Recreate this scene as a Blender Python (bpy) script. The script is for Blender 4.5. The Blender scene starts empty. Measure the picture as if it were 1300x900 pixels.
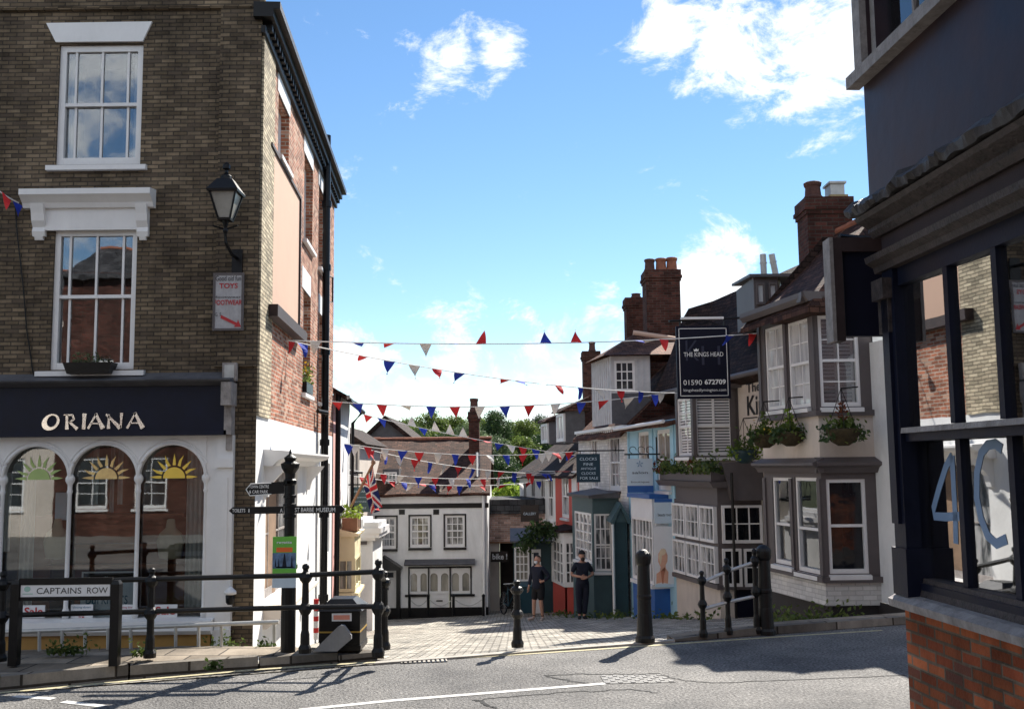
import bpy, bmesh, math, random
from mathutils import Vector, Matrix, noise
random.seed(7)
SC = bpy.context.scene
COL = SC.collection
R = math.radians
PI = math.pi
# ------------------------------------------------------------------ camera
FPX = 1300.0
CAMZ = 2.15
EYE = Vector((0, 0, CAMZ))
PITCH = math.atan(142 / FPX)
cam_d = bpy.data.cameras.new('camera')
cam = bpy.data.objects.new('camera', cam_d)
COL.objects.link(cam)
SC.camera = cam
CAMROT = (Matrix.Rotation(R(90) + PITCH, 3, 'X') @ Matrix.Rotation(-0.011, 3, 'Z'))
cam.matrix_world = Matrix.Translation(EYE) @ CAMROT.to_4x4()
cam_d.sensor_width = 36
cam_d.lens = 36 * FPX / 1300
cam_d.clip_start = 0.1
cam_d.clip_end = 3000


def ray(u, v):
    return CAMROT @ Vector(((u - 650) / FPX, (450 - v) / FPX, -1))


def at(u, v, Y):            # point seen at photo pixel (u, v) at world depth Y
    d = ray(u, v)
    return EYE + d * (Y / d.y)


def gz(u, v, z=0.0):        # point seen at photo pixel on a level z
    d = ray(u, v)
    return EYE + d * ((z - CAMZ) / d.z)


# ------------------------------------------------------------------ ground shape
def kerb_y(x):
    return 12.1 + 0.36 * x


def H(x, y):
    t = y - kerb_y(min(max(x, -8), 8))
    z = 0.0
    if t > 0:
        z -= 0.125 * min(t, 17)
        if t > 17:
            z -= 0.095 * min(t - 17, 25)
    if y > 95:
        q = (y - 95)
        z += 11.0 * (1 - math.exp(-q / 45.0)) + 2.0 * noise.noise(Vector((x * .012, y * .012, 0))) * min(1, q / 60)
    return z


# ------------------------------------------------------------------ frames: a wall plane with s along it, z up, o outwards
class Fr:
    def __init__(self, o, n):
        self.o = Vector((o[0], o[1], 0))
        n = Vector((n[0], n[1], 0)).normalized()
        self.n = n
        self.e = Vector((-n.y, n.x, 0))

    def p(self, s, z, o=0.0):
        q = self.o + self.e * s + self.n * o
        return Vector((q.x, q.y, z))

    def sz(self, u, v, o=0.0):
        d = ray(u, v)
        k = ((self.o + self.n * o) - EYE).dot(self.n) / d.dot(self.n)
        q = EYE + d * k
        return ((q - self.o).dot(self.e), q.z)

    def rect(self, u0, v0, u1, v1, o=0.0):
        um, vm = (u0 + u1) / 2, (v0 + v1) / 2
        s0, s1 = self.sz(u0, vm, o)[0], self.sz(u1, vm, o)[0]
        z1, z0 = self.sz(um, v0, o)[1], self.sz(um, v1, o)[1]
        return min(s0, s1), max(s0, s1), min(z0, z1), max(z0, z1)

    def sat(self, xy):
        return (Vector((xy[0], xy[1], 0)) - self.o).dot(self.e)

    def shift(self, o):
        q = self.o + self.n * o
        return Fr((q.x, q.y), (self.n.x, self.n.y))


# ------------------------------------------------------------------ mesh builder
ORG = {}


class MB:
    def __init__(self):
        self.v = []
        self.f = []

    def add(self, vs, fs):
        b = len(self.v)
        self.v += [Vector(x) for x in vs]
        self.f += [tuple(i + b for i in f) for f in fs]

    def hexa(self, c):      # 8 corners, bottom loop then top loop
        self.add(c, [(3, 2, 1, 0), (4, 5, 6, 7), (0, 1, 5, 4), (1, 2, 6, 5), (2, 3, 7, 6), (3, 0, 4, 7)])
        return self

    def box(self, x0, x1, y0, y1, z0, z1):
        return self.hexa([(x0, y0, z0), (x1, y0, z0), (x1, y1, z0), (x0, y1, z0),
                          (x0, y0, z1), (x1, y0, z1), (x1, y1, z1), (x0, y1, z1)])

    def fbox(self, F, s0, s1, z0, z1, o0, o1):
        p = F.p
        return self.hexa([p(s0, z0, o1), p(s1, z0, o1), p(s1, z0, o0), p(s0, z0, o0),
                          p(s0, z1, o1), p(s1, z1, o1), p(s1, z1, o0), p(s0, z1, o0)])

    def fpoly(self, F, pts, o0, o1):    # polygon in the plane, counter-clockwise from outside, given thickness
        a = sum(pts[i][0] * pts[(i + 1) % len(pts)][1] - pts[(i + 1) % len(pts)][0] * pts[i][1] for i in range(len(pts)))
        if a < 0:
            pts = pts[::-1]
        n = len(pts)
        vs = [F.p(s, z, o1) for s, z in pts] + [F.p(s, z, o0) for s, z in pts]
        fs = [tuple(range(n)), tuple(range(2 * n - 1, n - 1, -1))]
        for i in range(n):
            j = (i + 1) % n
            fs.append((i, n + i, n + j, j))
        self.add(vs, fs)
        return self

    def prism(self, pts, z0, z1):       # ground polygon raised
        a = sum(pts[i][0] * pts[(i + 1) % len(pts)][1] - pts[(i + 1) % len(pts)][0] * pts[i][1] for i in range(len(pts)))
        if a < 0:
            pts = pts[::-1]
        n = len(pts)
        vs = [(x, y, z0) for x, y in pts] + [(x, y, z1) for x, y in pts]
        fs = [tuple(range(n - 1, -1, -1)), tuple(range(n, 2 * n))]
        for i in range(n):
            j = (i + 1) % n
            fs.append((i, j, n + j, n + i))
        self.add(vs, fs)
        return self

    def profile(self, F, s0, s1, prof):     # moulding: (o, z) profile swept along s
        n = len(prof)
        vs = [F.p(s0, z, o) for o, z in prof] + [F.p(s1, z, o) for o, z in prof]
        a = sum(prof[i][0] * prof[(i + 1) % n][1] - prof[(i + 1) % n][0] * prof[i][1] for i in range(n))
        fs = [tuple(range(n)), tuple(range(2 * n - 1, n - 1, -1))]
        for i in range(n):
            j = (i + 1) % n
            fs.append((i, n + i, n + j, j))
        if a < 0:
            fs = [f[::-1] for f in fs]
        self.add(vs, fs)
        return self

    def tube(self, pts, r, seg=8, r1=None):
        pts = [Vector(p) for p in pts]
        n = len(pts)
        rings = []
        up0 = None
        for i, p in enumerate(pts):
            t = (pts[min(i + 1, n - 1)] - pts[max(i - 1, 0)]).normalized()
            a = Vector((0, 0, 1)) if abs(t.z) < .9 else Vector((1, 0, 0))
            x = t.cross(a).normalized()
            y = t.cross(x)
            rr = r if r1 is None else r + (r1 - r) * i / max(1, n - 1)
            rings.append([p + x * (rr * math.cos(2 * PI * k / seg)) + y * (rr * math.sin(2 * PI * k / seg)) for k in range(seg)])
        vs = [q for g in rings for q in g]
        fs = []
        for i in range(n - 1):
            for k in range(seg):
                k2 = (k + 1) % seg
                fs.append((i * seg + k, i * seg + k2, (i + 1) * seg + k2, (i + 1) * seg + k))
        fs.append(tuple(range(seg - 1, -1, -1)))
        fs.append(tuple(range((n - 1) * seg, n * seg)))
        self.add(vs, fs)
        return self

    def lathe(self, c, prof, seg=12, rot=0.0):     # prof: (r, z) upwards
        c = Vector(c)
        n = len(prof)
        vs = []
        for r, z in prof:
            for k in range(seg):
                a = 2 * PI * k / seg + rot
                vs.append(c + Vector((r * math.cos(a), r * math.sin(a), z)))
        fs = []
        for i in range(n - 1):
            for k in range(seg):
                k2 = (k + 1) % seg
                fs.append((i * seg + k, i * seg + k2, (i + 1) * seg + k2, (i + 1) * seg + k))
        fs.append(tuple(range(seg - 1, -1, -1)))
        fs.append(tuple(range((n - 1) * seg, n * seg)))
        self.add(vs, fs)
        return self

    def wall(self, F, s0, s1, z0, z1, holes=(), rev=.12, thick=None):
        hs = []
        for h in holes:
            a, b, c, d = h[:4]
            a, b, c, d = max(a, s0), min(b, s1), max(c, z0), min(d, z1)
            if b > a and d > c:
                hs.append((a, b, c, d))
        S = sorted(set([s0, s1] + [h[0] for h in hs] + [h[1] for h in hs]))
        Z = sorted(set([z0, z1] + [h[2] for h in hs] + [h[3] for h in hs]))
        for i in range(len(S) - 1):
            for j in range(len(Z) - 1):
                a, b, c, d = S[i], S[i + 1], Z[j], Z[j + 1]
                sm, zm = (a + b) / 2, (c + d) / 2
                if any(h[0] < sm < h[1] and h[2] < zm < h[3] for h in hs):
                    continue
                self.add([F.p(a, c), F.p(b, c), F.p(b, d), F.p(a, d)], [(0, 1, 2, 3)])
        for a, b, c, d in hs:
            p = F.p
            self.add([p(a, c), p(a, c, -rev), p(a, d, -rev), p(a, d)], [(0, 1, 2, 3)])
            self.add([p(b, c), p(b, d), p(b, d, -rev), p(b, c, -rev)], [(0, 1, 2, 3)])
            self.add([p(a, c), p(b, c), p(b, c, -rev), p(a, c, -rev)], [(0, 1, 2, 3)])
            self.add([p(a, d), p(a, d, -rev), p(b, d, -rev), p(b, d)], [(0, 1, 2, 3)])
        return self

    def leaf(self, c, size, nrm=None):
        c = Vector(c)
        n = Vector((random.gauss(0, 1), random.gauss(0, 1), random.gauss(.3, 1))).normalized()
        a = n.orthogonal().normalized()
        b = n.cross(a)
        th = random.random() * 2 * PI
        x = (a * math.cos(th) + b * math.sin(th)) * size
        y = (b * math.cos(th) - a * math.sin(th)) * size * .55
        self.add([c - x, c + y * .9 - x * .1, c + x, c - y - x * .1], [(0, 1, 2, 3)])

    def build(self, name, mat, parent=None, uv=True, smooth=False, loc=None, label=None):
        me = bpy.data.meshes.new(name)
        if parent is not None:
            org = ORG[parent.name]
        elif loc is not None:
            org = Vector(loc)
        else:
            xs = [v.x for v in self.v]; ys = [v.y for v in self.v]; zs = [v.z for v in self.v]
            org = Vector(((min(xs) + max(xs)) / 2, (min(ys) + max(ys)) / 2, min(zs)))
        me.from_pydata([tuple(v - org) for v in self.v], [], self.f)
        if uv:
            lay = me.uv_layers.new(name='UVMap')
            data = lay.data
            V = self.v
            for p in me.polygons:
                n = p.normal
                if abs(n.z) > .92:
                    for li, vi in zip(p.loop_indices, p.vertices):
                        data[li].uv = (V[vi].x, V[vi].y)
                else:
                    t = Vector((-n.y, n.x, 0)).normalized()
                    up = n.cross(t)
                    sl = abs(n.z) > .15
                    for li, vi in zip(p.loop_indices, p.vertices):
                        w = V[vi]
                        data[li].uv = (w.dot(t), w.dot(up) if sl else w.z)
        if smooth:
            me.polygons.foreach_set('use_smooth', [True] * len(me.polygons))
        me.materials.append(mat)
        me.update()
        o = bpy.data.objects.new(name, me)
        COL.objects.link(o)
        if parent is not None:
            o.parent = parent
        else:
            o.location = org
        ORG[o.name] = org
        if label:
            o['label'] = label
        return o


def tag(o, label, cat, group=None, kind=None):
    o['label'] = label
    o['category'] = cat
    if group:
        o['group'] = group
    if kind:
        o['kind'] = kind
    return o


def struct(name, mb, mat, kind='structure', **k):
    o = mb.build(name, mat, **k)
    o['kind'] = kind
    return o


def thing(name, label, cat, loc=(0, 0, 0), group=None, rz=0):
    o = bpy.data.objects.new(name, None)
    o.empty_display_size = .2
    COL.objects.link(o)
    o.location = loc
    o.rotation_euler = (0, 0, rz)
    ORG[o.name] = Vector(loc)
    return tag(o, label, cat, group)


def dup(root, loc, label, rz=None):
    r = root.copy()
    COL.objects.link(r)
    r.location = loc
    if rz is not None:
        r.rotation_euler = (0, 0, rz)
    r['label'] = label
    ORG[r.name] = Vector(loc)
    for ch in list(root.children):
        c = ch.copy()
        COL.objects.link(c)
        c.parent = r
        for g in list(ch.children):
            d = g.copy()
            COL.objects.link(d)
            d.parent = c
    return r


# ------------------------------------------------------------------ text
def text_geo(s, bold=0.0):
    cu = bpy.data.curves.new('text', 'FONT')
    cu.body = s
    cu.offset = bold
    cu.fill_mode = 'FRONT' if hasattr(cu, 'fill_mode') else cu.fill_mode
    cu.resolution_u = 3
    ob = bpy.data.objects.new('text', cu)
    COL.objects.link(ob)
    dg = bpy.context.evaluated_depsgraph_get()
    me = bpy.data.meshes.new_from_object(ob.evaluated_get(dg))
    vs = [(v.co.x, v.co.y) for v in me.vertices]
    fs = [tuple(p.vertices) for p in me.polygons if abs(p.normal.z) > .5]
    bpy.data.objects.remove(ob)
    bpy.data.meshes.remove(me)
    bpy.data.curves.remove(cu)
    return vs, fs


def put_text(mb, F, s, s0, s1, z0, z1, o=.004, bold=0.0, keep=False):
    vs, fs = text_geo(s, bold)
    if not vs:
        return
    x0 = min(v[0] for v in vs); x1 = max(v[0] for v in vs)
    y0 = min(v[1] for v in vs); y1 = max(v[1] for v in vs)
    kx = (s1 - s0) / (x1 - x0)
    kz = (z1 - z0) / (y1 - y0)
    mb.add([F.p(s0 + (x - x0) * kx, z0 + (y - y0) * kz, o) for x, y in vs], fs)


# ------------------------------------------------------------------ materials
def _new(name):
    m = bpy.data.materials.new(name)
    m.use_nodes = True
    nt = m.node_tree
    b = nt.nodes['Principled BSDF']
    return m, nt, b, nt.nodes.new, nt.links.new


def plain(name, c, rough=.6, var=.15, scale=3.0, bump=0.0, metal=0.0, spec=.4, grime=0.0, bscale=None):
    m, nt, b, N, L = _new(name)
    tc = N('ShaderNodeTexCoord')
    n1 = N('ShaderNodeTexNoise'); n1.inputs['Scale'].default_value = scale; n1.inputs['Detail'].default_value = 6
    n1.inputs['Roughness'].default_value = .65
    L(tc.outputs['Object'], n1.inputs['Vector'])
    cr = N('ShaderNodeValToRGB')
    cr.color_ramp.elements[0].position = .3; cr.color_ramp.elements[1].position = .72
    k0, k1 = 1 - var, 1 + var * .7
    cr.color_ramp.elements[0].color = (c[0] * k0, c[1] * k0, c[2] * k0, 1)
    cr.color_ramp.elements[1].color = (min(1, c[0] * k1), min(1, c[1] * k1), min(1, c[2] * k1), 1)
    L(n1.outputs['Fac'], cr.inputs['Fac'])
    out = cr.outputs['Color']
    if grime:
        n2 = N('ShaderNodeTexNoise'); n2.inputs['Scale'].default_value = scale * .45; n2.inputs['Detail'].default_value = 9
        n2.inputs['Roughness'].default_value = .75; n2.inputs['Distortion'].default_value = .6
        mp = N('ShaderNodeMapping'); mp.inputs['Scale'].default_value = (1.6, 1.6, .5); mp.inputs['Location'].default_value = (3, 7, 1)
        L(tc.outputs['Object'], mp.inputs['Vector']); L(mp.outputs['Vector'], n2.inputs['Vector'])
        r2 = N('ShaderNodeValToRGB'); r2.color_ramp.elements[0].position = .5; r2.color_ramp.elements[1].position = .74
        r2.color_ramp.elements[0].color = (0, 0, 0, 1); r2.color_ramp.elements[1].color = (grime, grime, grime, 1)
        L(n2.outputs['Fac'], r2.inputs['Fac'])
        mx = N('ShaderNodeMixRGB'); mx.blend_type = 'MIX'
        mx.inputs['Color2'].default_value = (c[0] * .35 + .01, c[1] * .33 + .01, c[2] * .3 + .008, 1)
        L(r2.outputs['Color'], mx.inputs['Fac']); L(out, mx.inputs['Color1'])
        out = mx.outputs['Color']
    L(out, b.inputs['Base Color'])
    rr = N('ShaderNodeMapRange'); rr.inputs['To Min'].default_value = max(.02, rough - .1); rr.inputs['To Max'].default_value = min(1, rough + .12)
    L(n1.outputs['Fac'], rr.inputs['Value']); L(rr.outputs['Result'], b.inputs['Roughness'])
    b.inputs['Metallic'].default_value = metal
    b.inputs['Specular IOR Level'].default_value = spec
    if bump:
        n3 = N('ShaderNodeTexNoise'); n3.inputs['Scale'].default_value = bscale or scale * 12; n3.inputs['Detail'].default_value = 4
        L(tc.outputs['Object'], n3.inputs['Vector'])
        bp = N('ShaderNodeBump'); bp.inputs['Strength'].default_value = bump; bp.inputs['Distance'].default_value = .01
        L(n3.outputs['Fac'], bp.inputs['Height']); L(bp.outputs['Normal'], b.inputs['Normal'])
    return m


def brick(name, c1, c2, mortar, w=.225, h=.075, ms=.009, bump=.6, dirt=.45, rough=.85, bias=0.0, smooth=.1, third=None, tone=.4):
    m, nt, b, N, L = _new(name)
    tc = N('ShaderNodeTexCoord')
    wob = N('ShaderNodeTexNoise'); wob.inputs['Scale'].default_value = 2.5
    L(tc.outputs['UV'], wob.inputs['Vector'])
    mw = N('ShaderNodeVectorMath'); mw.operation = 'SCALE'; mw.inputs['Scale'].default_value = .018
    L(wob.outputs['Color'], mw.inputs[0])
    ad = N('ShaderNodeVectorMath'); ad.operation = 'ADD'
    L(tc.outputs['UV'], ad.inputs[0]); L(mw.outputs['Vector'], ad.inputs[1])
    t = N('ShaderNodeTexBrick')
    t.inputs['Scale'].default_value = 1; t.inputs['Brick Width'].default_value = w; t.inputs['Row Height'].default_value = h
    t.inputs['Mortar Size'].default_value = ms; t.inputs['Mortar Smooth'].default_value = smooth; t.inputs['Bias'].default_value = bias
    t.inputs['Color1'].default_value = (*c1, 1); t.inputs['Color2'].default_value = (*c2, 1); t.inputs['Mortar'].default_value = (*mortar, 1)
    L(ad.outputs['Vector'], t.inputs['Vector'])
    n1 = N('ShaderNodeTexNoise'); n1.inputs['Scale'].default_value = .9; n1.inputs['Detail'].default_value = 9; n1.inputs['Roughness'].default_value = .72
    mpd = N('ShaderNodeMapping'); mpd.inputs['Scale'].default_value = (1.5, .75, 1); L(tc.outputs['UV'], mpd.inputs['Vector']); L(mpd.outputs['Vector'], n1.inputs['Vector'])
    r1 = N('ShaderNodeValToRGB'); r1.color_ramp.elements[0].position = .36; r1.color_ramp.elements[1].position = .64
    k = 1 - dirt
    r1.color_ramp.elements[0].color = (k, k, k, 1); r1.color_ramp.elements[1].color = (1.15, 1.13, 1.1, 1)
    L(n1.outputs['Fac'], r1.inputs['Fac'])
    mx = N('ShaderNodeMixRGB'); mx.blend_type = 'MULTIPLY'; mx.inputs['Fac'].default_value = 1
    L(t.outputs['Color'], mx.inputs['Color1']); L(r1.outputs['Color'], mx.inputs['Color2'])
    out = mx.outputs['Color']
    # every brick its own tone (same rows and half-brick offset as the brick texture)
    def mth(op, a, b_=None):
        n = N('ShaderNodeMath'); n.operation = op
        for k_, x in enumerate((a, b_)):
            if x is None:
                continue
            if isinstance(x, (int, float)):
                n.inputs[k_].default_value = x
            else:
                L(x, n.inputs[k_])
        return n.outputs[0]
    sp = N('ShaderNodeSeparateXYZ'); L(ad.outputs['Vector'], sp.inputs[0])
    row = mth('FLOOR', mth('DIVIDE', sp.outputs['Y'], h))
    even = mth('SUBTRACT', 1.0, mth('ABSOLUTE', mth('MODULO', row, 2.0)))
    colm = mth('FLOOR', mth('DIVIDE', mth('ADD', sp.outputs['X'], mth('MULTIPLY', even, w * .5)), w))
    cb = N('ShaderNodeCombineXYZ'); L(colm, cb.inputs[0]); L(row, cb.inputs[1])
    n2 = N('ShaderNodeTexWhiteNoise'); n2.noise_dimensions = '2D'; L(cb.outputs[0], n2.inputs['Vector'])
    r2 = N('ShaderNodeMapRange'); r2.inputs['To Min'].default_value = 1 - tone; r2.inputs['To Max'].default_value = 1 + tone * .75
    L(n2.outputs['Value'], r2.inputs['Value'])
    m2 = N('ShaderNodeMixRGB'); m2.blend_type = 'MULTIPLY'; m2.inputs['Fac'].default_value = 1
    L(out, m2.inputs['Color1']); L(r2.outputs['Result'], m2.inputs['Color2'])
    out = m2.outputs['Color']
    if third:
        sc_ = N('ShaderNodeSeparateColor'); L(n2.outputs['Color'], sc_.inputs[0])
        pick = mth('GREATER_THAN', sc_.outputs[1], .84)
        inv = mth('SUBTRACT', 1.0, t.outputs['Fac'])
        m4 = N('ShaderNodeMixRGB'); m4.inputs['Color2'].default_value = (*third, 1)
        L(mth('MULTIPLY', mth('MULTIPLY', pick, inv), .65), m4.inputs['Fac']); L(out, m4.inputs['Color1'])
        out = m4.outputs['Color']
    L(out, b.inputs['Base Color'])
    b.inputs['Roughness'].default_value = rough
    b.inputs['Specular IOR Level'].default_value = .12
    n3 = N('ShaderNodeTexNoise'); n3.inputs['Scale'].default_value = 45; n3.inputs['Detail'].default_value = 3
    L(tc.outputs['UV'], n3.inputs['Vector'])
    hm = N('ShaderNodeMath'); hm.operation = 'MULTIPLY_ADD'; hm.inputs[1].default_value = -1.0
    L(t.outputs['Fac'], hm.inputs[0]); L(n3.outputs['Fac'], hm.inputs[2])
    h2 = N('ShaderNodeMath'); h2.operation = 'ADD'
    L(hm.outputs[0], h2.inputs[0]); L(mth('MULTIPLY', n2.outputs['Value'], .5), h2.inputs[1])
    bp = N('ShaderNodeBump'); bp.inputs['Strength'].default_value = bump; bp.inputs['Distance'].default_value = .012
    L(h2.outputs[0], bp.inputs['Height']); L(bp.outputs['Normal'], b.inputs['Normal'])
    return m


def tiles(name, c1, c2, w=.17, h=.105, moss=0.0):
    m = brick(name, c1, c2, (c1[0] * .25, c1[1] * .25, c1[2] * .25), w=w, h=h, ms=.008, bump=.9, dirt=.55, rough=.8, smooth=.3)
    nt = m.node_tree
    N, L = nt.nodes.new, nt.links.new
    tc = N('ShaderNodeTexCoord'); sep = N('ShaderNodeSeparateXYZ'); L(tc.outputs['UV'], sep.inputs[0])
    # course steps: each row of tiles overlaps the one below
    d = N('ShaderNodeMath'); d.operation = 'DIVIDE'; d.inputs[1].default_value = h; L(sep.outputs['Y'], d.inputs[0])
    fr = N('ShaderNodeMath'); fr.operation = 'FRACT'; L(d.outputs[0], fr.inputs[0])
    inv = N('ShaderNodeMath'); inv.operation = 'SUBTRACT'; inv.inputs[0].default_value = 1.0; L(fr.outputs[0], inv.inputs[1])
    b = nt.nodes['Principled BSDF']
    old = b.inputs['Normal'].links[0].from_socket
    bp = N('ShaderNodeBump'); bp.inputs['Strength'].default_value = .9; bp.inputs['Distance'].default_value = .035
    L(inv.outputs[0], bp.inputs['Height']); L(old, bp.inputs['Normal']); L(bp.outputs['Normal'], b.inputs['Normal'])
    return m


def glass_mat(name, tint=(.85, .9, .9), refl=.12, wav=.02):
    m, nt, b, N, L = _new(name)
    nt.nodes.remove(b)
    out = nt.nodes['Material Output']
    tr = N('ShaderNodeBsdfTransparent'); tr.inputs['Color'].default_value = (*tint, 1)
    gl = N('ShaderNodeBsdfGlossy'); gl.inputs['Roughness'].default_value = .015; gl.inputs['Color'].default_value = (.95, .97, 1, 1)
    fz = N('ShaderNodeFresnel'); fz.inputs['IOR'].default_value = 1.52
    mr = N('ShaderNodeMapRange'); mr.inputs['From Min'].default_value = .04; mr.inputs['From Max'].default_value = 1
    mr.inputs['To Min'].default_value = refl; mr.inputs['To Max'].default_value = 1
    L(fz.outputs[0], mr.inputs['Value'])
    tc = N('ShaderNodeTexCoord'); no = N('ShaderNodeTexNoise'); no.inputs['Scale'].default_value = 2.2
    L(tc.outputs['Object'], no.inputs['Vector'])
    bp = N('ShaderNodeBump'); bp.inputs['Strength'].default_value = wav; bp.inputs['Distance'].default_value = .1
    L(no.outputs['Fac'], bp.inputs['Height']); L(bp.outputs['Normal'], gl.inputs['Normal'])
    mx = N('ShaderNodeMixShader')
    L(mr.outputs['Result'], mx.inputs['Fac']); L(tr.outputs[0], mx.inputs[1]); L(gl.outputs[0], mx.inputs[2])
    L(mx.outputs[0], out.inputs['Surface'])
    return m


def pane_mat(name, c=(.02, .024, .028), c2=None, scale=2.0, rough=.04, spec=.8):
    m, nt, b, N, L = _new(name)
    tc = N('ShaderNodeTexCoord')
    n = N('ShaderNodeTexNoise'); n.inputs['Scale'].default_value = scale; n.inputs['Detail'].default_value = 3
    mp = N('ShaderNodeMapping'); mp.inputs['Scale'].default_value = (2.5, 2.5, .6)
    L(tc.outputs['Object'], mp.inputs['Vector']); L(mp.outputs['Vector'], n.inputs['Vector'])
    cr = N('ShaderNodeValToRGB'); cr.color_ramp.elements[0].position = .42; cr.color_ramp.elements[1].position = .58
    c2 = c2 or (c[0] * 2.2, c[1] * 2.2, c[2] * 2.2)
    cr.color_ramp.elements[0].color = (*c, 1); cr.color_ramp.elements[1].color = (*c2, 1)
    L(n.outputs['Fac'], cr.inputs['Fac']); L(cr.outputs['Color'], b.inputs['Base Color'])
    b.inputs['Roughness'].default_value = rough
    b.inputs['Specular IOR Level'].default_value = spec
    n2 = N('ShaderNodeTexNoise'); n2.inputs['Scale'].default_value = 3
    L(tc.outputs['Object'], n2.inputs['Vector'])
    bp = N('ShaderNodeBump'); bp.inputs['Strength'].default_value = .06; bp.inputs['Distance'].default_value = .08
    L(n2.outputs['Fac'], bp.inputs['Height']); L(bp.outputs['Normal'], b.inputs['Normal'])
    return m


def leaf_mat(name, c1, c2, trans=.25, scale=.8):
    m, nt, b, N, L = _new(name)
    tc = N('ShaderNodeTexCoord'); n = N('ShaderNodeTexNoise'); n.inputs['Scale'].default_value = scale; n.inputs['Detail'].default_value = 5
    L(tc.outputs['Object'], n.inputs['Vector'])
    cr = N('ShaderNodeValToRGB'); cr.color_ramp.elements[0].position = .35; cr.color_ramp.elements[1].position = .68
    cr.color_ramp.elements[0].color = (*c1, 1); cr.color_ramp.elements[1].color = (*c2, 1)
    L(n.outputs['Fac'], cr.inputs['Fac']); L(cr.outputs['Color'], b.inputs['Base Color'])
    b.inputs['Roughness'].default_value = .6; b.inputs['Specular IOR Level'].default_value = .25
    out = nt.nodes['Material Output']
    tl = N('ShaderNodeBsdfTranslucent'); L(cr.outputs['Color'], tl.inputs['Color'])
    mx = N('ShaderNodeMixShader'); mx.inputs['Fac'].default_value = trans
    L(b.outputs[0], mx.inputs[1]); L(tl.outputs[0], mx.inputs[2]); L(mx.outputs[0], out.inputs['Surface'])
    return m


M = {}
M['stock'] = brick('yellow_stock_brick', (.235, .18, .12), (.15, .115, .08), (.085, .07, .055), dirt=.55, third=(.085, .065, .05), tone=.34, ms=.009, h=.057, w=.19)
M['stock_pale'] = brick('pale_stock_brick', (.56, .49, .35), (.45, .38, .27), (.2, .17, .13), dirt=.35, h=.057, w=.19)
M['redbrick'] = brick('red_brick', (.44, .17, .10), (.31, .115, .07), (.48, .41, .34), dirt=.35, third=(.55, .36, .26), h=.062, w=.2)
M['darkbrick'] = brick('dark_red_brick', (.115, .042, .032), (.065, .028, .023), (.085, .066, .055), dirt=.5, tone=.3)
M['nearbrick'] = brick('orange_brick', (.46, .14, .06), (.33, .085, .04), (.2, .15, .11), dirt=.55, third=(.09, .05, .045), ms=.011, bump=.9, tone=.45)
M['pinkbrick'] = brick('faded_pink_brick', (.5, .33, .28), (.42, .27, .22), (.5, .44, .4), dirt=.25)
M['tile'] = tiles('brown_clay_tile', (.115, .055, .036), (.065, .034, .025))
M['tile_red'] = tiles('red_clay_tile', (.2, .095, .06), (.11, .055, .04))
M['tile_dark'] = tiles('dark_clay_tile', (.06, .034, .026), (.034, .021, .018))
M['slate'] = tiles('grey_slate', (.09, .09, .095), (.06, .06, .065), w=.3, h=.2)
M['tile_tan'] = tiles('tan_tile', (.32, .26, .19), (.24, .19, .14))
M['white'] = plain('white_paint', (.78, .77, .76), .45, .06, 2.5, .05, grime=.12)
M['white_wall'] = plain('white_render', (.78, .78, .77), .8, .09, 1.2, .3, grime=.38, bscale=30)
M['white_brick'] = brick('painted_white_brick', (.74, .73, .71), (.66, .65, .63), (.55, .54, .52), dirt=.18, bump=.5, tone=.12)
M['cream'] = plain('cream_render', (.62, .55, .48), .8, .1, 1.5, .25, grime=.35)
M['creambay'] = plain('cream_paint', (.75, .66, .42), .6, .06, 2)
M['pink'] = plain('pink_render', (.68, .38, .34), .8, .1, 1.5, .2, grime=.15)
M['beige'] = plain('beige_render', (.56, .37, .27), .85, .06, 1.2, .2, grime=.1)
M['tan_base'] = plain('tan_painted_plinth', (.42, .24, .07), .5, .2, 2.0, .1, grime=.3)
M['blue'] = plain('pale_blue_paint', (.36, .60, .72), .6, .07, 2, .1, grime=.1)
M['royal'] = plain('royal_blue_paint', (.03, .12, .38), .4, .2, 2, .05)
M['navy'] = plain('navy_paint', (.006, .008, .022), .5, .35, 4, .12, spec=.25, grime=.0)
M['navy_sign'] = plain('navy_sign_board', (.004, .005, .016), .6, .2, 3, spec=.2)
M['weathered'] = plain('weathered_grey_paint', (.33, .30, .285), .8, .35, 9, .9, grime=.8, bscale=60)
M['flaky'] = plain('flaking_dark_paint', (.06, .046, .043), .6, .6, 16, 1.0, grime=.5, bscale=50)
M['purple'] = plain('dark_aubergine_render', (.036, .026, .036), .42, .3, 1.3, .25, spec=.35, bscale=6)
_n = M['purple'].node_tree.nodes['Color Ramp'].color_ramp
_n.elements[0].color = (.012, .010, .022, 1); _n.elements[1].color = (.052, .026, .024, 1)  # navy and brown reflections painted into the render colour
M['pane_slats'] = pane_mat('slatted_shutter_pane', (.5, .5, .5), (.62, .62, .62), 2, spec=.5)
_nt = M['pane_slats'].node_tree; _tc = _nt.nodes.new('ShaderNodeTexCoord'); _wv = _nt.nodes.new('ShaderNodeTexWave'); _wv.bands_direction = 'Z'; _wv.inputs['Scale'].default_value = 5.2; _nt.links.new(_tc.outputs['Object'], _wv.inputs['Vector'])
_mm = _nt.nodes.new('ShaderNodeMixRGB'); _mm.inputs['Color1'].default_value = (.05, .05, .055, 1); _mm.inputs['Color2'].default_value = (.72, .71, .71, 1); _cr = _nt.nodes.new('ShaderNodeValToRGB'); _cr.color_ramp.elements[0].position = .25; _cr.color_ramp.elements[1].position = .45; _nt.links.new(_wv.outputs['Fac'], _cr.inputs['Fac']); _nt.links.new(_cr.outputs['Color'], _mm.inputs['Fac']); _nt.links.new(_mm.outputs['Color'], _nt.nodes['Principled BSDF'].inputs['Base Color'])
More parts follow.
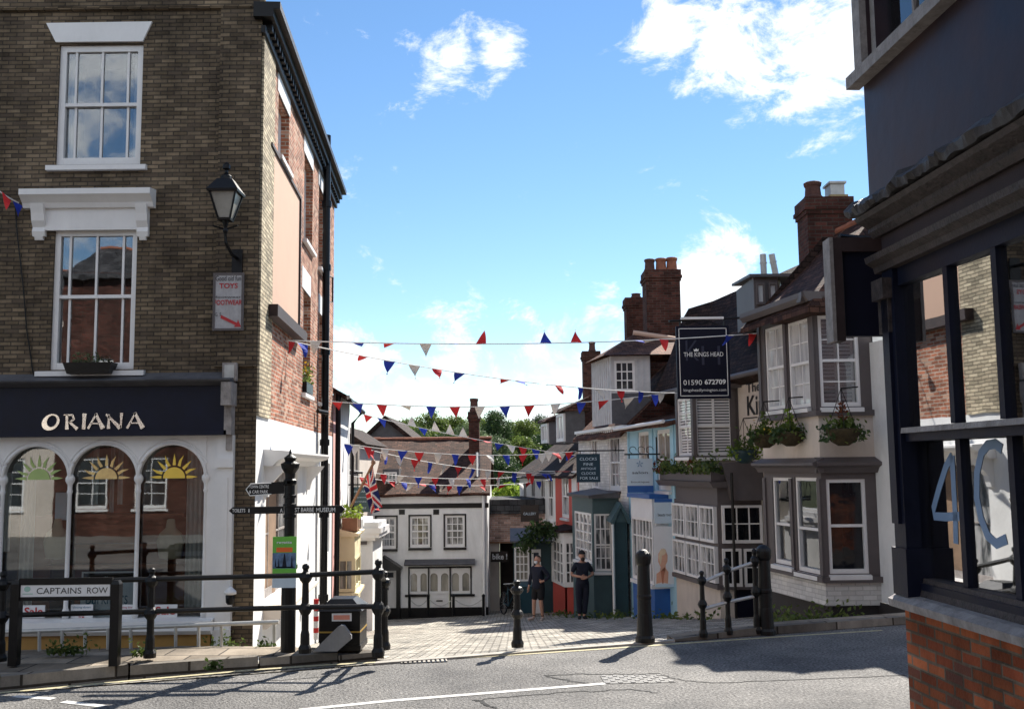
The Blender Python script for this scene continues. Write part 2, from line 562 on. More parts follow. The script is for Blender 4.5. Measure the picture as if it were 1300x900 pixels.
M['brownwood'] = plain('dark_brown_painted_wood', (.045, .03, .03), .6, .3, 6, .2, grime=.3, spec=.25)
M['pubgrey'] = plain('pub_grey_timber_paint', (.105, .09, .09), .55, .15, 3, .1, grime=.2)
M['pubplinth'] = plain('black_painted_plinth', (.035, .03, .03), .6, .3, 3, .3)
M['green_shop'] = plain('dark_green_shop_paint', (.055, .10, .11), .5, .15, 3, .05)
M['deepgreen'] = plain('deep_green_paint', (.02, .05, .06), .5, .2, 3, .05)
M['redpaint'] = plain('red_render', (.52, .085, .065), .7, .1, 2, .2)
M['black'] = plain('black_gloss_paint', (.005, .005, .006), .35, .4, 9, .1, spec=.28)
M['iron'] = plain('black_cast_iron', (.0055, .005, .005), .38, .5, 14, .4, spec=.32)
M['lead'] = plain('dull_lead', (.10, .10, .11), .55, .3, 5, .3, metal=.2)
M['greymetal'] = plain('galvanised_steel', (.5, .5, .48), .5, .2, 8, .1, metal=.4)
M['silver'] = plain('bright_steel_flue', (.6, .62, .64), .3, .1, 4, 0, metal=.9)
M['greywood'] = plain('grey_weathered_boards', (.55, .55, .56), .7, .15, 4, .15, grime=.25)
M['clay'] = plain('terracotta', (.30, .11, .06), .8, .3, 6, .3)
M['claydark'] = plain('sooty_clay', (.10, .045, .035), .85, .35, 6, .3)
M['buff'] = plain('buff_clay', (.4, .3, .15), .8, .2, 6, .3)
M['stone'] = plain('pale_kerb_stone', (.42, .39, .34), .85, .25, 6, .5, grime=.4)
M['glass'] = glass_mat('window_glass', (.95, .97, .97), refl=.14, wav=.01)
M['glass_shop'] = glass_mat('shop_glass', (.94, .97, .96), refl=.1, wav=.003)
M['glass_near'] = glass_mat('old_shop_glass', (.7, .76, .76), refl=.5, wav=.004)
M['pane'] = pane_mat('dark_window_pane')
M['pane_curtain'] = pane_mat('curtained_window_pane', (.05, .055, .06), (.42, .42, .42), 3)
M['pane_white'] = pane_mat('white_blind_reflection_pane', (.42, .42, .43), (.6, .6, .6), 2, spec=.7)
M['pane_tan'] = pane_mat('tan_curtain_pane', (.2, .19, .16), (.33, .31, .27), 2, spec=.7)  # mottled tan curtain colour
M['black_pane'] = pane_mat('black_pane', (.006, .007, .01), (.015, .015, .017), spec=.35)
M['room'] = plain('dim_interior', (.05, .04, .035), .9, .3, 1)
M['shop_room'] = plain('shop_interior_paint', (.26, .17, .11), .8, .5, 1.5)
M['room_brown'] = plain('brown_timber_interior', (.24, .09, .045), .6, .3, 1.2)
M['curtain'] = plain('pale_curtain', (.55, .55, .54), .9, .08, 3)
M['shutter'] = plain('white_shutter_slats', (.74, .73, .73), .5, .05, 3)
M['red_cloth'] = plain('red_bunting_cloth', (.62, .03, .035), .8, .1, 9)
M['blue_cloth'] = plain('blue_bunting_cloth', (.02, .05, .42), .8, .1, 9)
M['white_cloth'] = plain('white_bunting_cloth', (.72, .68, .62), .8, .06, 9)
M['cord'] = plain('white_cord', (.7, .7, .68), .8, .05, 5)
M['ink'] = plain('black_lettering', (.015, .015, .017), .5, .1, 5)
M['ink_red'] = plain('red_lettering', (.45, .03, .035), .6, .2, 30)
M['ink_white'] = plain('white_lettering', (.8, .8, .78), .5, .05, 5)
M['ink_grey'] = plain('faint_grey_lettering', (.05, .055, .075), .5, .1, 5)
M['ink_blue'] = plain('teal_lettering', (.02, .14, .25), .5, .1, 5)
M['gilt'] = plain('mirror_gilt_lettering', (.95, .9, .82), .12, .12, 30, 0, metal=.75)
M['yellow'] = plain('yellow_window_sticker', (.95, .66, .1), .5, .08, 5)
M['road_white'] = plain('worn_white_road_paint', (.62, .61, .58), .8, .3, 14, .4, grime=.35)
M['road_yellow'] = plain('faded_yellow_road_paint', (.52, .46, .28), .8, .35, 14, .4, grime=.5)
M['leaf_mid'] = leaf_mat('mid_green_leaf', (.07, .11, .022), (.17, .22, .055), .4)
M['leaf_dark'] = leaf_mat('dark_green_leaf', (.03, .06, .022), (.075, .12, .04), .3)
M['leaf_grey'] = leaf_mat('grey_green_leaf', (.09, .13, .06), (.18, .23, .12), .35)
M['leaf_bright'] = leaf_mat('bright_green_leaf', (.12, .2, .02), (.32, .42, .06), .4, 2)
M['leaf_red'] = leaf_mat('russet_leaf', (.12, .03, .02), (.25, .09, .04), .3, 4)
M['flower_yellow'] = plain('yellow_petal', (.75, .5, .04), .6, .1, 8)
M['bark'] = plain('bark', (.07, .055, .042), .9, .3, 8, .8)
M['skin'] = plain('skin', (.50, .28, .2), .55, .06, 6)
M['hair'] = plain('dark_hair', (.02, .014, .01), .6, .3, 20)
M['cloth_navy'] = plain('dark_navy_cloth', (.012, .015, .03), .85, .3, 10, .2)
M['cloth_black'] = plain('black_cloth', (.012, .012, .015), .85, .3, 10, .2)
M['facemask'] = plain('pale_face_mask', (.62, .66, .7), .7, .05, 5)
M['shoe'] = plain('pale_trainer', (.45, .36, .32), .7, .1, 5)
M['teal'] = plain('dark_teal_plastic', (.012, .05, .07), .45, .2, 4)
M['poster_green'] = plain('green_poster', (.16, .5, .07), .5, .1, 4)
M['poster_white'] = plain('white_card', (.75, .76, .78), .5, .05, 4)
M['old_sign'] = plain('weathered_sign_enamel', (.42, .41, .42), .7, .2, 12, .1, grime=.4)
M['poster_lilac'] = plain('pale_blue_card', (.55, .66, .75), .5, .05, 4)
M['poster_orange'] = plain('orange_print', (.8, .16, .03), .5, .1, 4)
M['poster_photo'] = plain('blue_grey_print', (.12, .2, .34), .5, .7, 9)
M['skyblue_card'] = plain('pale_sky_blue_board', (.52, .68, .8), .5, .05, 3)
M['red_plastic'] = plain('red_reflective_band', (.6, .03, .03), .4, .1, 4)
M['basket'] = plain('woven_basket', (.06, .045, .02), .9, .5, 25, .8)
M['wood'] = plain('timber_pole', (.25, .13, .07), .6, .2, 8)
M['lamp_glass'] = plain('frosted_lantern_glass', (.30, .29, .26), .2, .25, 4)
M['bust'] = plain('cream_display_bust', (.55, .5, .38), .8, .1, 4)
M['skin_print'] = plain('warm_print', (.72, .4, .28), .5, .1, 9)
# ------------------------------------------------------------------ sky, sun, view
SUN_AZ = math.atan2(0.50, 1.0)      # clockwise from +Y
SUN_EL = R(40)
w = bpy.data.worlds.new('World')
SC.world = w
w.use_nodes = True
nt = w.node_tree
N, L = nt.nodes.new, nt.links.new
for n_ in list(nt.nodes):
    nt.nodes.remove(n_)
out = N('ShaderNodeOutputWorld')
sky = N('ShaderNodeTexSky')
sky.sky_type = 'NISHITA'
sky.sun_disc = False
sky.sun_elevation = SUN_EL
sky.sun_rotation = SUN_AZ
sky.altitude = 0
sky.air_density = 1.0
sky.dust_density = 0.0
sky.ozone_density = 2.6
bg = N('ShaderNodeBackground'); bg.inputs['Strength'].default_value = .074
hs_ = N('ShaderNodeHueSaturation'); hs_.inputs['Saturation'].default_value = 1.12; L(sky.outputs['Color'], hs_.inputs['Color']); L(hs_.outputs['Color'], bg.inputs['Color'])
tc = N('ShaderNodeTexCoord')


def dirn(u, v):
    return ray(u, v).normalized()


n1 = N('ShaderNodeTexNoise'); n1.inputs['Scale'].default_value = 13; n1.inputs['Detail'].default_value = 12
n1.inputs['Roughness'].default_value = .68; n1.inputs['Distortion'].default_value = .35
mp = N('ShaderNodeMapping'); mp.inputs['Scale'].default_value = (1, 1, 1.5); mp.inputs['Location'].default_value = (2.3, .4, .9)
L(tc.outputs['Generated'], mp.inputs['Vector']); L(mp.outputs['Vector'], n1.inputs['Vector'])
acc = None
BANKS = [(575, 82, 42, .24), (635, 62, 40, .24), (516, 48, 20, .2), (850, 45, 52, .27), (910, 95, 66, .27), (960, 35, 100, .3), (1060, 50, 105, .32), (1170, 30, 120, .3),
         (905, 355, 58, .33), (945, 340, 36, .2), (860, 400, 80, .24), (450, 440, 60, .2), (480, 490, 100, .21), (570, 500, 110, .2), (660, 490, 100, .16), (740, 460, 90, .15), (775, 375, 26, .18), (780, 420, 70, .22)]
for (u, v, r, a) in BANKS:
    d = N('ShaderNodeVectorMath'); d.operation = 'DISTANCE'
    d.inputs[1].default_value = dirn(u, v)
    L(tc.outputs['Generated'], d.inputs[0])
    m_ = N('ShaderNodeMapRange'); m_.interpolation_type = 'SMOOTHSTEP'
    m_.inputs['From Min'].default_value = 0; m_.inputs['From Max'].default_value = r / 1300 * 1.75
    m_.inputs['To Min'].default_value = a; m_.inputs['To Max'].default_value = 0
    L(d.outputs['Value'], m_.inputs['Value'])
    s_ = N('ShaderNodeMath'); s_.operation = 'MAXIMUM'
    if acc is None:
        acc = m_.outputs['Result']
    else:
        L(acc, s_.inputs[0]); L(m_.outputs['Result'], s_.inputs[1]); acc = s_.outputs[0]
sm = N('ShaderNodeMath'); sm.operation = 'ADD'
L(acc, sm.inputs[0]); L(n1.outputs['Fac'], sm.inputs[1])
# extra unseen cloud cover added behind the viewer to brighten the shaded fronts
sep = N('ShaderNodeSeparateXYZ'); L(tc.outputs['Generated'], sep.inputs[0])
bk = N('ShaderNodeMapRange'); bk.inputs['From Min'].default_value = .15; bk.inputs['From Max'].default_value = -.35
bk.inputs['To Min'].default_value = 0; bk.inputs['To Max'].default_value = .21
L(sep.outputs['Y'], bk.inputs['Value'])
s2 = N('ShaderNodeMath'); s2.operation = 'ADD'; L(sm.outputs[0], s2.inputs[0]); L(bk.outputs['Result'], s2.inputs[1])
den = N('ShaderNodeMapRange'); den.interpolation_type = 'SMOOTHSTEP'
den.inputs['From Min'].default_value = .61; den.inputs['From Max'].default_value = .80
L(s2.outputs[0], den.inputs['Value'])
n2 = N('ShaderNodeTexNoise'); n2.inputs['Scale'].default_value = 7; n2.inputs['Detail'].default_value = 6
mp2 = N('ShaderNodeMapping'); mp2.inputs['Location'].default_value = (5, 1, .06)
L(tc.outputs['Generated'], mp2.inputs['Vector']); L(mp2.outputs['Vector'], n2.inputs['Vector'])
cc = N('ShaderNodeValToRGB'); cc.color_ramp.elements[0].position = .36; cc.color_ramp.elements[1].position = .52
cc.color_ramp.elements[0].color = (4.5, 4.9, 5.5, 1); cc.color_ramp.elements[1].color = (5.5, 5.65, 5.8, 1)
L(n2.outputs['Fac'], cc.inputs['Fac'])
bg2 = N('ShaderNodeBackground'); bg2.inputs['Strength'].default_value = .11
L(cc.outputs['Color'], bg2.inputs['Color'])
mx = N('ShaderNodeMixShader')
L(den.outputs['Result'], mx.inputs['Fac']); L(bg.outputs[0], mx.inputs[1]); L(bg2.outputs[0], mx.inputs[2])
L(mx.outputs[0], out.inputs['Surface'])

sl = bpy.data.lights.new('sun', 'SUN')
sl.energy = 4.9
sl.angle = R(.53)
sl.color = (1, .94, .85)
so = bpy.data.objects.new('sun', sl)
COL.objects.link(so)
sdir = Vector((math.sin(SUN_AZ) * math.cos(SUN_EL), math.cos(SUN_AZ) * math.cos(SUN_EL), math.sin(SUN_EL)))
so.rotation_euler = sdir.to_track_quat('Z', 'Y').to_euler()
so.location = (20, 40, 40)
vs_ = SC.view_settings
vs_.view_transform = 'Standard'
vs_.look = 'None'
vs_.exposure = 1.1
vs_.gamma = 1
vs_.use_curve_mapping = False
SC.cycles.use_denoising = True
SC.cycles.max_bounces = 8
SC.cycles.transparent_max_bounces = 16
SC.cycles.caustics_reflective = False
SC.cycles.caustics_refractive = False
SC.cycles.sample_clamp_indirect = 6

# ------------------------------------------------------------------ ground materials
def asphalt():
    m, nt, b, N, L = _new('asphalt')
    tc = N('ShaderNodeTexCoord')
    n1 = N('ShaderNodeTexNoise'); n1.inputs['Scale'].default_value = .55; n1.inputs['Detail'].default_value = 7; n1.inputs['Roughness'].default_value = .7
    n2 = N('ShaderNodeTexNoise'); n2.inputs['Scale'].default_value = 34; n2.inputs['Detail'].default_value = 4; n2.inputs['Roughness'].default_value = .7
    vo = N('ShaderNodeTexVoronoi'); vo.inputs['Scale'].default_value = 55
    for x in (n1, n2, vo):
        L(tc.outputs['Object'], x.inputs['Vector'])
    r1 = N('ShaderNodeValToRGB'); r1.color_ramp.elements[0].position = .35; r1.color_ramp.elements[1].position = .68
    r1.color_ramp.elements[0].color = (.09, .087, .084, 1); r1.color_ramp.elements[1].color = (.225, .215, .2, 1)
    L(n1.outputs['Fac'], r1.inputs['Fac'])
    r2 = N('ShaderNodeMapRange'); r2.inputs['From Min'].default_value = .36; r2.inputs['From Max'].default_value = .66; r2.inputs['To Min'].default_value = .3; r2.inputs['To Max'].default_value = 1.8
    L(n2.outputs['Fac'], r2.inputs['Value'])
    mx = N('ShaderNodeMixRGB'); mx.blend_type = 'MULTIPLY'; mx.inputs['Fac'].default_value = 1
    L(r1.outputs['Color'], mx.inputs['Color1']); L(r2.outputs['Result'], mx.inputs['Color2'])
    # sparse pale chippings and dark cracks
    n4 = N('ShaderNodeTexNoise'); n4.inputs['Scale'].default_value = 1.3; n4.inputs['Detail'].default_value = 10; n4.inputs['Roughness'].default_value = .8; n4.inputs['Distortion'].default_value = 1.5
    L(tc.outputs['Object'], n4.inputs['Vector'])
    r4 = N('ShaderNodeValToRGB'); r4.color_ramp.elements[0].position = .34; r4.color_ramp.elements[1].position = .40
    r4.color_ramp.elements[0].color = (.3, .3, .3, 1); r4.color_ramp.elements[1].color = (1, 1, 1, 1)
    L(n4.outputs['Fac'], r4.inputs['Fac'])
    m3 = N('ShaderNodeMixRGB'); m3.blend_type = 'MULTIPLY'; m3.inputs['Fac'].default_value = .8
    L(mx.outputs['Color'], m3.inputs['Color1']); L(r4.outputs['Color'], m3.inputs['Color2'])
    L(m3.outputs['Color'], b.inputs['Base Color'])
    b.inputs['Roughness'].default_value = .82
    b.inputs['Specular IOR Level'].default_value = .3
    ad = N('ShaderNodeMath'); ad.operation = 'ADD'; L(vo.outputs['Distance'], ad.inputs[0]); L(n2.outputs['Fac'], ad.inputs[1])
    bp = N('ShaderNodeBump'); bp.inputs['Strength'].default_value = .8; bp.inputs['Distance'].default_value = .012
    L(ad.outputs[0], bp.inputs['Height']); L(bp.outputs['Normal'], b.inputs['Normal'])
    return m


M['asphalt'] = asphalt()
M['setts'] = brick('granite_setts', (.52, .49, .43), (.36, .34, .30), (.10, .09, .075), w=.21, h=.13, ms=.014, bump=1.0, dirt=.35, smooth=.5, rough=.75)
M['paving'] = brick('worn_pavement', (.34, .29, .23), (.27, .23, .185), (.09, .08, .07), w=.6, h=.45, ms=.012, bump=.5, dirt=.5)
M['kerb'] = brick('granite_kerb', (.26, .235, .2), (.2, .18, .155), (.06, .05, .04), w=.9, h=1.3, ms=.014, bump=.5, dirt=.5)
M['earth'] = plain('grassy_earth', (.07, .08, .035), .95, .4, .3, .3)
M['grass'] = leaf_mat('weed_leaf', (.05, .09, .02), (.16, .2, .05), .3, 5)


def sheet(name, xs, ys_of, zoff, mat, kind='structure'):
    """grid sheet following the ground; ys_of(x) gives the list of y values for that x"""
    mb = MB()
    cols = [ys_of(x) for x in xs]
    n = len(cols[0])
    vs = []
    for x, ys in zip(xs, cols):
        for y in ys:
            vs.append((x, y, H(x, y) + zoff))
    fs = []
    for i in range(len(xs) - 1):
        for j in range(n - 1):
            a = i * n + j
            fs.append((a, a + n, a + n + 1, a + 1))
    mb.add(vs, fs)
    return struct(name, mb, mat, kind)


def lin(a, b, n):
    return [a + (b - a) * i / (n - 1) for i in range(n)]


gx = [-900, -500, -300, -200, -140, -100, -70, -50, -35, -25, -18, -12] + lin(-8, 8, 33) + [12, 18, 25, 35, 50, 70, 100, 140, 200, 300, 500, 900]


def gys(x):
    k = kerb_y(min(max(x, -8), 8))
    return [-700, -300, -100, -40, -15, 0, k - 1, k - .001] + [k + d for d in (.4, 1.5, 3, 5, 8, 11, 14, 17, 20, 24, 28, 32, 36, 42)] + [62, 75, 90, 100, 110, 120, 135, 150, 170, 190, 220, 260, 320, 450, 700, 1000, 1400]


sheet('ground', gx, gys, -.012, M['earth'])
sheet('road', lin(-40, 40, 81), lambda x: [-14, -6, 0] + [kerb_y(min(max(x, -8), 8)) + d for d in (-4, -2, -.5, 0)], .0, M['asphalt'])
sheet('cobbled_street', lin(-7.5, 6.9, 31), lambda x: [kerb_y(x) + d for d in (.13, .6, 1.5, 3, 5, 8, 11, 14, 17, 20, 24, 28, 32)], .004, M['setts'])

# pale stone kerb line across the mouth of the street, raised kerb on the right
mb = MB()
xs = lin(-1.55, 1.95, 15)
for a, b in zip(xs, xs[1:]):
    ya, yb = kerb_y(a), kerb_y(b)
    mb.hexa([(a, ya, -.05), (b, yb, -.05), (b, yb + .16, -.05), (a, ya + .16, -.05), (a, ya, .022), (b, yb, .022), (b, yb + .16, .012), (a, ya + .16, .012)])
struct('crossing_kerb', mb, M['stone'])
mb = MB()
xs = lin(1.952, 9.0, 25)
for a, b in zip(xs, xs[1:]):
    ya, yb = kerb_y(a), kerb_y(b)
    ha = .03 + .07 * min(1, (a - 1.95) / 1.0); hb = .03 + .07 * min(1, (b - 1.95) / 1.0)
    mb.hexa([(a, ya, -.05), (b, yb, -.05), (b, yb + .14, -.05), (a, ya + .14, -.05), (a, ya + .01, ha), (b, yb + .01, hb), (b, yb + .14, hb), (a, ya + .14, ha)])
struct('kerb', mb, M['kerb'])
mb = MB()
for a, b in zip(xs, xs[1:]):
    ya, yb = kerb_y(a) + .142, kerb_y(b) + .142
    ha = .03 + .07 * min(1, (a - 1.95) / 1.0) - .006; hb = .03 + .07 * min(1, (b - 1.95) / 1.0) - .006
    wa = .55; wb = .55
    mb.hexa([(a, ya, -.4), (b, yb, -.4), (b, yb + wb, -.4), (a, ya + wa, -.4), (a, ya, ha), (b, yb, hb), (b, yb + wb, hb - .05), (a, ya + wa, ha - .05)])
struct('pavement', mb, M['paving'])

# left pavement: kerb stones and the paved strip in front of the corner shop
KP = [gz(-140, 889), gz(0, 873), gz(165, 857), gz(330, 845), gz(430, 838), gz(480, 833.5)]
KP = [(p.x, p.y) for p in KP]
KP = [(-14, KP[0][1] - (14 + KP[0][0]) * .34)] + KP


def kerb_piece(mb, a, b, z):
    dx, dy = b[0] - a[0], b[1] - a[1]
    l = math.hypot(dx, dy)
    nx, ny = -dy / l, dx / l
    w_ = .14
    mb.hexa([(a[0], a[1], -.05), (b[0], b[1], -.05), (b[0] + nx * w_, b[1] + ny * w_, -.05), (a[0] + nx * w_, a[1] + ny * w_, -.05),
             (a[0] + nx * .012, a[1] + ny * .012, z), (b[0] + nx * .012, b[1] + ny * .012, z), (b[0] + nx * w_, b[1] + ny * w_, z), (a[0] + nx * w_, a[1] + ny * w_, z)])


mb = MB()
zs = [.13, .13, .12, .115, .10, .07, .03]
for i in range(len(KP) - 1):
    a, b = KP[i], KP[i + 1]
    n = max(1, int(math.hypot(b[0] - a[0], b[1] - a[1]) / .9))
    for j in range(n):
        p = (a[0] + (b[0] - a[0]) * j / n, a[1] + (b[1] - a[1]) * j / n)
        q = (a[0] + (b[0] - a[0]) * (j + .985) / n, a[1] + (b[1] - a[1]) * (j + .985) / n)
        z = zs[i] + (zs[i + 1] - zs[i]) * (j + .5) / n + random.uniform(-.008, .008)
        kerb_piece(mb, p, q, z)
struct('kerb', mb, M['kerb'])
mb = MB()
PAVE = []
for i, (x, y) in enumerate(KP):
    dx, dy = (.0, .15)
    z0 = zs[i] - .008
    rows = [(x, y + .145, z0)]
    yb = 13.62 if x < -3.4 else max(y + .3, 13.62 - (x + 3.4) * .55)
    for k in (.33, .66, 1.0):
        yy = y + .145 + (yb - y - .145) * k
        zz = z0 + (-.13 - z0) * max(0, (k - .45) / .55)
        if x > -3.3:
            zz = max(zz, H(x, yy) + .02) if k < 1 else H(x, yy) + .012
        rows.append((x, yy, zz))
    PAVE.append(rows)
vs = [p for r in PAVE for p in r]
fs = []
for i in range(len(PAVE) - 1):
    for j in range(3):
        a = i * 4 + j
        fs.append((a, a + 4, a + 5, a + 1))
mb.add(vs, fs)
struct('pavement', mb, M['paving'])


# painted lines
def line_marks(name, pts, wd, mat, z=.004):
    mb = MB()
    pts = [Vector((p[0], p[1], 0)) for p in pts]
    L_ = []
    for i, p in enumerate(pts):
        t = (pts[min(i + 1, len(pts) - 1)] - pts[max(i - 1, 0)]).normalized()
        nrm = Vector((-t.y, t.x, 0)) * wd / 2
        L_.append((p - nrm, p + nrm))
    vs = [q for a in L_ for q in a]
    vs = [(q.x, q.y, z) for q in vs]
    fs = [(2 * i, 2 * i + 2, 2 * i + 3, 2 * i + 1) for i in range(len(pts) - 1)]
    mb.add(vs, fs)
    return struct(name, mb, mat)


def gp(*uv):
    return [gz(u, v) for u, v in uv]


line_marks('white_line', gp((380, 901), (500, 889), (620, 879.5), (768, 867.5)), .09, M['road_white'])
line_marks('dash_line', gp((18, 883.5), (68, 887)), .09, M['road_white'])
line_marks('dash_line', gp((80, 890.5), (132, 896.5)), .09, M['road_white'])
line_marks('yellow_line', gp((-60, 886), (0, 879.5), (165, 864), (330, 849.5), (430, 843), (508, 839)), .07, M['road_yellow'])
line_marks('yellow_line', gp((570, 836), (660, 830.5), (760, 824), (860, 817), (1000, 807.5), (1120, 800)), .07, M['road_yellow'])

# cracks along old trench repairs in the tarmac
CRK = plain('dark_crack', (.02, .02, .02), .9, .4, 20)
for pts, wd in ([(690, 857), (740, 855.5), (800, 855.5), (838, 855)], .028), ([(692, 857.5), (720, 863), (752, 869)], .035), ([(838, 856), (870, 864), (905, 866.5), (980, 864), (1150, 857)], .02), ([(600, 888.5), (660, 883), (740, 877), (800, 875), (835, 879)], .022), ([(605, 888), (618, 895), (628, 899)], .04), ([(300, 866), (380, 862), (470, 853)], .015):
    q = gp(*pts)
    P_ = []
    for a, b in zip(q, q[1:]):
        n_ = 7
        for k in range(n_):
            c = a.lerp(b, k / n_); P_.append((c.x + random.gauss(0, .012), c.y + random.gauss(0, .018)))
    P_.append((q[-1].x, q[-1].y))
    line_marks('road_crack', P_, wd, CRK, .003)
# ------------------------------------------------------------------ building helpers
def window(F, r, parent, vs=(), hs=(), fw=.06, bar=.024, dep=.1, pane='pane', frame='white', sill=True, sash=None, room=False, shutter=False,
           name='window', label=None, sillmat=None, rail=.045, curtain=None):
    s0, s1, z0, z1 = r
    W, Hh = s1 - s0, z1 - z0
    a, b = -dep - .05, -dep + .03
    mb = MB()
    mb.fbox(F, s0, s0 + fw, z0, z1, a, b).fbox(F, s1 - fw, s1, z0, z1, a, b)
    mb.fbox(F, s0 + fw, s1 - fw, z0, z0 + fw * 1.25, a, b - .004).fbox(F, s0 + fw, s1 - fw, z1 - fw, z1, a, b - .002)
    is0, is1, iz0, iz1 = s0 + fw, s1 - fw, z0 + fw * 1.25, z1 - fw
    w, h = is1 - is0, iz1 - iz0
    zm = None
    if sash is not None:
        zm = iz0 + h * sash
        mb.fbox(F, is0, is1, zm - rail / 2, zm + rail / 2, a + .004, b - .008)
    for f in vs:
        c = is0 + w * f
        if zm is None:
            mb.fbox(F, c - bar / 2, c + bar / 2, iz0, iz1, a + .012, b - .018)
        else:
            mb.fbox(F, c - bar / 2, c + bar / 2, zm + rail / 2, iz1, a + .03, b - .016)
            mb.fbox(F, c - bar / 2, c + bar / 2, iz0, zm - rail / 2, a + .003, b - .045)
    for f in hs:
        c = iz0 + h * f
        o1 = b - .02 if (zm is None or c > zm) else b - .048
        mb.fbox(F, is0, is1, c - bar / 2, c + bar / 2, o1 - .026, o1)
    wo = mb.build(name, M[frame], parent, label=label)
    pm = M[pane]
    mb = MB()
    if zm is None:
        mb.fbox(F, is0, is1, iz0, iz1, -dep - .022, -dep - .016)
    else:
        mb.fbox(F, is0, is1, zm, iz1, -dep - .014, -dep - .009)
        mb.fbox(F, is0, is1, iz0, zm, -dep - .040, -dep - .035)
    mb.build('pane', pm, wo)
    if sill:
        mb = MB()
        ov = .07 if sill is True else sill
        mb.profile(F, s0 - ov, s1 + ov, [(-dep - .04, z0 - .09), (.075, z0 - .09), (.075, z0 - .025), (-dep - .04, z0 - .002)])
        mb.build('sill', M[sillmat or frame], wo)
    if shutter:
        mb = MB()
        o = -dep - .09
        nc = 2 if W > .55 else 1
        for i in range(nc):
            c0 = is0 + w * i / nc; c1 = is0 + w * (i + 1) / nc
            mb.fbox(F, c0, c0 + .04, iz0, iz1, o - .015, o + .015).fbox(F, c1 - .04, c1, iz0, iz1, o - .015, o + .015)
            zz = iz0 + .04
            while zz < iz1 - .04:
                p = F.p
                mb.hexa([p(c0 + .04, zz, o + .03), p(c1 - .04, zz, o + .03), p(c1 - .04, zz + .045, o - .03), p(c0 + .04, zz + .045, o - .03),
                         p(c0 + .04, zz + .007, o + .03), p(c1 - .04, zz + .007, o + .03), p(c1 - .04, zz + .056, o - .03), p(c0 + .04, zz + .056, o - .03)])
                zz += .062
        mb.build('shutter', M['shutter'], wo)
    if curtain:
        mb = MB()
        for (f0, f1, g0, g1) in curtain:
            n = max(3, int((f1 - f0) * w / .03))
            o = -dep - .14
            pts = []
            for k in range(n + 1):
                s = is0 + w * (f0 + (f1 - f0) * k / n)
                pts.append((s, o + .02 * math.sin(k * 1.9)))
            za, zb = iz0 + h * g0, iz0 + h * g1
            vs_ = [F.p(s, za, oo) for s, oo in pts] + [F.p(s, zb, oo) for s, oo in pts]
            m_ = len(pts)
            mb.add(vs_, [(k, k + 1, m_ + k + 1, m_ + k) for k in range(m_ - 1)])
        mb.build('curtain', M['curtain'], wo)
    if room:
        dp = .55 if room is True else room
        mb = MB()
        p = F.p
        o0, o1 = -dep - .052, -dep - dp
        A = [p(s0, z0, o0), p(s1, z0, o0), p(s1, z1, o0), p(s0, z1, o0)]
        B = [p(s0, z0, o1), p(s1, z0, o1), p(s1, z1, o1), p(s0, z1, o1)]
        mb.add(A + B, [(4, 5, 6, 7), (0, 1, 5, 4), (2, 3, 7, 6), (1, 2, 6, 5), (3, 0, 4, 7)])
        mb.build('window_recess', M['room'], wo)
    return wo


def roof(F, s0, s1, ze, zr, d, parent, mat='tile', over=.25, th=.09, jit=.035, name='roof', back=True, d2=None, ridge='clay'):
    k = (zr - ze) / d
    d2 = d2 or d
    mb = MB()
    n = max(2, int((s1 - s0) / .45) + 1)
    rows = []
    m = 5
    for i in range(n):
        s = s0 + (s1 - s0) * i / (n - 1)
        pr = []
        for j in range(m + 1):
            t = j / m
            o = over + (-d - over) * t
            z = ze - k * over + (zr - ze + k * over) * t
            sag = -.05 * math.sin(PI * t) * (1 + .4 * noise.noise(Vector((s * .4, t, 3))))
            z += sag + jit * noise.noise(Vector((s * 1.3, t * 3 + 7, s0)))
            pr.append((o, z))
        kb = (zr - ze) / d2
        pr.append((-d - d2 - over * .4, ze - kb * over * .4))
        low = [(o, z - th) for o, z in pr[::-1]]
        rows.append(pr + low)
    q = len(rows[0])
    vs = []
    for i, pr in enumerate(rows):
        s = s0 + (s1 - s0) * i / (n - 1)
        vs += [F.p(s, z, o) for o, z in pr]
    fs = []
    for i in range(n - 1):
        for j in range(q):
            j2 = (j + 1) % q
            fs.append((i * q + j, (i + 1) * q + j, (i + 1) * q + j2, i * q + j2))
    half = q // 2
    for base, fl in ((0, True), ((n - 1) * q, False)):
        for j in range(half - 1):
            f = (base + j, base + j + 1, base + q - 2 - j, base + q - 1 - j)
            fs.append(f[::-1] if not fl else f)
    mb.add(vs, fs)
    ro = mb.build(name, M[mat], parent)
    mb = MB()
    s = s0
    while s < s1 - .02:
        e = min(s + .42, s1)
        zz = zr + .03 + jit * .4 * noise.noise(Vector((s * 2, 3, 1)))
        mb.tube([F.p(s, zz - .05, -d), F.p(e - .01, zz - .05, -d)], .085, 8)
        s = e
    mb.build('ridge_tiles', M[ridge], ro)
    return ro


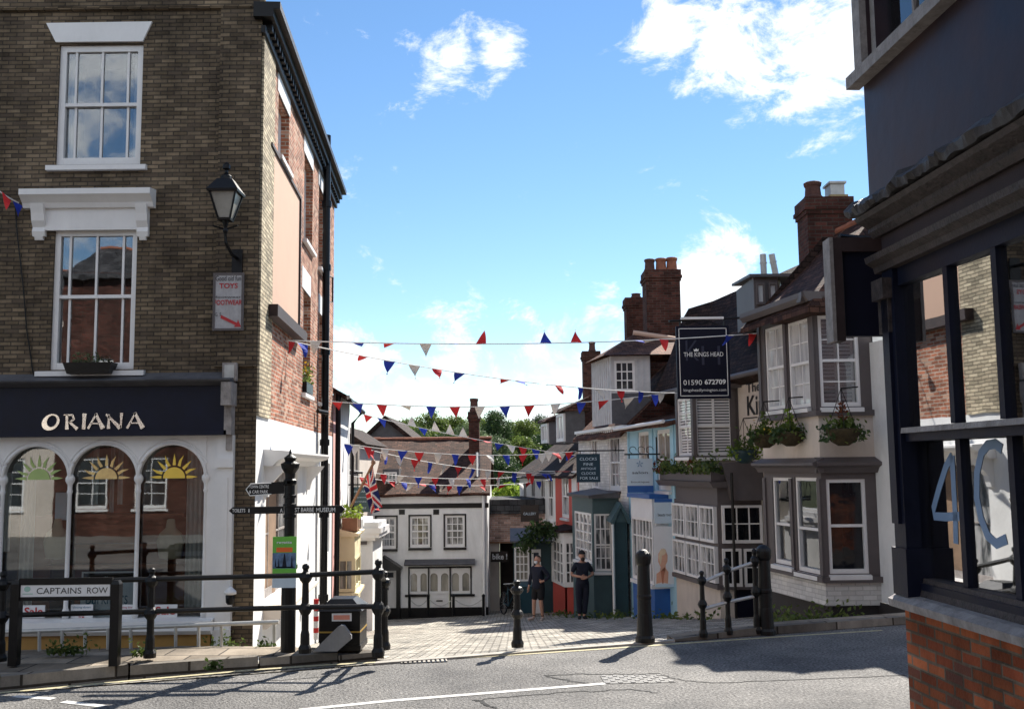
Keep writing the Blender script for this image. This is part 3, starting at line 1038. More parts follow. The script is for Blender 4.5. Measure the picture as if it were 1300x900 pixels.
def chimney(parent, cx, cy, wx, wy, z0, z1, mat, pots, rz=0.0, name='chimney'):
    F = Fr((cx, cy), (-math.sin(rz) * 0 + math.sin(rz), -math.cos(rz)))
    mb = MB()
    hw, hy = wx / 2, wy / 2
    mb.fbox(F, -hw, hw, z0, z1 - .33, -hy, hy)
    for i, (a, b, e) in enumerate(((.33, .25, .03), (.25, .17, .06), (.17, .0, .035))):
        mb.fbox(F, -hw - e, hw + e, z1 - a, z1 - b, -hy - e, hy + e)
    co = mb.build(name, M[mat], parent)
    for (sx, r, h, pm) in pots:
        mb = MB()
        c = F.p(sx, z1 - .02, 0)
        mb.lathe(c, [(r * .92, 0), (r * 1.12, .03), (r * 1.08, .1), (r * .95, .13), (r * .86, h * .75), (r * .98, h * .82), (r * 1.05, h * .95), (r * .9, h), (r * .6, h - .02), (r * .55, h - .1)], 12)
        mb.build('chimney_pot', M[pm], co, smooth=False)
    return co


# ================================================================== the brick corner shop on the left
CX = at(326, 500, 13.5).x
FO = Fr((0, 13.5), (0, -1))
FS = Fr((CX, 13.5), (1, .068))
shop = thing('brick_corner_shop', 'tall brown brick corner shop with black fascia and arched windows', 'shop', (CX, 13.5, -.2))
ZT = 8.18
SLEN = 9.35
r_w1 = FO.rect(73, 57, 180, 209)
r_w2 = FO.rect(66, 292, 172, 469)
zfas_t = FO.sz(150, 491)[1]
zfas_b = FO.sz(150, 551)[1]
zshop_b = FO.sz(150, 784)[1]
s_pil = FO.sz(298, 600)[0]
mb = MB()
mb.wall(FO, -14, CX, zfas_b, ZT + .6, [r_w1, r_w2, (-9.6, -8.5, r_w1[2], r_w1[3]), (-9.7, -8.6, r_w2[2], r_w2[3])], .16)
mb.wall(FO, s_pil, CX, -.9, zfas_b)
mb.wall(FO, -14, FO.sz(-100, 650)[0], -.9, zfas_b)
# raised brick pilaster on the corner
sp0 = FO.sz(277, 250)[0]
mb.fbox(FO, sp0, CX - .002, zfas_t + .25, ZT + .3, .0, .045)
# string courses under the eaves
zc = FO.sz(160, 14)[1]
mb.fbox(FO, -14, CX + .03, zc, zc + .08, 0, .06)
mb.fbox(FO, -14, CX + .03, zc + .08, zc + .2, 0, .03)
mb.fbox(FO, -14, CX + .04, zc + .2, ZT + .28, 0, .07)
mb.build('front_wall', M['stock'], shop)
# side wall
zwb = FS.sz(332, 529)[1]
r_s1 = FS.rect(353, 132, 367, 208)
r_s2 = FS.rect(386, 205, 397, 312)
r_s3 = FS.rect(405, 245, 413, 345)
r_l2 = FS.rect(384.5, 372, 394, 500)
r_l3 = FS.rect(405, 402, 413, 512)
r_pan = FS.rect(340, 235, 378, 405)
holes = [r_s1, r_s2, r_s3, r_l2, r_l3]
mb = MB()
s_q = FS.sz(345, 300)[0]
mb.wall(FS, s_q, SLEN, zwb, ZT, holes, .2)
mb.build('side_wall', M['redbrick'], shop)
mb = MB()
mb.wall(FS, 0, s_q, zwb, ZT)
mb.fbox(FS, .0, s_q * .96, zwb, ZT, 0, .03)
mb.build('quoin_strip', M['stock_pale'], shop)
r_low = FS.rect(337, 600, 377, 752)
r_low2 = FS.rect(411.5, 588, 418.5, 702)
mb = MB()
mb.wall(FS, 0, SLEN, -2.6, zwb, [r_low, r_low2], .22)
mb.build('rendered_side_wall', M['white_wall'], shop)
pback = [FS.p(SLEN, 0), Vector((-14, 22.8, 0)), Vector((-14, 13.5, 0))]
mb = MB()
for a, b in zip(pback, pback[1:]):
    mb.add([(a.x, a.y, -2), (b.x, b.y, -2), (b.x, b.y, ZT), (a.x, a.y, ZT)], [(0, 1, 2, 3)])
mb.build('rear_wall', M['redbrick'], shop)
# eaves with dentils along the side, slate roof above
ze = FS.sz(334, 14)[1]
mb = MB()
mb.fbox(FS, -.12, SLEN + .1, ZT - .12, ZT - .02, 0, .06)
s = .05
while s < SLEN:
    mb.fbox(FS, s, s + .11, ZT - .02, ZT + .09, 0, .12)
    s += .22
mb.fbox(FS, -.16, SLEN + .12, ZT + .09, ZT + .2, -.1, .17)
mb.fbox(FS, -.16, SLEN + .14, ZT + .2, ZT + .3, -.1, .26)
mb.build('eaves_cornice', M['iron'], shop)
mb = MB()
q = [FO.p(-14, 0, .05), FO.p(CX + .2, 0, .05), FS.p(SLEN + .1, 0, .22), Vector((-14, 23, 0))]
c0, c1 = Vector((-9, 17.6, 0)), Vector((-8.0, 19.5, 0))
zr0, zr1 = ZT + .3, ZT + 1.6
P_ = [(v.x, v.y, zr0) for v in q] + [(c0.x, c0.y, zr1), (c1.x, c1.y, zr1)]
mb.add(P_, [(0, 1, 4), (1, 5, 4), (1, 2, 5), (2, 3, 5), (3, 4, 5), (3, 0, 4), (3, 2, 1, 0)])
mb.build('roof', M['slate'], shop)

# render panel and its wooden sill
a0, a1, b0, b1 = r_pan
ptop_l = FS.sz(341, 185)[1]; ptop_r = FS.sz(376, 247)[1]
ztp = (ptop_l + ptop_r) / 2
mb = MB()
mb.fbox(FS, a0, a1, b0, ztp, -.05, .022)
pn = mb.build('render_panel', M['beige'], shop)
mb = MB()
mb.fbox(FS, a0 - .02, a1 + .06, ztp, ztp + .05, 0, .05)
mb.fbox(FS, a1, a1 + .06, b0, ztp, 0, .05)
mb.build('panel_edging', M['brownwood'], pn)
mb = MB()
mb.fbox(FS, a0 - .05, a1 + .1, b0 - .17, b0 - .002, 0, .16)
mb.build('panel_sill', M['brownwood'], pn)

# windows of the front
LB = [.07, .5, .93]
wo = window(FO, r_w1, shop, vs=[.135, .5, .865], sash=.5, fw=.085, bar=.03, dep=.07, pane='glass', room=.8, sill=.1, label='upper sash window reflecting blue sky',
            curtain=[(.0, .1, 0, 1), (.9, 1, 0, 1)])
wo = window(FO, r_w2, shop, vs=[.13, .5, .87], sash=.52, fw=.075, bar=.03, dep=.07, pane='glass', room=.9, sill=.16, label='lower sash window under the bracketed hood')
for k, rr in enumerate(((-9.6, -8.5, r_w1[2], r_w1[3]), (-9.7, -8.6, r_w2[2], r_w2[3]))):
    window(FO, rr, shop, vs=[.5], sash=.5, fw=.08, dep=.07, sill=.1)
# flat splayed lintel
mb = MB()
pl = [FO.sz(*p) for p in ((72, 55), (182, 54), (194, 29), (60, 31))]
mb.fpoly(FO, pl, 0, .035)
mb.build('lintel', M['white'], shop)
# bracketed hood
hs0, hs1, hz0, hz1 = FO.rect(34, 245, 198, 264)
mb = MB()
mb.profile(FO, hs0, hs1, [(0, hz0 - .02), (.10, hz0 - .02), (.13, hz0 + .04), (.20, hz0 + .10), (.24, hz0 + .13), (.24, hz1), (0, hz1 + .03)])
f0, f1, fz0, fz1 = FO.rect(57, 263, 188, 293)
mb.fbox(FO, f0, f1, fz0, hz0 - .02, 0, .05)
ho = mb.build('window_hood', M['white'], shop)
for (ua, ub) in ((44, 60), (176, 190)):
    c0_, c1_, cz0, cz1 = FO.rect(ua, 262, ub, 301)
    mb = MB()
    mb.profile(FO, c0_, c1_, [(0, cz0), (.05, cz0), (.07, cz0 + .06), (.05, cz0 + .12), (.10, cz0 + .2), (.12, cz0 + .3), (.16, cz1), (0, cz1)])
    mb.profile(FO, c0_ + .03, c1_ - .03, [(0, cz0 - .05), (.04, cz0 - .05), (.06, cz0), (0, cz0)])
    mb.build('console_bracket', M['white'], ho)
# side windows (white lintels, deep reveals)
for k, (rr, lt) in enumerate(((r_s1, (353, 97, 367.5, 134)), (r_s2, (386, 178, 397, 209)), (r_s3, (404.5, 219, 413.5, 247)), (r_l2, (383.5, 344, 393.5, 376)), (r_l3, (404.5, 379, 413.5, 404)))):
    window(FS, rr, shop, vs=[.5], sash=.5, fw=.07, dep=.16, pane='pane_white' if k == 0 else 'pane', sill=(.02 if k == 0 else .1))
    a, b, c, d = FS.rect(*lt)
    mb = MB()
    mb.fbox(FS, a - .05, b + .05, rr[3], max(d, rr[3] + .3), -.02, .012)
    mb.build('lintel', M['white'], shop)
# ground floor side window with hood
window(FS, r_low, shop, vs=[.33, .66], hs=[.5], fw=.1, dep=.15, pane='pane_curtain', sill=.06, frame='weathered', sillmat='white')
window(FS, r_low2, shop, vs=[], hs=[.5], fw=.08, dep=.18, pane='pane_curtain', sill=False)
d0, d1, dz0, dz1 = FS.rect(334, 571, 392, 600)
mb = MB()
ztop_h = FS.sz(336, 573)[1]
mb.profile(FS, d0, d1, [(0, ztop_h - .2), (.12, ztop_h - .2), (.2, ztop_h - .12), (.34, ztop_h - .08), (.38, ztop_h - .03), (.38, ztop_h), (0, ztop_h + .03)])
ho2 = mb.build('door_hood', M['white'], shop)
for s_ in (d0 + .1, d1 - .25):
    mb = MB()
    mb.profile(FS, s_, s_ + .13, [(0, ztop_h - .62), (.05, ztop_h - .62), (.09, ztop_h - .45), (.26, ztop_h - .26), (.3, ztop_h - .2), (0, ztop_h - .2)])
    mb.build('console_bracket', M['white'], ho2)
mb = MB()
mb.profile(FS, r_low[0] - .1, r_low[1] + .1, [(0, r_low[2] - .3), (.05, r_low[2] - .3), (.36, r_low[2] - .06), (.36, r_low[2] - .02), (0, r_low[2] - .02)])
mb.build('window_ledge', M['cream'], ho2)
# downpipe with hopper bracket
pb = FS.sz(403, 700)[0]
mb = MB()
px0 = FS.sz(403.5, 160)
mb.tube([FS.p(pb, -2.2, .12), FS.p(pb, px0[1], .12)], .075, 10)
for z in (-.4, 1.2, 2.6, 4.4, 6.1, 7.4):
    mb.tube([FS.p(pb, z, .12), FS.p(pb, z + .12, .12)], .098, 10)
mb.build('downpipe', M['black'], shop, smooth=False)
mb = MB()
zb = FS.sz(410, 355)[1]
mb.tube([FS.p(pb + .05, zb, .15), FS.p(pb + .3, zb, .22), FS.p(pb + .3, zb - .5, .22), FS.p(pb + .05, zb - .55, .15)], .02, 6)
mb.build('pipe_bracket', M['black'], shop)
mb = MB()
zb = FS.sz(395, 523)[1]
mb.tube([FS.p(pb - .6, zb + .05, .05), FS.p(pb - .35, zb + .03, .2), FS.p(pb - .1, zb - .05, .16), FS.p(pb - .1, -2, .07)], .04, 8)
mb.build('branch_pipe', M['black'], shop)
# loose cable down the front
mb = MB()
pts = [FO.sz(*p) for p in ((20, 258), (23, 300), (30, 360), (35, 420), (44, 480))]
mb.tube([FO.p(s, z, .02) for s, z in pts], .008, 5)
mb.build('loose_cable', M['black'], shop)

# ---- shopfront
se = FO.sz(293, 520)[0]
mb = MB()
mb.fbox(FO, -14, se, zfas_b, zfas_t, 0, .16)
mb.fbox(FO, -14, se, zfas_b - .03, zfas_b + .03, 0, .2)
fas = mb.build('fascia', M['navy'], shop)
mb = MB()
mb.profile(FO, -14, se + .06, [(0, zfas_t - .01), (.19, zfas_t - .01), (.3, zfas_t + .04), (.32, zfas_t + .06), (.1, zfas_t + .1), (0, zfas_t + .18)])
mb.build('fascia_cornice', M['lead'], fas)
mb = MB()
e0, e1, ez0, ez1 = FO.rect(288, 487, 301, 552)
mb.fbox(FO, e0, e1, ez1 - .3, ez1, .02, .3)
mb.fbox(FO, e0 + .02, e1 - .02, ez0, ez1 - .3, .02, .2)
mb.fbox(FO, e0 + .03, e1 - .03, ez0 - .2, ez0, .02, .13)
mb.build('fascia_bracket', M['weathered'], fas)


# ORIANA in flared strokes
def stroke(mb, F, a, b, wa, wb, o=.176, t=.02, org=(0, 0), k=1.0):
    ax, ay = a; bx, by = b
    dx, dy = bx - ax, by - ay
    l = math.hypot(dx, dy); nx, ny = -dy / l, dx / l
    pts = [(ax + nx * wa / 2, ay + ny * wa / 2), (ax - nx * wa / 2, ay - ny * wa / 2), ((ax + bx) / 2 - nx * (wa + wb) / 5, (ay + by) / 2 - ny * (wa + wb) / 5),
           (bx - nx * wb / 2, by - ny * wb / 2), (bx + nx * wb / 2, by + ny * wb / 2), ((ax + bx) / 2 + nx * (wa + wb) / 5, (ay + by) / 2 + ny * (wa + wb) / 5)]
    mb.fpoly(F, [(org[0] + x * k, org[1] + y * k) for x, y in pts], o - t, o)


mb = MB()
z_b = FO.sz(125, 545)[1]; z_t = FO.sz(125, 527)[1]
kk = (z_t - z_b) / 1.0
S = lambda u: FO.sz(u, 536)[0]
# O : a ring of varying thickness
cx_, cz_ = S(72), (z_b + z_t) / 2
ro_, n_ = [], 28
out_, in_ = [], []
for i in range(n_):
    a = 2 * PI * i / n_
    out_.append((cx_ + .115 * math.cos(a), cz_ + .105 * math.sin(a) + .02 * math.cos(a)))
    in_.append((cx_ + .015 + .066 * math.cos(a), cz_ + .012 + .075 * math.sin(a) + .01 * math.cos(a)))
for i in range(n_):
    j = (i + 1) % n_
    mb.fpoly(FO, [out_[i], out_[j], in_[j], in_[i]], .158, .178)
k = kk
st = lambda o_, a, b, wa, wb: stroke(mb, FO, a, b, wa, wb, org=(o_, z_b), k=k)
o_ = S(88)
st(o_, (.25, -.02), (.22, 1.0), .26, .17); st(o_, (.0, 1.0), (.62, .98), .08, .14); st(o_, (.62, .99), (.72, .66), .14, .17); st(o_, (.72, .68), (.35, .46), .16, .08); st(o_, (.4, .52), (.98, .0), .15, .26)
o_ = S(109.5)
st(o_, (.22, -.02), (.25, 1.08), .25, .3)
o_ = S(118)
st(o_, (.05, .02), (.6, 1.06), .17, .12); st(o_, (.55, 1.06), (1.1, .02), .2, .34); st(o_, (.25, .38), (.82, .38), .09, .1)
o_ = S(141)
st(o_, (.2, .0), (.2, 1.0), .25, .1); st(o_, (.0, 1.02), (1.02, .04), .14, .3); st(o_, (1.05, .05), (1.08, 1.1), .12, .22)
o_ = S(167)
st(o_, (.05, .02), (.6, 1.1), .17, .12); st(o_, (.55, 1.1), (1.15, .02), .2, .34); st(o_, (.25, .38), (.82, .38), .09, .1)
mb.build('lettering', M['gilt'], fas)

# arcade of round-headed shop windows
cols = [-82, 4, 89, 176, 262]
zs_ = FO.sz(132, 607)[1]
ztp = zfas_b - .03
mb = MB()
Sx = [FO.sz(u, 650)[0] for u in cols]
for a, b in zip(Sx, Sx[1:]):
    c = (a + b) / 2
    r_ = (b - a) / 2 - .012
    arc = [(c + r_ * math.cos(PI - PI * i / 20), zs_ + r_ * math.sin(PI * i / 20)) for i in range(21)]
    for i in range(20):
        p0, p1 = arc[i], arc[i + 1]
        mb.fpoly(FO, [p0, p1, (p1[0], ztp), (p0[0], ztp)], -.02, .06)
    mb.fbox(FO, a, c - r_, zs_, ztp, -.02, .06).fbox(FO, c + r_, b, zs_, ztp, -.02, .06)
    ring = [FO.p(c + (r_ + .012) * math.cos(PI - PI * i / 24), zs_ + (r_ + .012) * math.sin(PI * i / 24), .065) for i in range(25)]
    mb.tube(ring, .022, 6)
    ring = [FO.p(c + (r_ + .06) * math.cos(PI - PI * i / 24), zs_ + (r_ + .06) * math.sin(PI * i / 24), .06) for i in range(3, 22)]
    mb.tube(ring, .012, 5)
mb.fbox(FO, Sx[-1], s_pil, zshop_b - .1, ztp, -.02, .05)
mb.fbox(FO, FO.sz(-112, 650)[0], Sx[0], zshop_b - .1, ztp, -.02, .06)
arc_o = mb.build('shop_arcade', M['white'], shop)
for a in Sx:
    mb = MB()
    c = FO.p(a, 0, .03)
    mb.lathe((c.x, c.y, 0), [(.04, zshop_b), (.045, zshop_b + .1), (.03, zshop_b + .14), (.027, zs_ - .2), (.04, zs_ - .17), (.03, zs_ - .14), (.032, zs_ - .08), (.06, zs_ - .03), (.06, zs_ + .01), (.03, zs_ + .06)], 10)
    mb.build('column', M['white'], arc_o, smooth=True)
SUNS = [M['yellow'], plain('reflection_tinted_sticker', (.42, .55, .2), .5, .1, 5), plain('pale_orange_window_sticker', (.95, .62, .25), .5, .25, 12), M['yellow']]  # green one has the pane's reflection tint painted in; middle one is paler
for a, b in zip(Sx, Sx[1:]):
    c = (a + b) / 2
    r_ = (b - a) / 2
    mb = MB()
    pts = [(a, zshop_b), (b, zshop_b)] + [(c + r_ * math.cos(PI * i / 16), zs_ + r_ * math.sin(PI * i / 16)) for i in range(17)]
    mb.fpoly(FO, pts, -.035, -.028)
    po = mb.build('shop_pane', M['glass_shop'], arc_o)
    mb = MB()
    rr = .145
    mb.fpoly(FO, [(c + rr * math.cos(PI * i / 18), zs_ - .01 + rr * math.sin(PI * i / 18)) for i in range(19)], -.026, -.022)
    for i in range(9):
        an = PI * i / 8
        u_ = Vector((math.cos(an), math.sin(an))); n2_ = Vector((-u_.y, u_.x))
        q0 = Vector((c, zs_ - .005 + (.012 if i in (0, 8) else 0))) + u_ * (rr + .02)
        wv = .012 if i % 2 else 0
        p_ = [q0 - n2_ * .02, q0 + u_ * .07 - n2_ * (.017 - wv), q0 + u_ * .155, q0 + u_ * .07 + n2_ * (.017 + wv), q0 + n2_ * .02]
        mb.fpoly(FO, [(x.x, x.y) for x in p_], -.026, -.022)
    mb.build('sun_sticker', SUNS[Sx.index(a)], arc_o)
# pilaster, sill and plinth
mb = MB()
p0, p1 = Sx[-1] + .16, s_pil
mb.fbox(FO, p0, p1, -.3, ztp, .05, .10)
mb.fbox(FO, p0 + .06, p1 - .06, .75, ztp - .55, .10, .115)
mb.fbox(FO, p0 - .02, p1 + .01, ztp - .42, ztp - .3, .10, .14)
mb.fbox(FO, p0 - .02, p1 + .01, -.3, .12, .10, .13)
mb.build('shop_pilaster', M['white'], shop)
mb = MB()
zb_ = FO.sz(150, 803)[1]
mb.profile(FO, -14, Sx[-1] + .15, [(-.1, zb_), (.2, zb_), (.24, zb_ + .05), (.22, zshop_b - .02), (.06, zshop_b), (-.1, zshop_b)])
mb.build('shop_sill', M['white'], shop)
mb = MB()
mb.fbox(FO, -14, Sx[-1] + .12, -.6, zb_, -.1, .14)
mb.build('shop_plinth', M['tan_base'], shop)
# interior of the shop
mb = MB()
o0, o1 = -.06, -2.4
za, zb2 = zshop_b - .05, ztp
p = FO.p
mb.add([p(-7.6, za, o0), p(s_pil, za, o0), p(s_pil, zb2, o0), p(-7.6, zb2, o0), p(-7.6, za, o1), p(s_pil, za, o1), p(s_pil, zb2, o1), p(-7.6, zb2, o1)],
       [(4, 5, 6, 7), (0, 1, 5, 4), (2, 3, 7, 6), (1, 2, 6, 5), (3, 0, 4, 7)])
mb.build('shop_interior', M['shop_room'], shop)
# timber display back and hanging drapes
mb = MB()
for (u0, v0, u1, v1, o) in ((96, 640, 172, 782, -.9), (150, 610, 235, 782, -1.1), (40, 655, 64, 782, -.8), (225, 640, 236, 782, -.75)):
    mb.fbox(FO, *FO.rect(u0, v0, u1, v1, o), o - .04, o)
for v in (652, 690, 716):
    a, b, c, d = FO.rect(60, v, 235, v + 5, -.7)
    mb.fbox(FO, a, b, c, d, -.9, -.65)
mb.build('display_shelves', M['room_brown'], shop)
mb = MB()
for (u0, u1, v0, v1, o) in ((236, 259, 570, 778, -.3), (26, 44, 570, 770, -.45), (118, 126, 560, 640, -.5), (140, 146, 560, 650, -.5), (150, 157, 560, 640, -.5), (2, 14, 600, 700, -.5)):
    a, b, c, d = FO.rect(u0, v0, u1, v1, o)
    n_ = max(4, int((b - a) / .02))
    top = [(a + (b - a) * i / n_, o + .02 * math.sin(i * 2.1)) for i in range(n_ + 1)]
    m_ = n_ + 1
    mb.add([FO.p(s, c, oo) for s, oo in top] + [FO.p(s, d, oo) for s, oo in top], [(i, i + 1, m_ + i + 1, m_ + i) for i in range(n_)])
mb.build('window_drape', M['curtain'], shop)
mb = MB()
a, b, c, d = FO.rect(70, 625, 86, 660, -.5)
mb.fbox(FO, a, b, c, d, -.56, -.5)
mb.build('picture_panel', M['skyblue_card'], shop)


def bust(u, v, label):
    q = at(u, v, 13.95)
    mb = MB()
    mb.lathe((q.x, q.y, q.z), [(.02, -.02), (.15, .0), (.17, .12), (.19, .22), (.15, .33), (.07, .4), (.055, .5), (.04, .52)], 14)
    # flatten front to back
    mb.v = [Vector((v_.x, q.y + (v_.y - q.y) * .5, v_.z)) for v_ in mb.v]
    o = mb.build('necklace_bust', M['bust'], smooth=True)
    tag(o, label, 'display bust', 'necklace busts in the shop window')


bust(72, 708, 'cream necklace bust behind the leftmost arched shop pane')
bust(216, 708, 'cream necklace bust behind the rightmost arched shop pane')


def card(name, F, r, o, mat, label, cat, texts=(), group=None, th=.008, frame=None, extra=()):
    t_ = thing(name, label, cat, F.p((r[0] + r[1]) / 2, r[2], o), group)
    mb = MB()
    mb.fbox(F, r[0], r[1], r[2], r[3], o - th, o)
    bo = mb.build('board', M[mat], t_)
    if frame:
        fm, fwid = frame
        mb = MB()
        for q_ in ((r[0], r[1], r[3] - fwid, r[3]), (r[0], r[1], r[2], r[2] + fwid), (r[0], r[0] + fwid, r[2] + fwid, r[3] - fwid), (r[1] - fwid, r[1], r[2] + fwid, r[3] - fwid)):
            mb.fbox(F, *q_, o, o + .008)
        mb.build('border', M[fm], t_)
    w_, h_ = r[1] - r[0], r[3] - r[2]
    for (f0, f1, g0, g1, m_) in extra:
        mb = MB()
        mb.fbox(F, r[0] + w_ * f0, r[0] + w_ * f1, r[2] + h_ * g0, r[2] + h_ * g1, o, o + .003)
        mb.build('printed_panel', M[m_], bo)
    bym = {}
    for tx in texts:
        s_, f0, f1, g0, g1, m_ = tx[:6]
        bold = tx[6] if len(tx) > 6 else 0
        mb = bym.setdefault(m_, MB())
        put_text(mb, F, s_, r[0] + w_ * f0, r[0] + w_ * f1, r[2] + h_ * g0, r[2] + h_ * g1, o + .006, bold)
    for m_, mb in bym.items():
        mb.build('lettering', M[m_], bo)
    return t_


FW = FO
card('sale_poster', FW, FW.rect(29, 768, 57, 784, -.02), -.018, 'poster_white', 'white card reading Sale in the leftmost shop pane', 'poster', [('Sale', .08, .92, .2, .85, 'ink_red', .02)], 'sale cards in the shop window')
card('sale_poster', FW, FW.rect(195, 767, 225, 783, -.02), -.018, 'poster_white', 'white card reading Sale in the rightmost shop pane', 'poster', [('Sale', .08, .92, .2, .85, 'ink_red', .02)], 'sale cards in the shop window')
card('notice', FW, FW.rect(90, 767, 118, 784, -.02), -.018, 'poster_white', 'white notice with small red and blue lines low in middle shop pane', 'poster', [('closing down', .1, .9, .68, .88, 'ink_blue'), ('everything', .15, .85, .4, .6, 'ink_blue'), ('1/2', .38, .62, .02, .34, 'ink_red', .02)])
card('notice', FW, FW.rect(150, 767, 172, 784, -.02), -.018, 'poster_white', 'small white notice right of the street name post', 'poster', [('closing down', .1, .9, .68, .88, 'ink_red'), ('everything', .15, .85, .4, .6, 'ink_red')])
card('shop_placard', FW, FW.rect(102, 740, 172, 786, -.12), -.12, 'poster_lilac', 'pale blue placard with teal name in middle shop pane', 'sign', [('Burkmars', .1, .86, .42, .78, 'ink_blue')])
card('chalkboard', FW, FW.rect(104, 725, 172, 741, -.16), -.16, 'room', 'white framed chalkboard above the pale blue placard', 'sign', [('jewellery', .12, .7, .2, .6, 'poster_lilac')], frame=('poster_white', .02))

# things fixed on the corner shop
card('painted_sign', FO, FO.rect(271, 347, 310, 420, .05), .075, 'old_sign', 'faded old sign advertising toys and footwear under the wall lantern', 'sign',
     [('Good old fun', .08, .9, .86, .95, 'ink'), ('TOYS', .2, .8, .73, .82, 'ink_red', .02), ('footwear', .08, .92, .56, .60, 'ink'), ('FOOTWEAR', .05, .95, .44, .53, 'ink_red', .02), ('G. S.', .08, .3, .25, .31, 'ink')],
     frame=('pubgrey', .03))
# the red arrow of that sign
pr = bpy.data.objects['painted_sign']
mb = MB()
pa = [FO.sz(*p_) for p_ in ((283, 401), (303, 411), (304, 407), (308, 416), (299, 416), (301, 414), (282, 405))]
mb.fpoly(FO, pa, .075, .082)
mb.build('painted_arrow', M['ink_red'], pr)
# alarm box
a_ = thing('alarm_box', 'pale grey box fixed on the brick pier above the fascia end', 'alarm box', FO.p(*FO.sz(292, 470), .05))
r_ = FO.rect(284, 461, 302, 484, .05)
mb = MB(); mb.fbox(FO, *r_, .045, .12); mb.build('casing', M['weathered'], a_)
mb = MB(); mb.fbox(FO, r_[0] + .03, r_[1] - .03, r_[2] + .03, r_[3] - .03, .12, .128); mb.build('cover', M['greymetal'], a_)
# window box on the first-floor sill
wb = thing('window_box', 'small dark planter with grey seedlings on first floor sill', 'planter', FO.p(FO.sz(115, 475)[0], FO.sz(115, 475)[1], .1))
r_ = FO.rect(84, 461, 146, 475, .1)
mb = MB(); mb.hexa([FO.p(r_[0] + .05, r_[2], .02), FO.p(r_[1] - .05, r_[2], .02), FO.p(r_[1] - .05, r_[2], .2), FO.p(r_[0] + .05, r_[2], .2), FO.p(r_[0], r_[3], .0), FO.p(r_[1], r_[3], .0), FO.p(r_[1], r_[3], .22), FO.p(r_[0], r_[3], .22)])
mb.build('trough', M['black'], wb)
mb = MB()
for i in range(160):
    mb.leaf(FO.p(random.uniform(r_[0] + .1, r_[1] - .2), r_[3] + random.random() ** 2 * .14, random.uniform(.03, .18)), .022)
mb.build('seedlings', M['leaf_grey'], wb, uv=False)
# planter on the side wall sill
sp_ = thing('sill_planter', 'small pot of yellow flowers on the side wall sill beside the downpipe', 'planter', FS.p(r_l2[0] + .4, r_l2[2], .05))
mb = MB(); mb.fbox(FS, r_l2[0] + .05, r_l2[1] - .1, r_l2[2], r_l2[2] + .18, -.12, .07); mb.build('trough', M['black'], sp_)
mb = MB()
for i in range(120):
    mb.leaf(FS.p(random.uniform(r_l2[0] + .05, r_l2[1] - .1), r_l2[2] + .18 + random.random() ** 2 * .3, random.uniform(-.1, .1)), .04)
mb.build('leaves', M['leaf_mid'], sp_, uv=False)
mb = MB()
for i in range(22):
    mb.leaf(FS.p(random.uniform(r_l2[0] + .05, r_l2[1] - .1), r_l2[2] + .3 + random.random() * .25, random.uniform(-.08, .12)), .04)
mb.build('flowers', M['flower_yellow'], sp_, uv=False)

# ash bin on the white pilaster
ab = thing('wall_ash_bin', 'black pear shaped ash bin with white cap on the white pilaster', 'ash bin', FO.p(FO.sz(298, 765)[0], FO.sz(298, 765)[1], .2))
c = FO.p(FO.sz(298, 765)[0], 0, .22)
z0 = FO.sz(298, 767, .22)[1]; z1 = FO.sz(298, 748, .22)[1]
mb = MB(); mb.lathe((c.x, c.y, 0), [(.035, z0), (.055, z0 + .03), (.06, z1 - .08), (.05, z1 - .06)], 12); mb.fbox(FO, FO.sat((c.x, c.y)) - .02, FO.sat((c.x, c.y)) + .02, z0 + .04, z0 + .08, .1, .2); mb.build('body', M['black'], ab, smooth=True)
mb = MB(); mb.lathe((c.x, c.y, 0), [(.05, z1 - .065), (.08, z1 - .055), (.075, z1 - .02), (.03, z1 + .02), (.01, z1 + .04)], 12); mb.build('cap', M['white'], ab, smooth=True)

# wall lantern
ls, lz = FO.sz(293, 240, .5)
LO = .55
sL = FO.sz(287, 245, LO)[0]
lp = FO.p(sL, 0, LO)
zz = lambda v: FO.sz(287, v, LO)[1]
la = thing('wall_lantern', 'black four sided lantern on a bracket fixed to the brick corner', 'street lamp', FO.p(sL, zz(300), .05))
mb = MB()
c45 = PI / 4
zb0, zt0 = zz(278), zz(244)
rb, rt = .11, .245
for sx, sy in ((1, 1), (1, -1), (-1, 1), (-1, -1)):
    mb.tube([(lp.x + sx * rb * .707, lp.y + sy * rb * .707, zb0), (lp.x + sx * rt * .707, lp.y + sy * rt * .707, zt0)], .014, 6)
mb.lathe((lp.x, lp.y, 0), [(rb * 1.05, zb0 - .03), (rb * 1.12, zb0)], 4, c45)
mb.lathe((lp.x, lp.y, 0), [(.02, zb0 - .2), (.035, zb0 - .16), (.02, zb0 - .12), (.05, zb0 - .03)], 8)
mb.build('frame', M['black'], la)
mb = MB()
mb.lathe((lp.x, lp.y, 0), [(rb * .95, zb0), (rt * .95, zt0)], 4, c45)
mb.build('lantern_glass', M['lamp_glass'], la)
mb = MB()
zr_ = zz(229)
mb.lathe((lp.x, lp.y, 0), [(rt * 1.12, zt0 - .03), (rt * 1.16, zt0), (rt * .55, zr_), (.07, zr_ + .02)], 4, c45)
mb.lathe((lp.x, lp.y, 0), [(.075, zr_), (.07, zr_ + .05), (.04, zr_ + .08), (.02, zr_ + .1), (.02, zr_ + .13), (.05, zr_ + .15), (.05, zr_ + .2), (.01, zr_ + .24)], 10)
mb.build('cap', M['black'], la)
mb = MB()
mb.tube([(lp.x, lp.y, zb0 - .18), (lp.x, lp.y + .02, zb0 - .3), (lp.x + .02, lp.y + .25, zb0 - .42), (lp.x + .03, 13.45, zb0 - .42)], .022, 6)
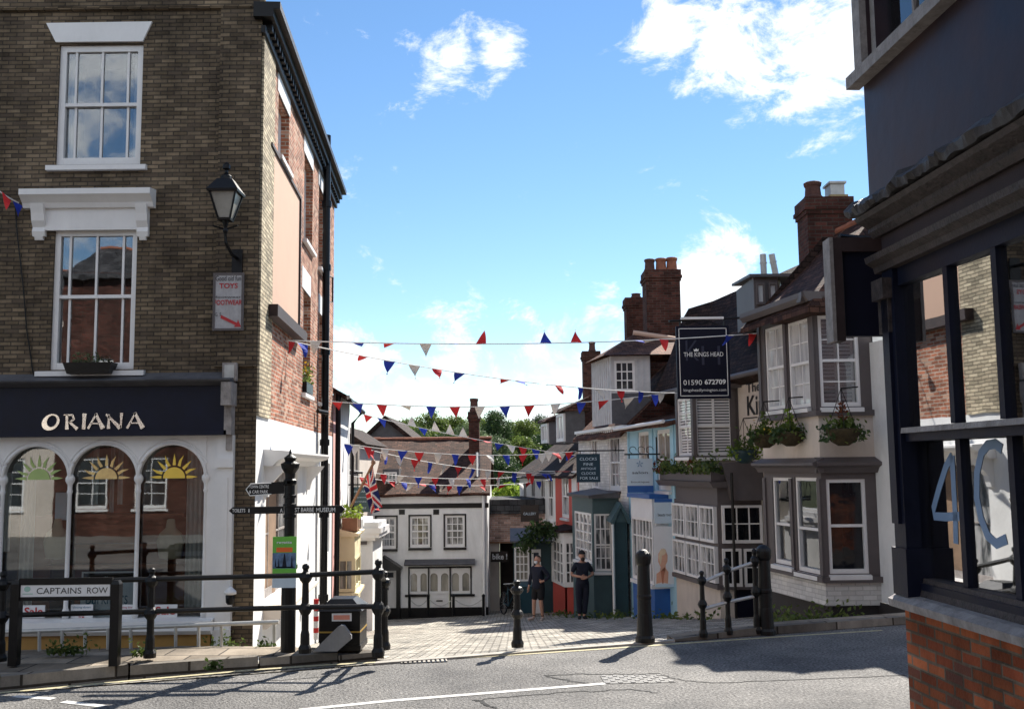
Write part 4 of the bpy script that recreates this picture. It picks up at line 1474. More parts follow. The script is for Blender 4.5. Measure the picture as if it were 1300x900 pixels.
mb.tube([(lp.x - .16, lp.y, zb0 - .09), (lp.x, lp.y, zb0 - .14), (lp.x + .16, lp.y, zb0 - .09)], .012, 5)
mb.fbox(FO, sL - .04, sL + .1, zb0 - .62, zb0 - .3, .045, .08)
mb.build('bracket', M['black'], la)

# ================================================================== houses further down on the left
ph = thing('pink_house', 'narrow pink and white house just below the brick corner shop', 'house', FS.p(SLEN + 1.5, -1.6))
s0 = SLEN + .1
s1 = s0 + 4.1
zpk = FS.sz(424, 486)[1]
rw = FS.rect(428.5, 518, 432, 548)
sp1 = FS.sz(432.5, 560)[0]
mb = MB(); mb.wall(FS, s0, sp1, -3.5, zpk - .1, [FS.rect(426, 520, 430, 556)], .12); mb.build('pink_front', M['pink'], ph)
mb = MB(); mb.wall(FS, sp1, s1, -3.5, zpk - .1); mb.build('white_front', M['white_wall'], ph)
window(FS, FS.rect(426, 520, 430, 556), ph, hs=[.5], dep=.08, pane='pane_tan', sill=False)
mb = MB(); e = FS.p(s1, 0); f = FS.p(s1, 0, -6); mb.add([(e.x, e.y, -4), (f.x, f.y, -4), (f.x, f.y, zpk), (e.x, e.y, zpk)], [(0, 1, 2, 3)]); mb.build('end_wall', M['white_wall'], ph)
roof(FS, s0, s1 + .15, zpk - .1, zpk + 1.5, 2.6, ph, 'tile_dark', over=.3, jit=.02)
mb = MB()
mb.tube([FS.p(s0, zpk - .42, .36), FS.p(s1, zpk - .46, .36)], .055, 8)
mb.build('gutter', M['black'], ph)
mb = MB()
mb.tube([FS.p(s1 - .25, zpk - .45, .36), FS.p(s1 - .25, zpk - .75, .1), FS.p(s1 - .25, -3.2, .08)], .045, 8)
mb.tube([FS.p(s0 + .12, zpk - .2, .1), FS.p(s0 + .12, -3.2, .08)], .06, 8)
mb.build('downpipe', M['black'], ph)
# cream bay window under it
bz0 = FS.sz(436, 742)[1]; bz1 = FS.sz(436, 676)[1]
sb0 = FS.sz(427, 700)[0] + .2; sb1 = sb0 + 1.7
BO = .42
FB = FS.shift(BO)
mb = MB()
mb.fbox(FS, sb0, sb1, bz0 - .3, bz0 - .02, 0, BO - .02)
FBe = Fr(tuple(FS.p(sb0, 0, 0).xy), (-FS.e.x, -FS.e.y))
mb.profile(FS, sb0 - .06, sb1 + .06, [(0, bz1), (BO + .06, bz1), (BO + .08, bz1 + .06), (0, bz1 + .18)])
mb.fbox(FS, sb0, sb1, bz1 - .5, bz1, 0, BO - .02)
bay = mb.build('bay_window', M['creambay'], ph)
window(FB, (sb0, sb1, bz0, bz1 - .5), ph, vs=[.33, .67], hs=[.5], dep=.04, pane='pane_tan', frame='creambay', sill=.05, fw=.07)
FC = Fr(tuple(FS.p(sb0, 0).xy), (-FS.e.x, -FS.e.y))
c0_, c1_ = FC.sat(FS.p(sb0, 0, BO).xy), FC.sat(FS.p(sb0, 0, 0).xy)
window(FC, (min(c0_, c1_), max(c0_, c1_), bz0, bz1 - .5), ph, vs=[.5], hs=[.5], dep=.04, pane='pane_tan', frame='creambay', sill=False, fw=.06)
mb = MB(); mb.fbox(FS, sb0, sb1, -3.0, bz0 - .3, 0, BO - .06); mb.build('bay_base', M['redpaint'], ph)
fb = thing('flower_trough', 'brown timber trough of bright leaves on the cream bay', 'planter', FS.p(sb0 + .5, bz1 + .15, .3), None)
mb = MB(); mb.fbox(FS, sb0 + .05, sb0 + 1.2, bz1 + .12, bz1 + .42, .1, .45); mb.build('trough', M['wood'], fb)
mb = MB()
for i in range(260):
    mb.leaf(FS.p(random.uniform(sb0, sb0 + 1.3), bz1 + .42 + random.random() ** 2 * .28, random.uniform(.05, .5)), .05)
mb.build('leaves', M['leaf_bright'], fb, uv=False)

# low white outhouse with stepped gable beyond
FWS = Fr((0, 27.6), (0, -1))
sh = thing('white_outhouse', 'low white outhouse with moulded top below the cream bay', 'outhouse', (-4.0, 27.6, -2))
a, b, c, d = FWS.rect(440, 686, 473, 800)
mb = MB()
mb.fbox(FWS, a, b, -3.2, d, -2.0, 0)
mb.build('wall', M['white_wall'], sh)
mb = MB()
mb.fbox(FWS, a - .1, b + .08, d, d + .08, -2.1, .1)
mb.fbox(FWS, a - .1, b + .2, d + .08, d + .2, -2.1, .2)
mb.fbox(FWS, b - .25, b + .25, d + .2, d + .34, -1.6, .25)
mb.fbox(FWS, b - .2, b + .18, d + .34, d + .48, -1.5, .2)
mb.fbox(FWS, a - .1, b - .25, d + .2, d + .55, -1.9, .02)
mb.build('moulded_cap', M['white'], sh)
mb = MB(); mb.fbox(FWS, a + .2, b - .15, d - .1, d - .02, .0, .05); mb.build('lintel_board', M['pubgrey'], sh)

# dark iron balcony behind (glimpsed above the outhouse)
FBK = Fr((0, 31.0), (0, -1))
bh = thing('balcony_house', 'pale grey house end with dark timber balcony behind the union flag', 'house', (-4.9, 31, -2.5))
a, b, c, d = FBK.rect(425, 562, 456, 770)
mb = MB(); mb.fbox(FBK, a, b, -3.3, d, -5, 0); mb.build('wall', M['cream'], bh)
gx0, gx1 = a - .2, b + .5
mb = MB(); mb.fpoly(FBK, [(a - .3, d - .05), (b + .25, d - .05), ((a + b) / 2 - .3, d + .55)], -5.2, .3); mb.build('roof', M['tile_dark'], bh)
window(FBK, FBK.rect(444, 570, 454, 604), bh, vs=[.5], hs=[.5], dep=.02, sill=False, frame='pubgrey', pane='black_pane')
mb = MB()
zr0 = FBK.sz(450, 640)[1]; zr1 = FBK.sz(450, 600)[1]
mb.tube([FBK.p(a, zr1, .7), FBK.p(b + .2, zr1, .7)], .03, 6); mb.tube([FBK.p(a, zr0, .7), FBK.p(b + .2, zr0, .7)], .03, 6)
s = a
while s < b + .2:
    mb.tube([FBK.p(s, zr0, .7), FBK.p(s, zr1, .7)], .014, 5); s += .13
mb.fbox(FBK, a, b + .2, zr0 - .12, zr0 - .04, 0, .72)
mb.build('balcony', M['black'], bh)

# dark gable and tan roof behind the white house
FG = Fr((0, 41.0), (0, -1))
dg = thing('dark_gabled_house', 'dark slate gable behind the white cottage roof', 'house', (-5.4, 41, -3))
pts = [FG.sz(*p_) for p_ in ((452, 565), (489, 530), (527, 560))]
zb = -4
mb = MB(); mb.fpoly(FG, [pts[0], pts[1], pts[2], (pts[2][0], zb), (pts[0][0], zb)], -7, -.1); mb.build('wall', M['lead'], dg)
mb = MB()
for a, b in ((pts[0], pts[1]), (pts[1], pts[2])):
    mb.fpoly(FG, [(a[0], a[1] - .12), (b[0], b[1] - .12), (b[0], b[1] + .08), (a[0], a[1] + .08)], -7.2, .12)
mb.build('roof', M['tile_dark'], dg)
FT = Fr((0, 52.0), (0, -1))
tr_ = thing('tan_roofed_house', 'tan tiled double roof beyond the dark slate gable', 'house', (-5, 52, -4))
mb = MB()
p1 = [FT.sz(*p_) for p_ in ((476, 562), (495, 544), (517, 562))]
p2 = [FT.sz(*p_) for p_ in ((500, 560), (512, 545), (528, 560))]
a = FT.sz(473, 562)[0]; b = FT.sz(527, 562)[0]; zt_ = FT.sz(495, 544)[1]; ze_ = FT.sz(495, 563)[1]
mb.add([FT.p(a, ze_, 0), FT.p(b, ze_, 0), FT.p(b - .5, zt_, -3), FT.p(a + .7, zt_, -3), FT.p(a, ze_, -6), FT.p(b, ze_, -6)], [(0, 1, 2, 3), (1, 5, 2), (0, 3, 4), (5, 4, 3, 2)])
mb.build('roof', M['tile_tan'], tr_)
mb = MB(); mb.box(a + .2, b - .2, 52.3, 57.8, -5, ze_); mb.build('wall', M['cream'], tr_)
# ================================================================== near navy shop on the right
NX = at(1138, 560, 7.0).x
FR = Fr((NX, 7.0), (-1, -.06))           # s grows towards the viewer
FE = Fr((NX, 7.0), (0, 1))            # its far end
nb = thing('navy_corner_shop', 'near navy painted shop on orange brick with peeling cornice', 'shop', (NX, 7, 0))
zsill = FR.sz(1150, 760)[1]
ztr = FR.sz(1150, 546)[1]
zhead = FR.sz(1147, 352)[1]
zcor0 = FR.sz(1130, 345)[1]
zcor1 = FR.sz(1110, 272)[1]
SN = 13.0
ZTOP = 8.2
mb = MB()
sb = FR.sz(1153, 850)[0]
mb.wall(FR, .0, SN, -1.2, zsill - .04)
mb.add([FE.p(0, -1.2), FE.p(-9, -1.2), FE.p(-9, zsill), FE.p(0, zsill)], [(3, 2, 1, 0)])
mb.build('brick_base', M['nearbrick'], nb)
# stone-like peeling sill
mb = MB()
mb.profile(FR, -.06, SN, [(-.05, zsill - .05), (.08, zsill - .05), (.09, zsill), (.03, zsill + .03), (-.05, zsill + .035)])
mb.build('shop_sill', M['weathered'], nb)
# corner posts, frame timbers
mb = MB()
mb.fbox(FR, -.02, .15, zsill + .03, zhead + .1, -.12, .035)
mb.fbox(FR, .0, .1, zsill + .5, zhead, .035, .06)
mb.fbox(FR, -.05, .17, zsill + .03, zsill + .34, -.12, .05)
mb.build('corner_pilaster', M['navy'], nb)
mb = MB()
mb.fbox(FR, -.055, .13, zhead - .12, zhead + .02, .03, .1)
mb.fbox(FR, -.05, .11, zhead - .35, zhead - .12, .03, .06)
mb.build('pilaster_capital', M['flaky'], nb)
mb = MB()
e1 = FR.sz(1200.5, 450)[0]; e2 = FR.sz(1263, 450)[0]
stp = e2 - e1
up = [e1 - stp * .94 + stp * k for k in range(0, 20)]
# top row of panes with mullions, bottom row offset and set back
mb.fbox(FR, .15, SN, zhead - .04, zhead + .1, -.1, .0)
for c_ in up[1:]:
    mb.fbox(FR, c_ - .028, c_ + .028, ztr + .02, zhead - .04, -.07, -.005)
mb.fbox(FR, .15, SN, ztr - .075, ztr - .02, -.1, .004)
mb.build('glazing_frame', M['navy'], nb)
mb = MB(); mb.profile(FR, .15, SN, [(-.06, ztr - .02), (.035, ztr - .02), (.03, ztr + .015), (-.06, ztr + .02)]); mb.build('transom', M['weathered'], nb)
k1 = FR.sz(1169, 640, -.1)[0]
l1 = FR.sz(1224, 640, -.1)[0]; l2 = FR.sz(1291, 640, -.1)[0]
low = [l1 + (l2 - l1) * k for k in range(-1, 19)]
mb = MB()
zlb = FR.sz(1190, 742, -.1)[1]
mb.fbox(FR, .15, SN, zsill + .035, zlb, -.16, -.04)
mb.fbox(FR, .15, k1, zlb, ztr - .075, -.16, -.07)
for c_ in low[1:]:
    mb.fbox(FR, c_ - .03, c_ + .03, zlb, ztr - .075, -.16, -.08)
mb.build('glazing_frame', M['navy'], nb)
mb = MB(); mb.profile(FR, .15, SN, [(-.16, zlb - .01), (-.03, zlb - .12), (-.025, zlb - .1), (-.06, zlb + .03), (-.16, zlb + .03)]); mb.build('peeling_rail', M['flaky'], nb)


def tilted_pane(a, b, z0, z1, o):      # old panes sit a little crooked in their frames
    t = (b - a) * .024
    p = FR.p
    m_ = MB()
    m_.hexa([p(a, z0, o + t), p(b, z0, o - t), p(b, z0, o - t - .005), p(a, z0, o + t - .005), p(a, z1, o + t), p(b, z1, o - t), p(b, z1, o - t - .005), p(a, z1, o + t - .005)])
    return m_


edges = [.15] + up[1:]
for a, b in zip(edges, edges[1:]):
    if a > 9.5:
        break
    mb = tilted_pane(a, b, ztr, zhead - .04, -.052); mb.build('shop_pane', M['glass_near'], nb)
edges = [k1] + low[1:]
for a, b in zip(edges, edges[1:]):
    if a > 9.5:
        break
    mb = tilted_pane(a, b, zlb, ztr - .075, -.125); mb.build('shop_pane', M['glass_near'], nb)
# brown timber post and dim room inside
mb = MB()
p = FR.p
o0, o1 = -.17, -2.6
mb.add([p(.15, zsill, o0), p(SN, zsill, o0), p(SN, zhead, o0), p(.15, zhead, o0), p(.15, zsill, o1), p(SN, zsill, o1), p(SN, zhead, o1), p(.15, zhead, o1)],
       [(4, 5, 6, 7), (0, 1, 5, 4), (2, 3, 7, 6), (1, 2, 6, 5), (3, 0, 4, 7)])
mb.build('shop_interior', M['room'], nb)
mb = MB(); mb.fbox(FR, k1 + .02, k1 + .14, zsill + .1, ztr - .1, -.34, -.2); mb.build('interior_post', M['room_brown'], nb)
mb = MB()
mb.fbox(FR, .5, 4.5, zhead - 1.0, zhead - .96, -1.1, -.5)
for k in range(6):
    c = FR.p(.9 + k * .55, 0, -.8)
    mb.lathe((c.x, c.y, 0), [(.06, zhead - .96), (.1, zhead - .9), (.05, zhead - .74), (.09, zhead - .66)], 10)
mb.build('display_shelf', M['bust'], nb)
# pale blue painted figures on the lower panes
def pane_o(s):
    ed = [k1] + low[1:]
    for a, b in zip(ed, ed[1:]):
        if a <= s <= b or b == ed[-1]:
            return -.125 + (b - a) * .024 * (1 - 2 * (s - a) / (b - a)) + .0025


def pstroke(mb, pts, wd):
    P_ = [Vector(FR.sz(u, v, -.12)) for u, v in pts]
    vs = []
    for i_, q in enumerate(P_):
        t_ = (P_[min(i_ + 1, len(P_) - 1)] - P_[max(i_ - 1, 0)]).normalized()
        n_ = Vector((-t_.y, t_.x)) * wd / 2
        vs += [FR.p(q.x + n_.x, q.y + n_.y, pane_o(q.x + n_.x)), FR.p(q.x - n_.x, q.y - n_.y, pane_o(q.x - n_.x))]
    mb.add(vs, [(2 * k, 2 * k + 1, 2 * k + 3, 2 * k + 2) for k in range(len(P_) - 1)])


wpaint = plain('pale_blue_window_paint', (.22, .31, .45), .6, .1, 5)
mb = MB(); pstroke(mb, [(1207, 578), (1200, 592), (1192, 620), (1186, 645), (1187, 655), (1200, 656), (1216, 655)], .055); pstroke(mb, [(1207, 578), (1209, 620), (1211, 655), (1212, 690)], .055)
mb.build('painted_numeral', wpaint, nb)
mb = MB(); pstroke(mb, [(1270, 570), (1262, 563), (1253, 565), (1246, 575), (1241, 600), (1241, 632), (1246, 658), (1254, 680), (1264, 690), (1276, 684)], .06)
mb.build('painted_letter', wpaint, nb)
# fascia and cornices
mb = MB()
mb.fbox(FR, -.03, SN, zhead + .1, zcor1 - .12, -.1, .02)
mb.build('fascia', M['brownwood'], nb)
mb = MB()
mb.profile(FR, -.08, SN, [(0, zhead + .08), (.06, zhead + .08), (.07, zhead + .12), (.12, zhead + .15), (.13, zhead + .19), (.02, zhead + .22), (0, zhead + .22)])
mb.build('moulding', M['flaky'], nb)
mb = MB()
mb.profile(FR, -.1, SN, [(0, zcor1 - .2), (.05, zcor1 - .2), (.08, zcor1 - .16), (.08, zcor1 - .13), (.16, zcor1 - .09), (.18, zcor1 - .06), (.02, zcor1 - .02), (0, zcor1 - .02)])
mb.build('moulding', M['flaky'], nb)
# crumpled lead flashing along the top of the cornice
mb = MB()
n_ = 260
rows = []
for i in range(n_ + 1):
    s = -.16 + (SN + .1) * i / n_ * (.5 + .5 * i / n_)
    j = lambda k: .03 * noise.noise(Vector((s * 9, k * 3.1, 0))) + .03 * noise.noise(Vector((s * 27, k * 5, 2)))
    rows.append([(.02, zcor1 - .03), (.20 + j(1), zcor1 - .045 + j(2)), (.225 + j(3), zcor1 + .0 + j(4)), (.17 + j(5), zcor1 + .05 + j(6)), (.02, zcor1 + .12 + j(7) * .5)])
vs = [FR.p(-.16 + (SN + .1) * i / n_ * (.5 + .5 * i / n_), z, o) for i, r_ in enumerate(rows) for o, z in r_]
m_ = 5
mb.add(vs, [(i * m_ + k, i * m_ + k + 1, (i + 1) * m_ + k + 1, (i + 1) * m_ + k) for i in range(n_) for k in range(m_ - 1)])
mb.build('lead_flashing', plain('crumpled_lead', (.085, .078, .078), .45, .5, 18, 1.0, metal=.2, grime=.4), nb)
# rendered upper storey with its window
us0 = FR.sz(1101, 200)[0]
uw = FR.rect(1109, 0, 1192, 60)
zus = FR.sz(1092, 102)[1]
rwin = (us0 + .1, us0 + 1.25, zus + .02, zus + 1.7)
UO = .0
mb = MB()
mb.wall(FR, us0, SN, zcor1 - .05, ZTOP, [(rwin[0], rwin[1], rwin[2], rwin[3])], .16)
mb.wall(FE, -9, -us0 * 0, zsill, ZTOP)
mb.build('rendered_wall', M['purple'], nb)
mb = MB()
mb.fbox(FR, us0 - .08, us0 + 1.5, zus - .07, zus + .02, .0, .1)
mb.fbox(FR, us0 - .03, us0 + .1, zus + .02, zus + 1.9, 0, .05)
mb.fbox(FR, us0 - .035, us0 + 1.3, zus + 1.72, zus + 1.9, 0, .06)
wsr = mb.build('window_surround', M['weathered'], nb)
window(FR, rwin, nb, vs=[.5], sash=.5, fw=.09, dep=.06, pane='glass', room=.7, sill=False, frame='weathered')
mb = MB()
mb.box(NX - .3, NX + 9, -6.3, 7.2, ZTOP, ZTOP + .3)
mb.build('roof', M['slate'], nb)
mb = MB()
mb.add([(NX, -6, -1), (NX + 9, -6, -1), (NX + 9, -6, ZTOP), (NX, -6, ZTOP)], [(0, 1, 2, 3)])
mb.add([(NX + 9, -6, -1), (NX + 9, 7, -1), (NX + 9, 7, ZTOP), (NX + 9, -6, ZTOP)], [(0, 1, 2, 3)])
mb.build('rear_wall', M['nearbrick'], nb)
# hanging sign box on its far end
YS = 7.28
FSG = Fr((0, YS), (0, -1))
sg = thing('hanging_sign', 'blank navy sign box with pale grey frame beside the navy shop corner', 'sign', (NX - .2, YS, 2.9))
a, b, c, d = FSG.rect(1051, 305, 1120, 431)
b = a + .62
mb = MB(); mb.fbox(FSG, a + .1, b - .05, c + .02, d - .1, -.02, .055); mb.build('board', M['navy_sign'], sg)
mb = MB()
mb.fbox(FSG, a + .022, a + .085, c - .02, d, -.06, .09).fbox(FSG, b - .08, b, c - .02, d, -.06, .09)
mb.fbox(FSG, a + .085, b - .08, d - .1, d, -.058, .088)
mb.build('frame', M['brownwood'], sg)
mb = MB(); mb.fbox(FSG, a - .004, a + .022, c - .022, d + .002, -.062, .094); mb.build('frame_edge', M['weathered'], sg)  # paler strip along the left side of the frame only
mb = MB(); mb.tube([(NX + .05, 7.0, d + .03), (NX + .05, YS + .1, d + .03), (a + .1, YS, d + .03)], .02, 6); mb.build('bracket', M['iron'], sg)

# ================================================================== the pub
KN = (-.982, -.187)
FK = Fr((at(1042, 600, 16.5).x, 16.5), KN)       # plane of the bays
FM = FK.shift(-.86)                               # main front
FCh = Fr((0, 16.5), (0, -1))                      # cheek of the near bay
X0 = FK.o.x
pub = thing('grey_bay_pub', 'grey and cream pub with two tall bays and tiled roofs', 'pub', (X0 + 1, 17.5, -.6))
zv = lambda v: FCh.sz(1042, v)[1]
z_eave, z_top1, z_bot1, z_lg1, z_lg0, z_gw1, z_gw0, z_ap0 = zv(372), zv(400), zv(524), zv(583), zv(600), zv(607), zv(733), zv(769)
sfar = FK.sz(966, 500)[0]
XB = FCh.sz(1111, 500)[0]
wf = [FK.rect(972, 414, 996, 520), FK.rect(1001, 406, 1027, 518)]
wc = FCh.rect(1040, 400, 1091, 516)
gf = [FK.rect(982, 606, 1007, 716), FK.rect(1011, 606, 1039, 726)]
gc = FCh.rect(1051, 608, 1101, 728)
mb = MB()
FKs = FK
mb.wall(FK, sfar, 0, z_bot1, z_eave, wf, .1)
mb.wall(FCh, X0, XB, z_bot1, z_eave, [wc], .1)
mb.wall(FK, sfar, 0, z_gw0, z_lg0, gf, .1)
mb.wall(FCh, X0, XB, z_gw0, z_lg0, [gc], .1)
mb.fbox(FK, sfar - .02, .04, z_bot1 - .05, z_bot1 + .04, 0, .06)
mb.fbox(FCh, X0 - .05, XB + .04, z_bot1 - .05, z_bot1 + .04, 0, .062)
mb.fbox(FK, sfar - .02, .04, z_gw0 - .08, z_gw0 + .01, 0, .07)
mb.fbox(FCh, X0 - .05, XB + .04, z_gw0 - .08, z_gw0 + .01, 0, .072)
# jambs and frieze boards
for s in (sfar + .03, (wf[0][1] + wf[1][0]) / 2, -.06):
    mb.fbox(FK, s - .05, s + .05, z_bot1 + .05, z_eave - .1, 0, .03)
    mb.fbox(FK, s - .05, s + .05, z_gw0 + .02, z_lg0 - .1, 0, .03)
mb.build('bay_timber', M['pubgrey'], pub)
mb = MB()
mb.wall(FK, sfar, 0, z_lg1, z_bot1)
mb.wall(FCh, X0, XB, z_lg1, z_bot1)
mb.build('bay_apron', M['cream'], pub)
mb = MB()
mb.profile(FK, sfar - .1, .12, [(0, z_lg0), (.07, z_lg0), (.12, z_lg0 + .08), (.2, z_lg0 + .12), (.2, z_lg0 + .16), (0, z_lg1 + .03)])
mb.profile(FCh, X0 - .1, XB + .1, [(0, z_lg0 - .004), (.07, z_lg0 - .004), (.12, z_lg0 + .076), (.205, z_lg0 + .116), (.205, z_lg0 + .164), (0, z_lg1 + .034)])
mb.build('bay_cornice', M['pubgrey'], pub)
mb = MB()
mb.wall(FK, sfar, 0, z_ap0, z_gw0)
mb.wall(FCh, X0, XB, z_ap0, z_gw0)
mb.add([FK.p(sfar, z_ap0), FK.p(0, z_ap0), (XB, 16.5, z_ap0), FM.p(sfar, z_ap0)], [(0, 1, 2, 3)])
mb.build('bay_base', M['white_brick'], pub)
mb = MB()
mb.wall(FK, sfar - 1, -.0, -2, z_ap0 + .05)
mb.v = [Vector(v_) + Vector((.16, .1, 0)) for v_ in mb.v]
mb.fbox(FCh, X0 + .12, XB + 1.2, -2, z_ap0 + .002, -.3, -.06)
mb.build('plinth', M['pubplinth'], pub)
for r_ in wf:
    window(FK, r_, pub, vs=[.5], hs=[.25, .75], sash=.5, fw=.05, bar=.02, dep=.05, pane='pane_white', sill=.02, name='bay_window')  # white pane colour stands for shutters and the sky reflected over them
window(FCh, wc, pub, vs=[.5], hs=[.25, .75], sash=.5, fw=.055, bar=.022, dep=.05, pane='glass', room=.6, shutter=True, sill=.02, name='bay_window')
for r_ in gf:
    window(FK, r_, pub, sash=.45, fw=.055, dep=.05, pane='glass', room=.8, sill=.02, name='bay_window', curtain=[(0, 1, .55, 1)])
window(FCh, gc, pub, sash=.5, fw=.055, dep=.05, pane='black_pane', sill=.02, name='bay_window', label='dark ground floor sash on the near end of the bay')
# main white front, near end
sm0, sm1 = FM.sat((XB, 16.5)), FM.sat((XB, 16.5)) + 2.6
smid = FM.sz(969, 520)[0]
sfm = FM.sz(930, 540)[0]
s_end = FM.sz(860, 520)[0]
zlow = FM.sz(945, 476)[1]
mb = MB()
zyard = zv(436)
mb.wall(FM, sm0 - .1, sm1, z_ap0 + .05, zyard)
e = FM.p(sm1, 0); f = FM.p(sm1, 0, -7)
mb.add([(e.x, e.y, -2), (f.x, f.y, -2), (f.x, f.y, zyard), (e.x, e.y, zyard)], [(0, 1, 2, 3)])
mb.build('white_front', M['white_wall'], pub)
mb = MB()
mb.wall(FM, sm0 - .1, sm1, -2, z_ap0 + .05)
mb.v = [v_ + Vector(FM.n) * .03 for v_ in mb.v]
mb.build('front_plinth', M['pubplinth'], pub)
# gable end over lower roof
kz = z_eave + 1.45
mb = MB()
far = Fr(tuple(FK.p(sfar, 0).xy), (-FK.e.x, -FK.e.y))
mb.add([FK.p(sfar, zlow - .4, .0), FK.p(sfar, zlow - .4, -7), FK.p(sfar, z_eave, -7), FK.p(sfar, kz, -3.4), FK.p(sfar, kz, -1.35), FK.p(sfar, z_eave, 0)], [(0, 1, 2, 3, 4, 5)])
mb.build('gable_wall', M['tile_dark'], pub)
roof(FK, sfar - .12, -1.0, z_eave, z_eave + 1.62, 1.75, pub, 'tile', over=.3, d2=2.4)
# hipped near end
mb = MB()
kk_ = 1.62 / 1.75
A_ = FK.p(-1.0, z_eave - kk_ * .3, .3); B_ = FK.p(.4, z_eave - kk_ * .3, .3); C_ = FK.p(.4, z_eave - .2, -4.3); D_ = FK.p(-1.0, z_eave - .2, -4.3); E_ = FK.p(-1.0, z_eave + 1.62, -1.75)
dn_ = Vector((0, 0, -.1))
mb.add([A_, B_, C_, D_, E_, A_ + dn_, B_ + dn_, C_ + dn_, D_ + dn_], [(0, 1, 4), (1, 2, 4), (2, 3, 4), (5, 8, 7, 6), (0, 5, 6, 1), (1, 6, 7, 2), (2, 7, 8, 3)])
mb.build('roof_hip', M['tile'], pub)
mb = MB(); mb.add([FK.p(.2, z_ap0, -.9), FK.p(.2, z_ap0, -4.2), FK.p(.2, z_eave - .3, -4.2), FK.p(.2, z_eave - .3, -.9)], [(0, 3, 2, 1)]); mb.build('gable_wall', M['white_wall'], pub)
mb = MB()
mb.profile(FK, sfar - .14, .3, [(.0, z_eave - .16), (.24, z_eave - .18), (.3, z_eave - .1), (.3, z_eave - .02), (0, z_eave - .02)])
mb.profile(FCh, X0 - .28, XB + .4, [(0, z_eave - .16), (.24, z_eave - .18), (.3, z_eave - .1), (.3, z_eave - .025), (0, z_eave - .025)])
mb.build('eaves_soffit', M['pubgrey'], pub)
chimney(pub, at(1046, 270, 19.6).x, 19.6, .86, .7, z_eave + .6, at(1046, 256, 19.6).z, 'darkbrick', [(-.2, .17, .4, 'claydark'), (.24, .0001, .001, 'buff')])
# square cowl on the second flue
co = pub.children[-1]
cw = at(1052, 250, 19.6)
mb = MB(); mb.box(cw.x - .05, cw.x + .3, 19.35, 19.75, cw.z - .14, cw.z - .02); mb.build('flue_base', M['buff'], co)
mb = MB(); mb.box(cw.x - .03, cw.x + .24, 19.37, 19.73, cw.z - .02, cw.z + .2); mb.box(cw.x - .06, cw.x + .27, 19.33, 19.77, cw.z + .2, cw.z + .24); mb.build('flue_cowl', M['greymetal'], co)

# lower range: cream wall with lettering, roof, dormer
mb = MB()
mb.wall(FM, s_end - .1, sm0 - .1, -3, zlow + .02)
mb.build('cream_front', M['cream'], pub)
mb = MB()
zt1, zt0 = FM.sz(948, 487)[1], FM.sz(948, 499)[1]
k0, k1_ = FM.sz(950, 515)[0], FM.sz(972, 515)[0]
put_text(mb, FM, 'The', FM.sz(948, 493)[0], FM.sz(966, 493)[0], zt0, zt1, .012, .015)
z1_, z0_ = FM.sz(955, 502)[1], FM.sz(955, 530)[1]
sK = FM.sz(949, 515)[0]
put_text(mb, FM, 'Kings Head', sK, sK + 3.0, z0_ - .08, z1_, .012, .015)
mb.build('wall_lettering', M['ink'], pub)
# sagging old roof over the lower range, its top line rising towards the near block
TOPS = [(867, 404, 25.6), (874, 392, 25.5), (905, 382, 25.0), (930, 372, 24.4), (955, 362, 23.8), (985, 348, 23.2), (1030, 330, 22.6)]
mb = MB()
nr = 7
eA, eB = s_end - 1.0, sfar + .15
grid = []
for k, (u_, v_, y_) in enumerate(TOPS):
    E_ = FM.p(eA + (eB - eA) * k / (len(TOPS) - 1), zlow - .1, .3)
    T_ = at(u_, v_, y_)
    col_ = []
    for r_ in range(nr):
        f_ = r_ / (nr - 1)
        q_ = E_.lerp(T_, f_)
        q_.z += -.1 * math.sin(PI * f_) + .05 * noise.noise(Vector((k * .9, f_ * 3, 1)))
        col_.append(q_)
    col_.append(T_ + Vector((2.2, 2.6, -3.0)))
    col_.append(E_ + Vector((.3, .3, -.12)))
    grid.append(col_)
m_ = len(grid[0])
vs = [q_ for c_ in grid for q_ in c_]
fs = [(k * m_ + r_, k * m_ + (r_ + 1) % m_, (k + 1) * m_ + (r_ + 1) % m_, (k + 1) * m_ + r_) for k in range(len(grid) - 1) for r_ in range(m_)]
fs += [tuple(range(m_)), tuple(range(len(vs) - 1, len(vs) - m_ - 1, -1))]
mb.add(vs, [f_[::-1] for f_ in fs])
mb.build('roof', M['tile_dark'], pub)
mb = MB()
a = FM.sz(925, 485)[0]
mb.tube([FM.p(s_end - 1.2, zlow - .08, .32), FM.p(sfar - .05, zlow - .04, .32)], .06, 8)
mb.build('gutter', M['pubgrey'], pub)
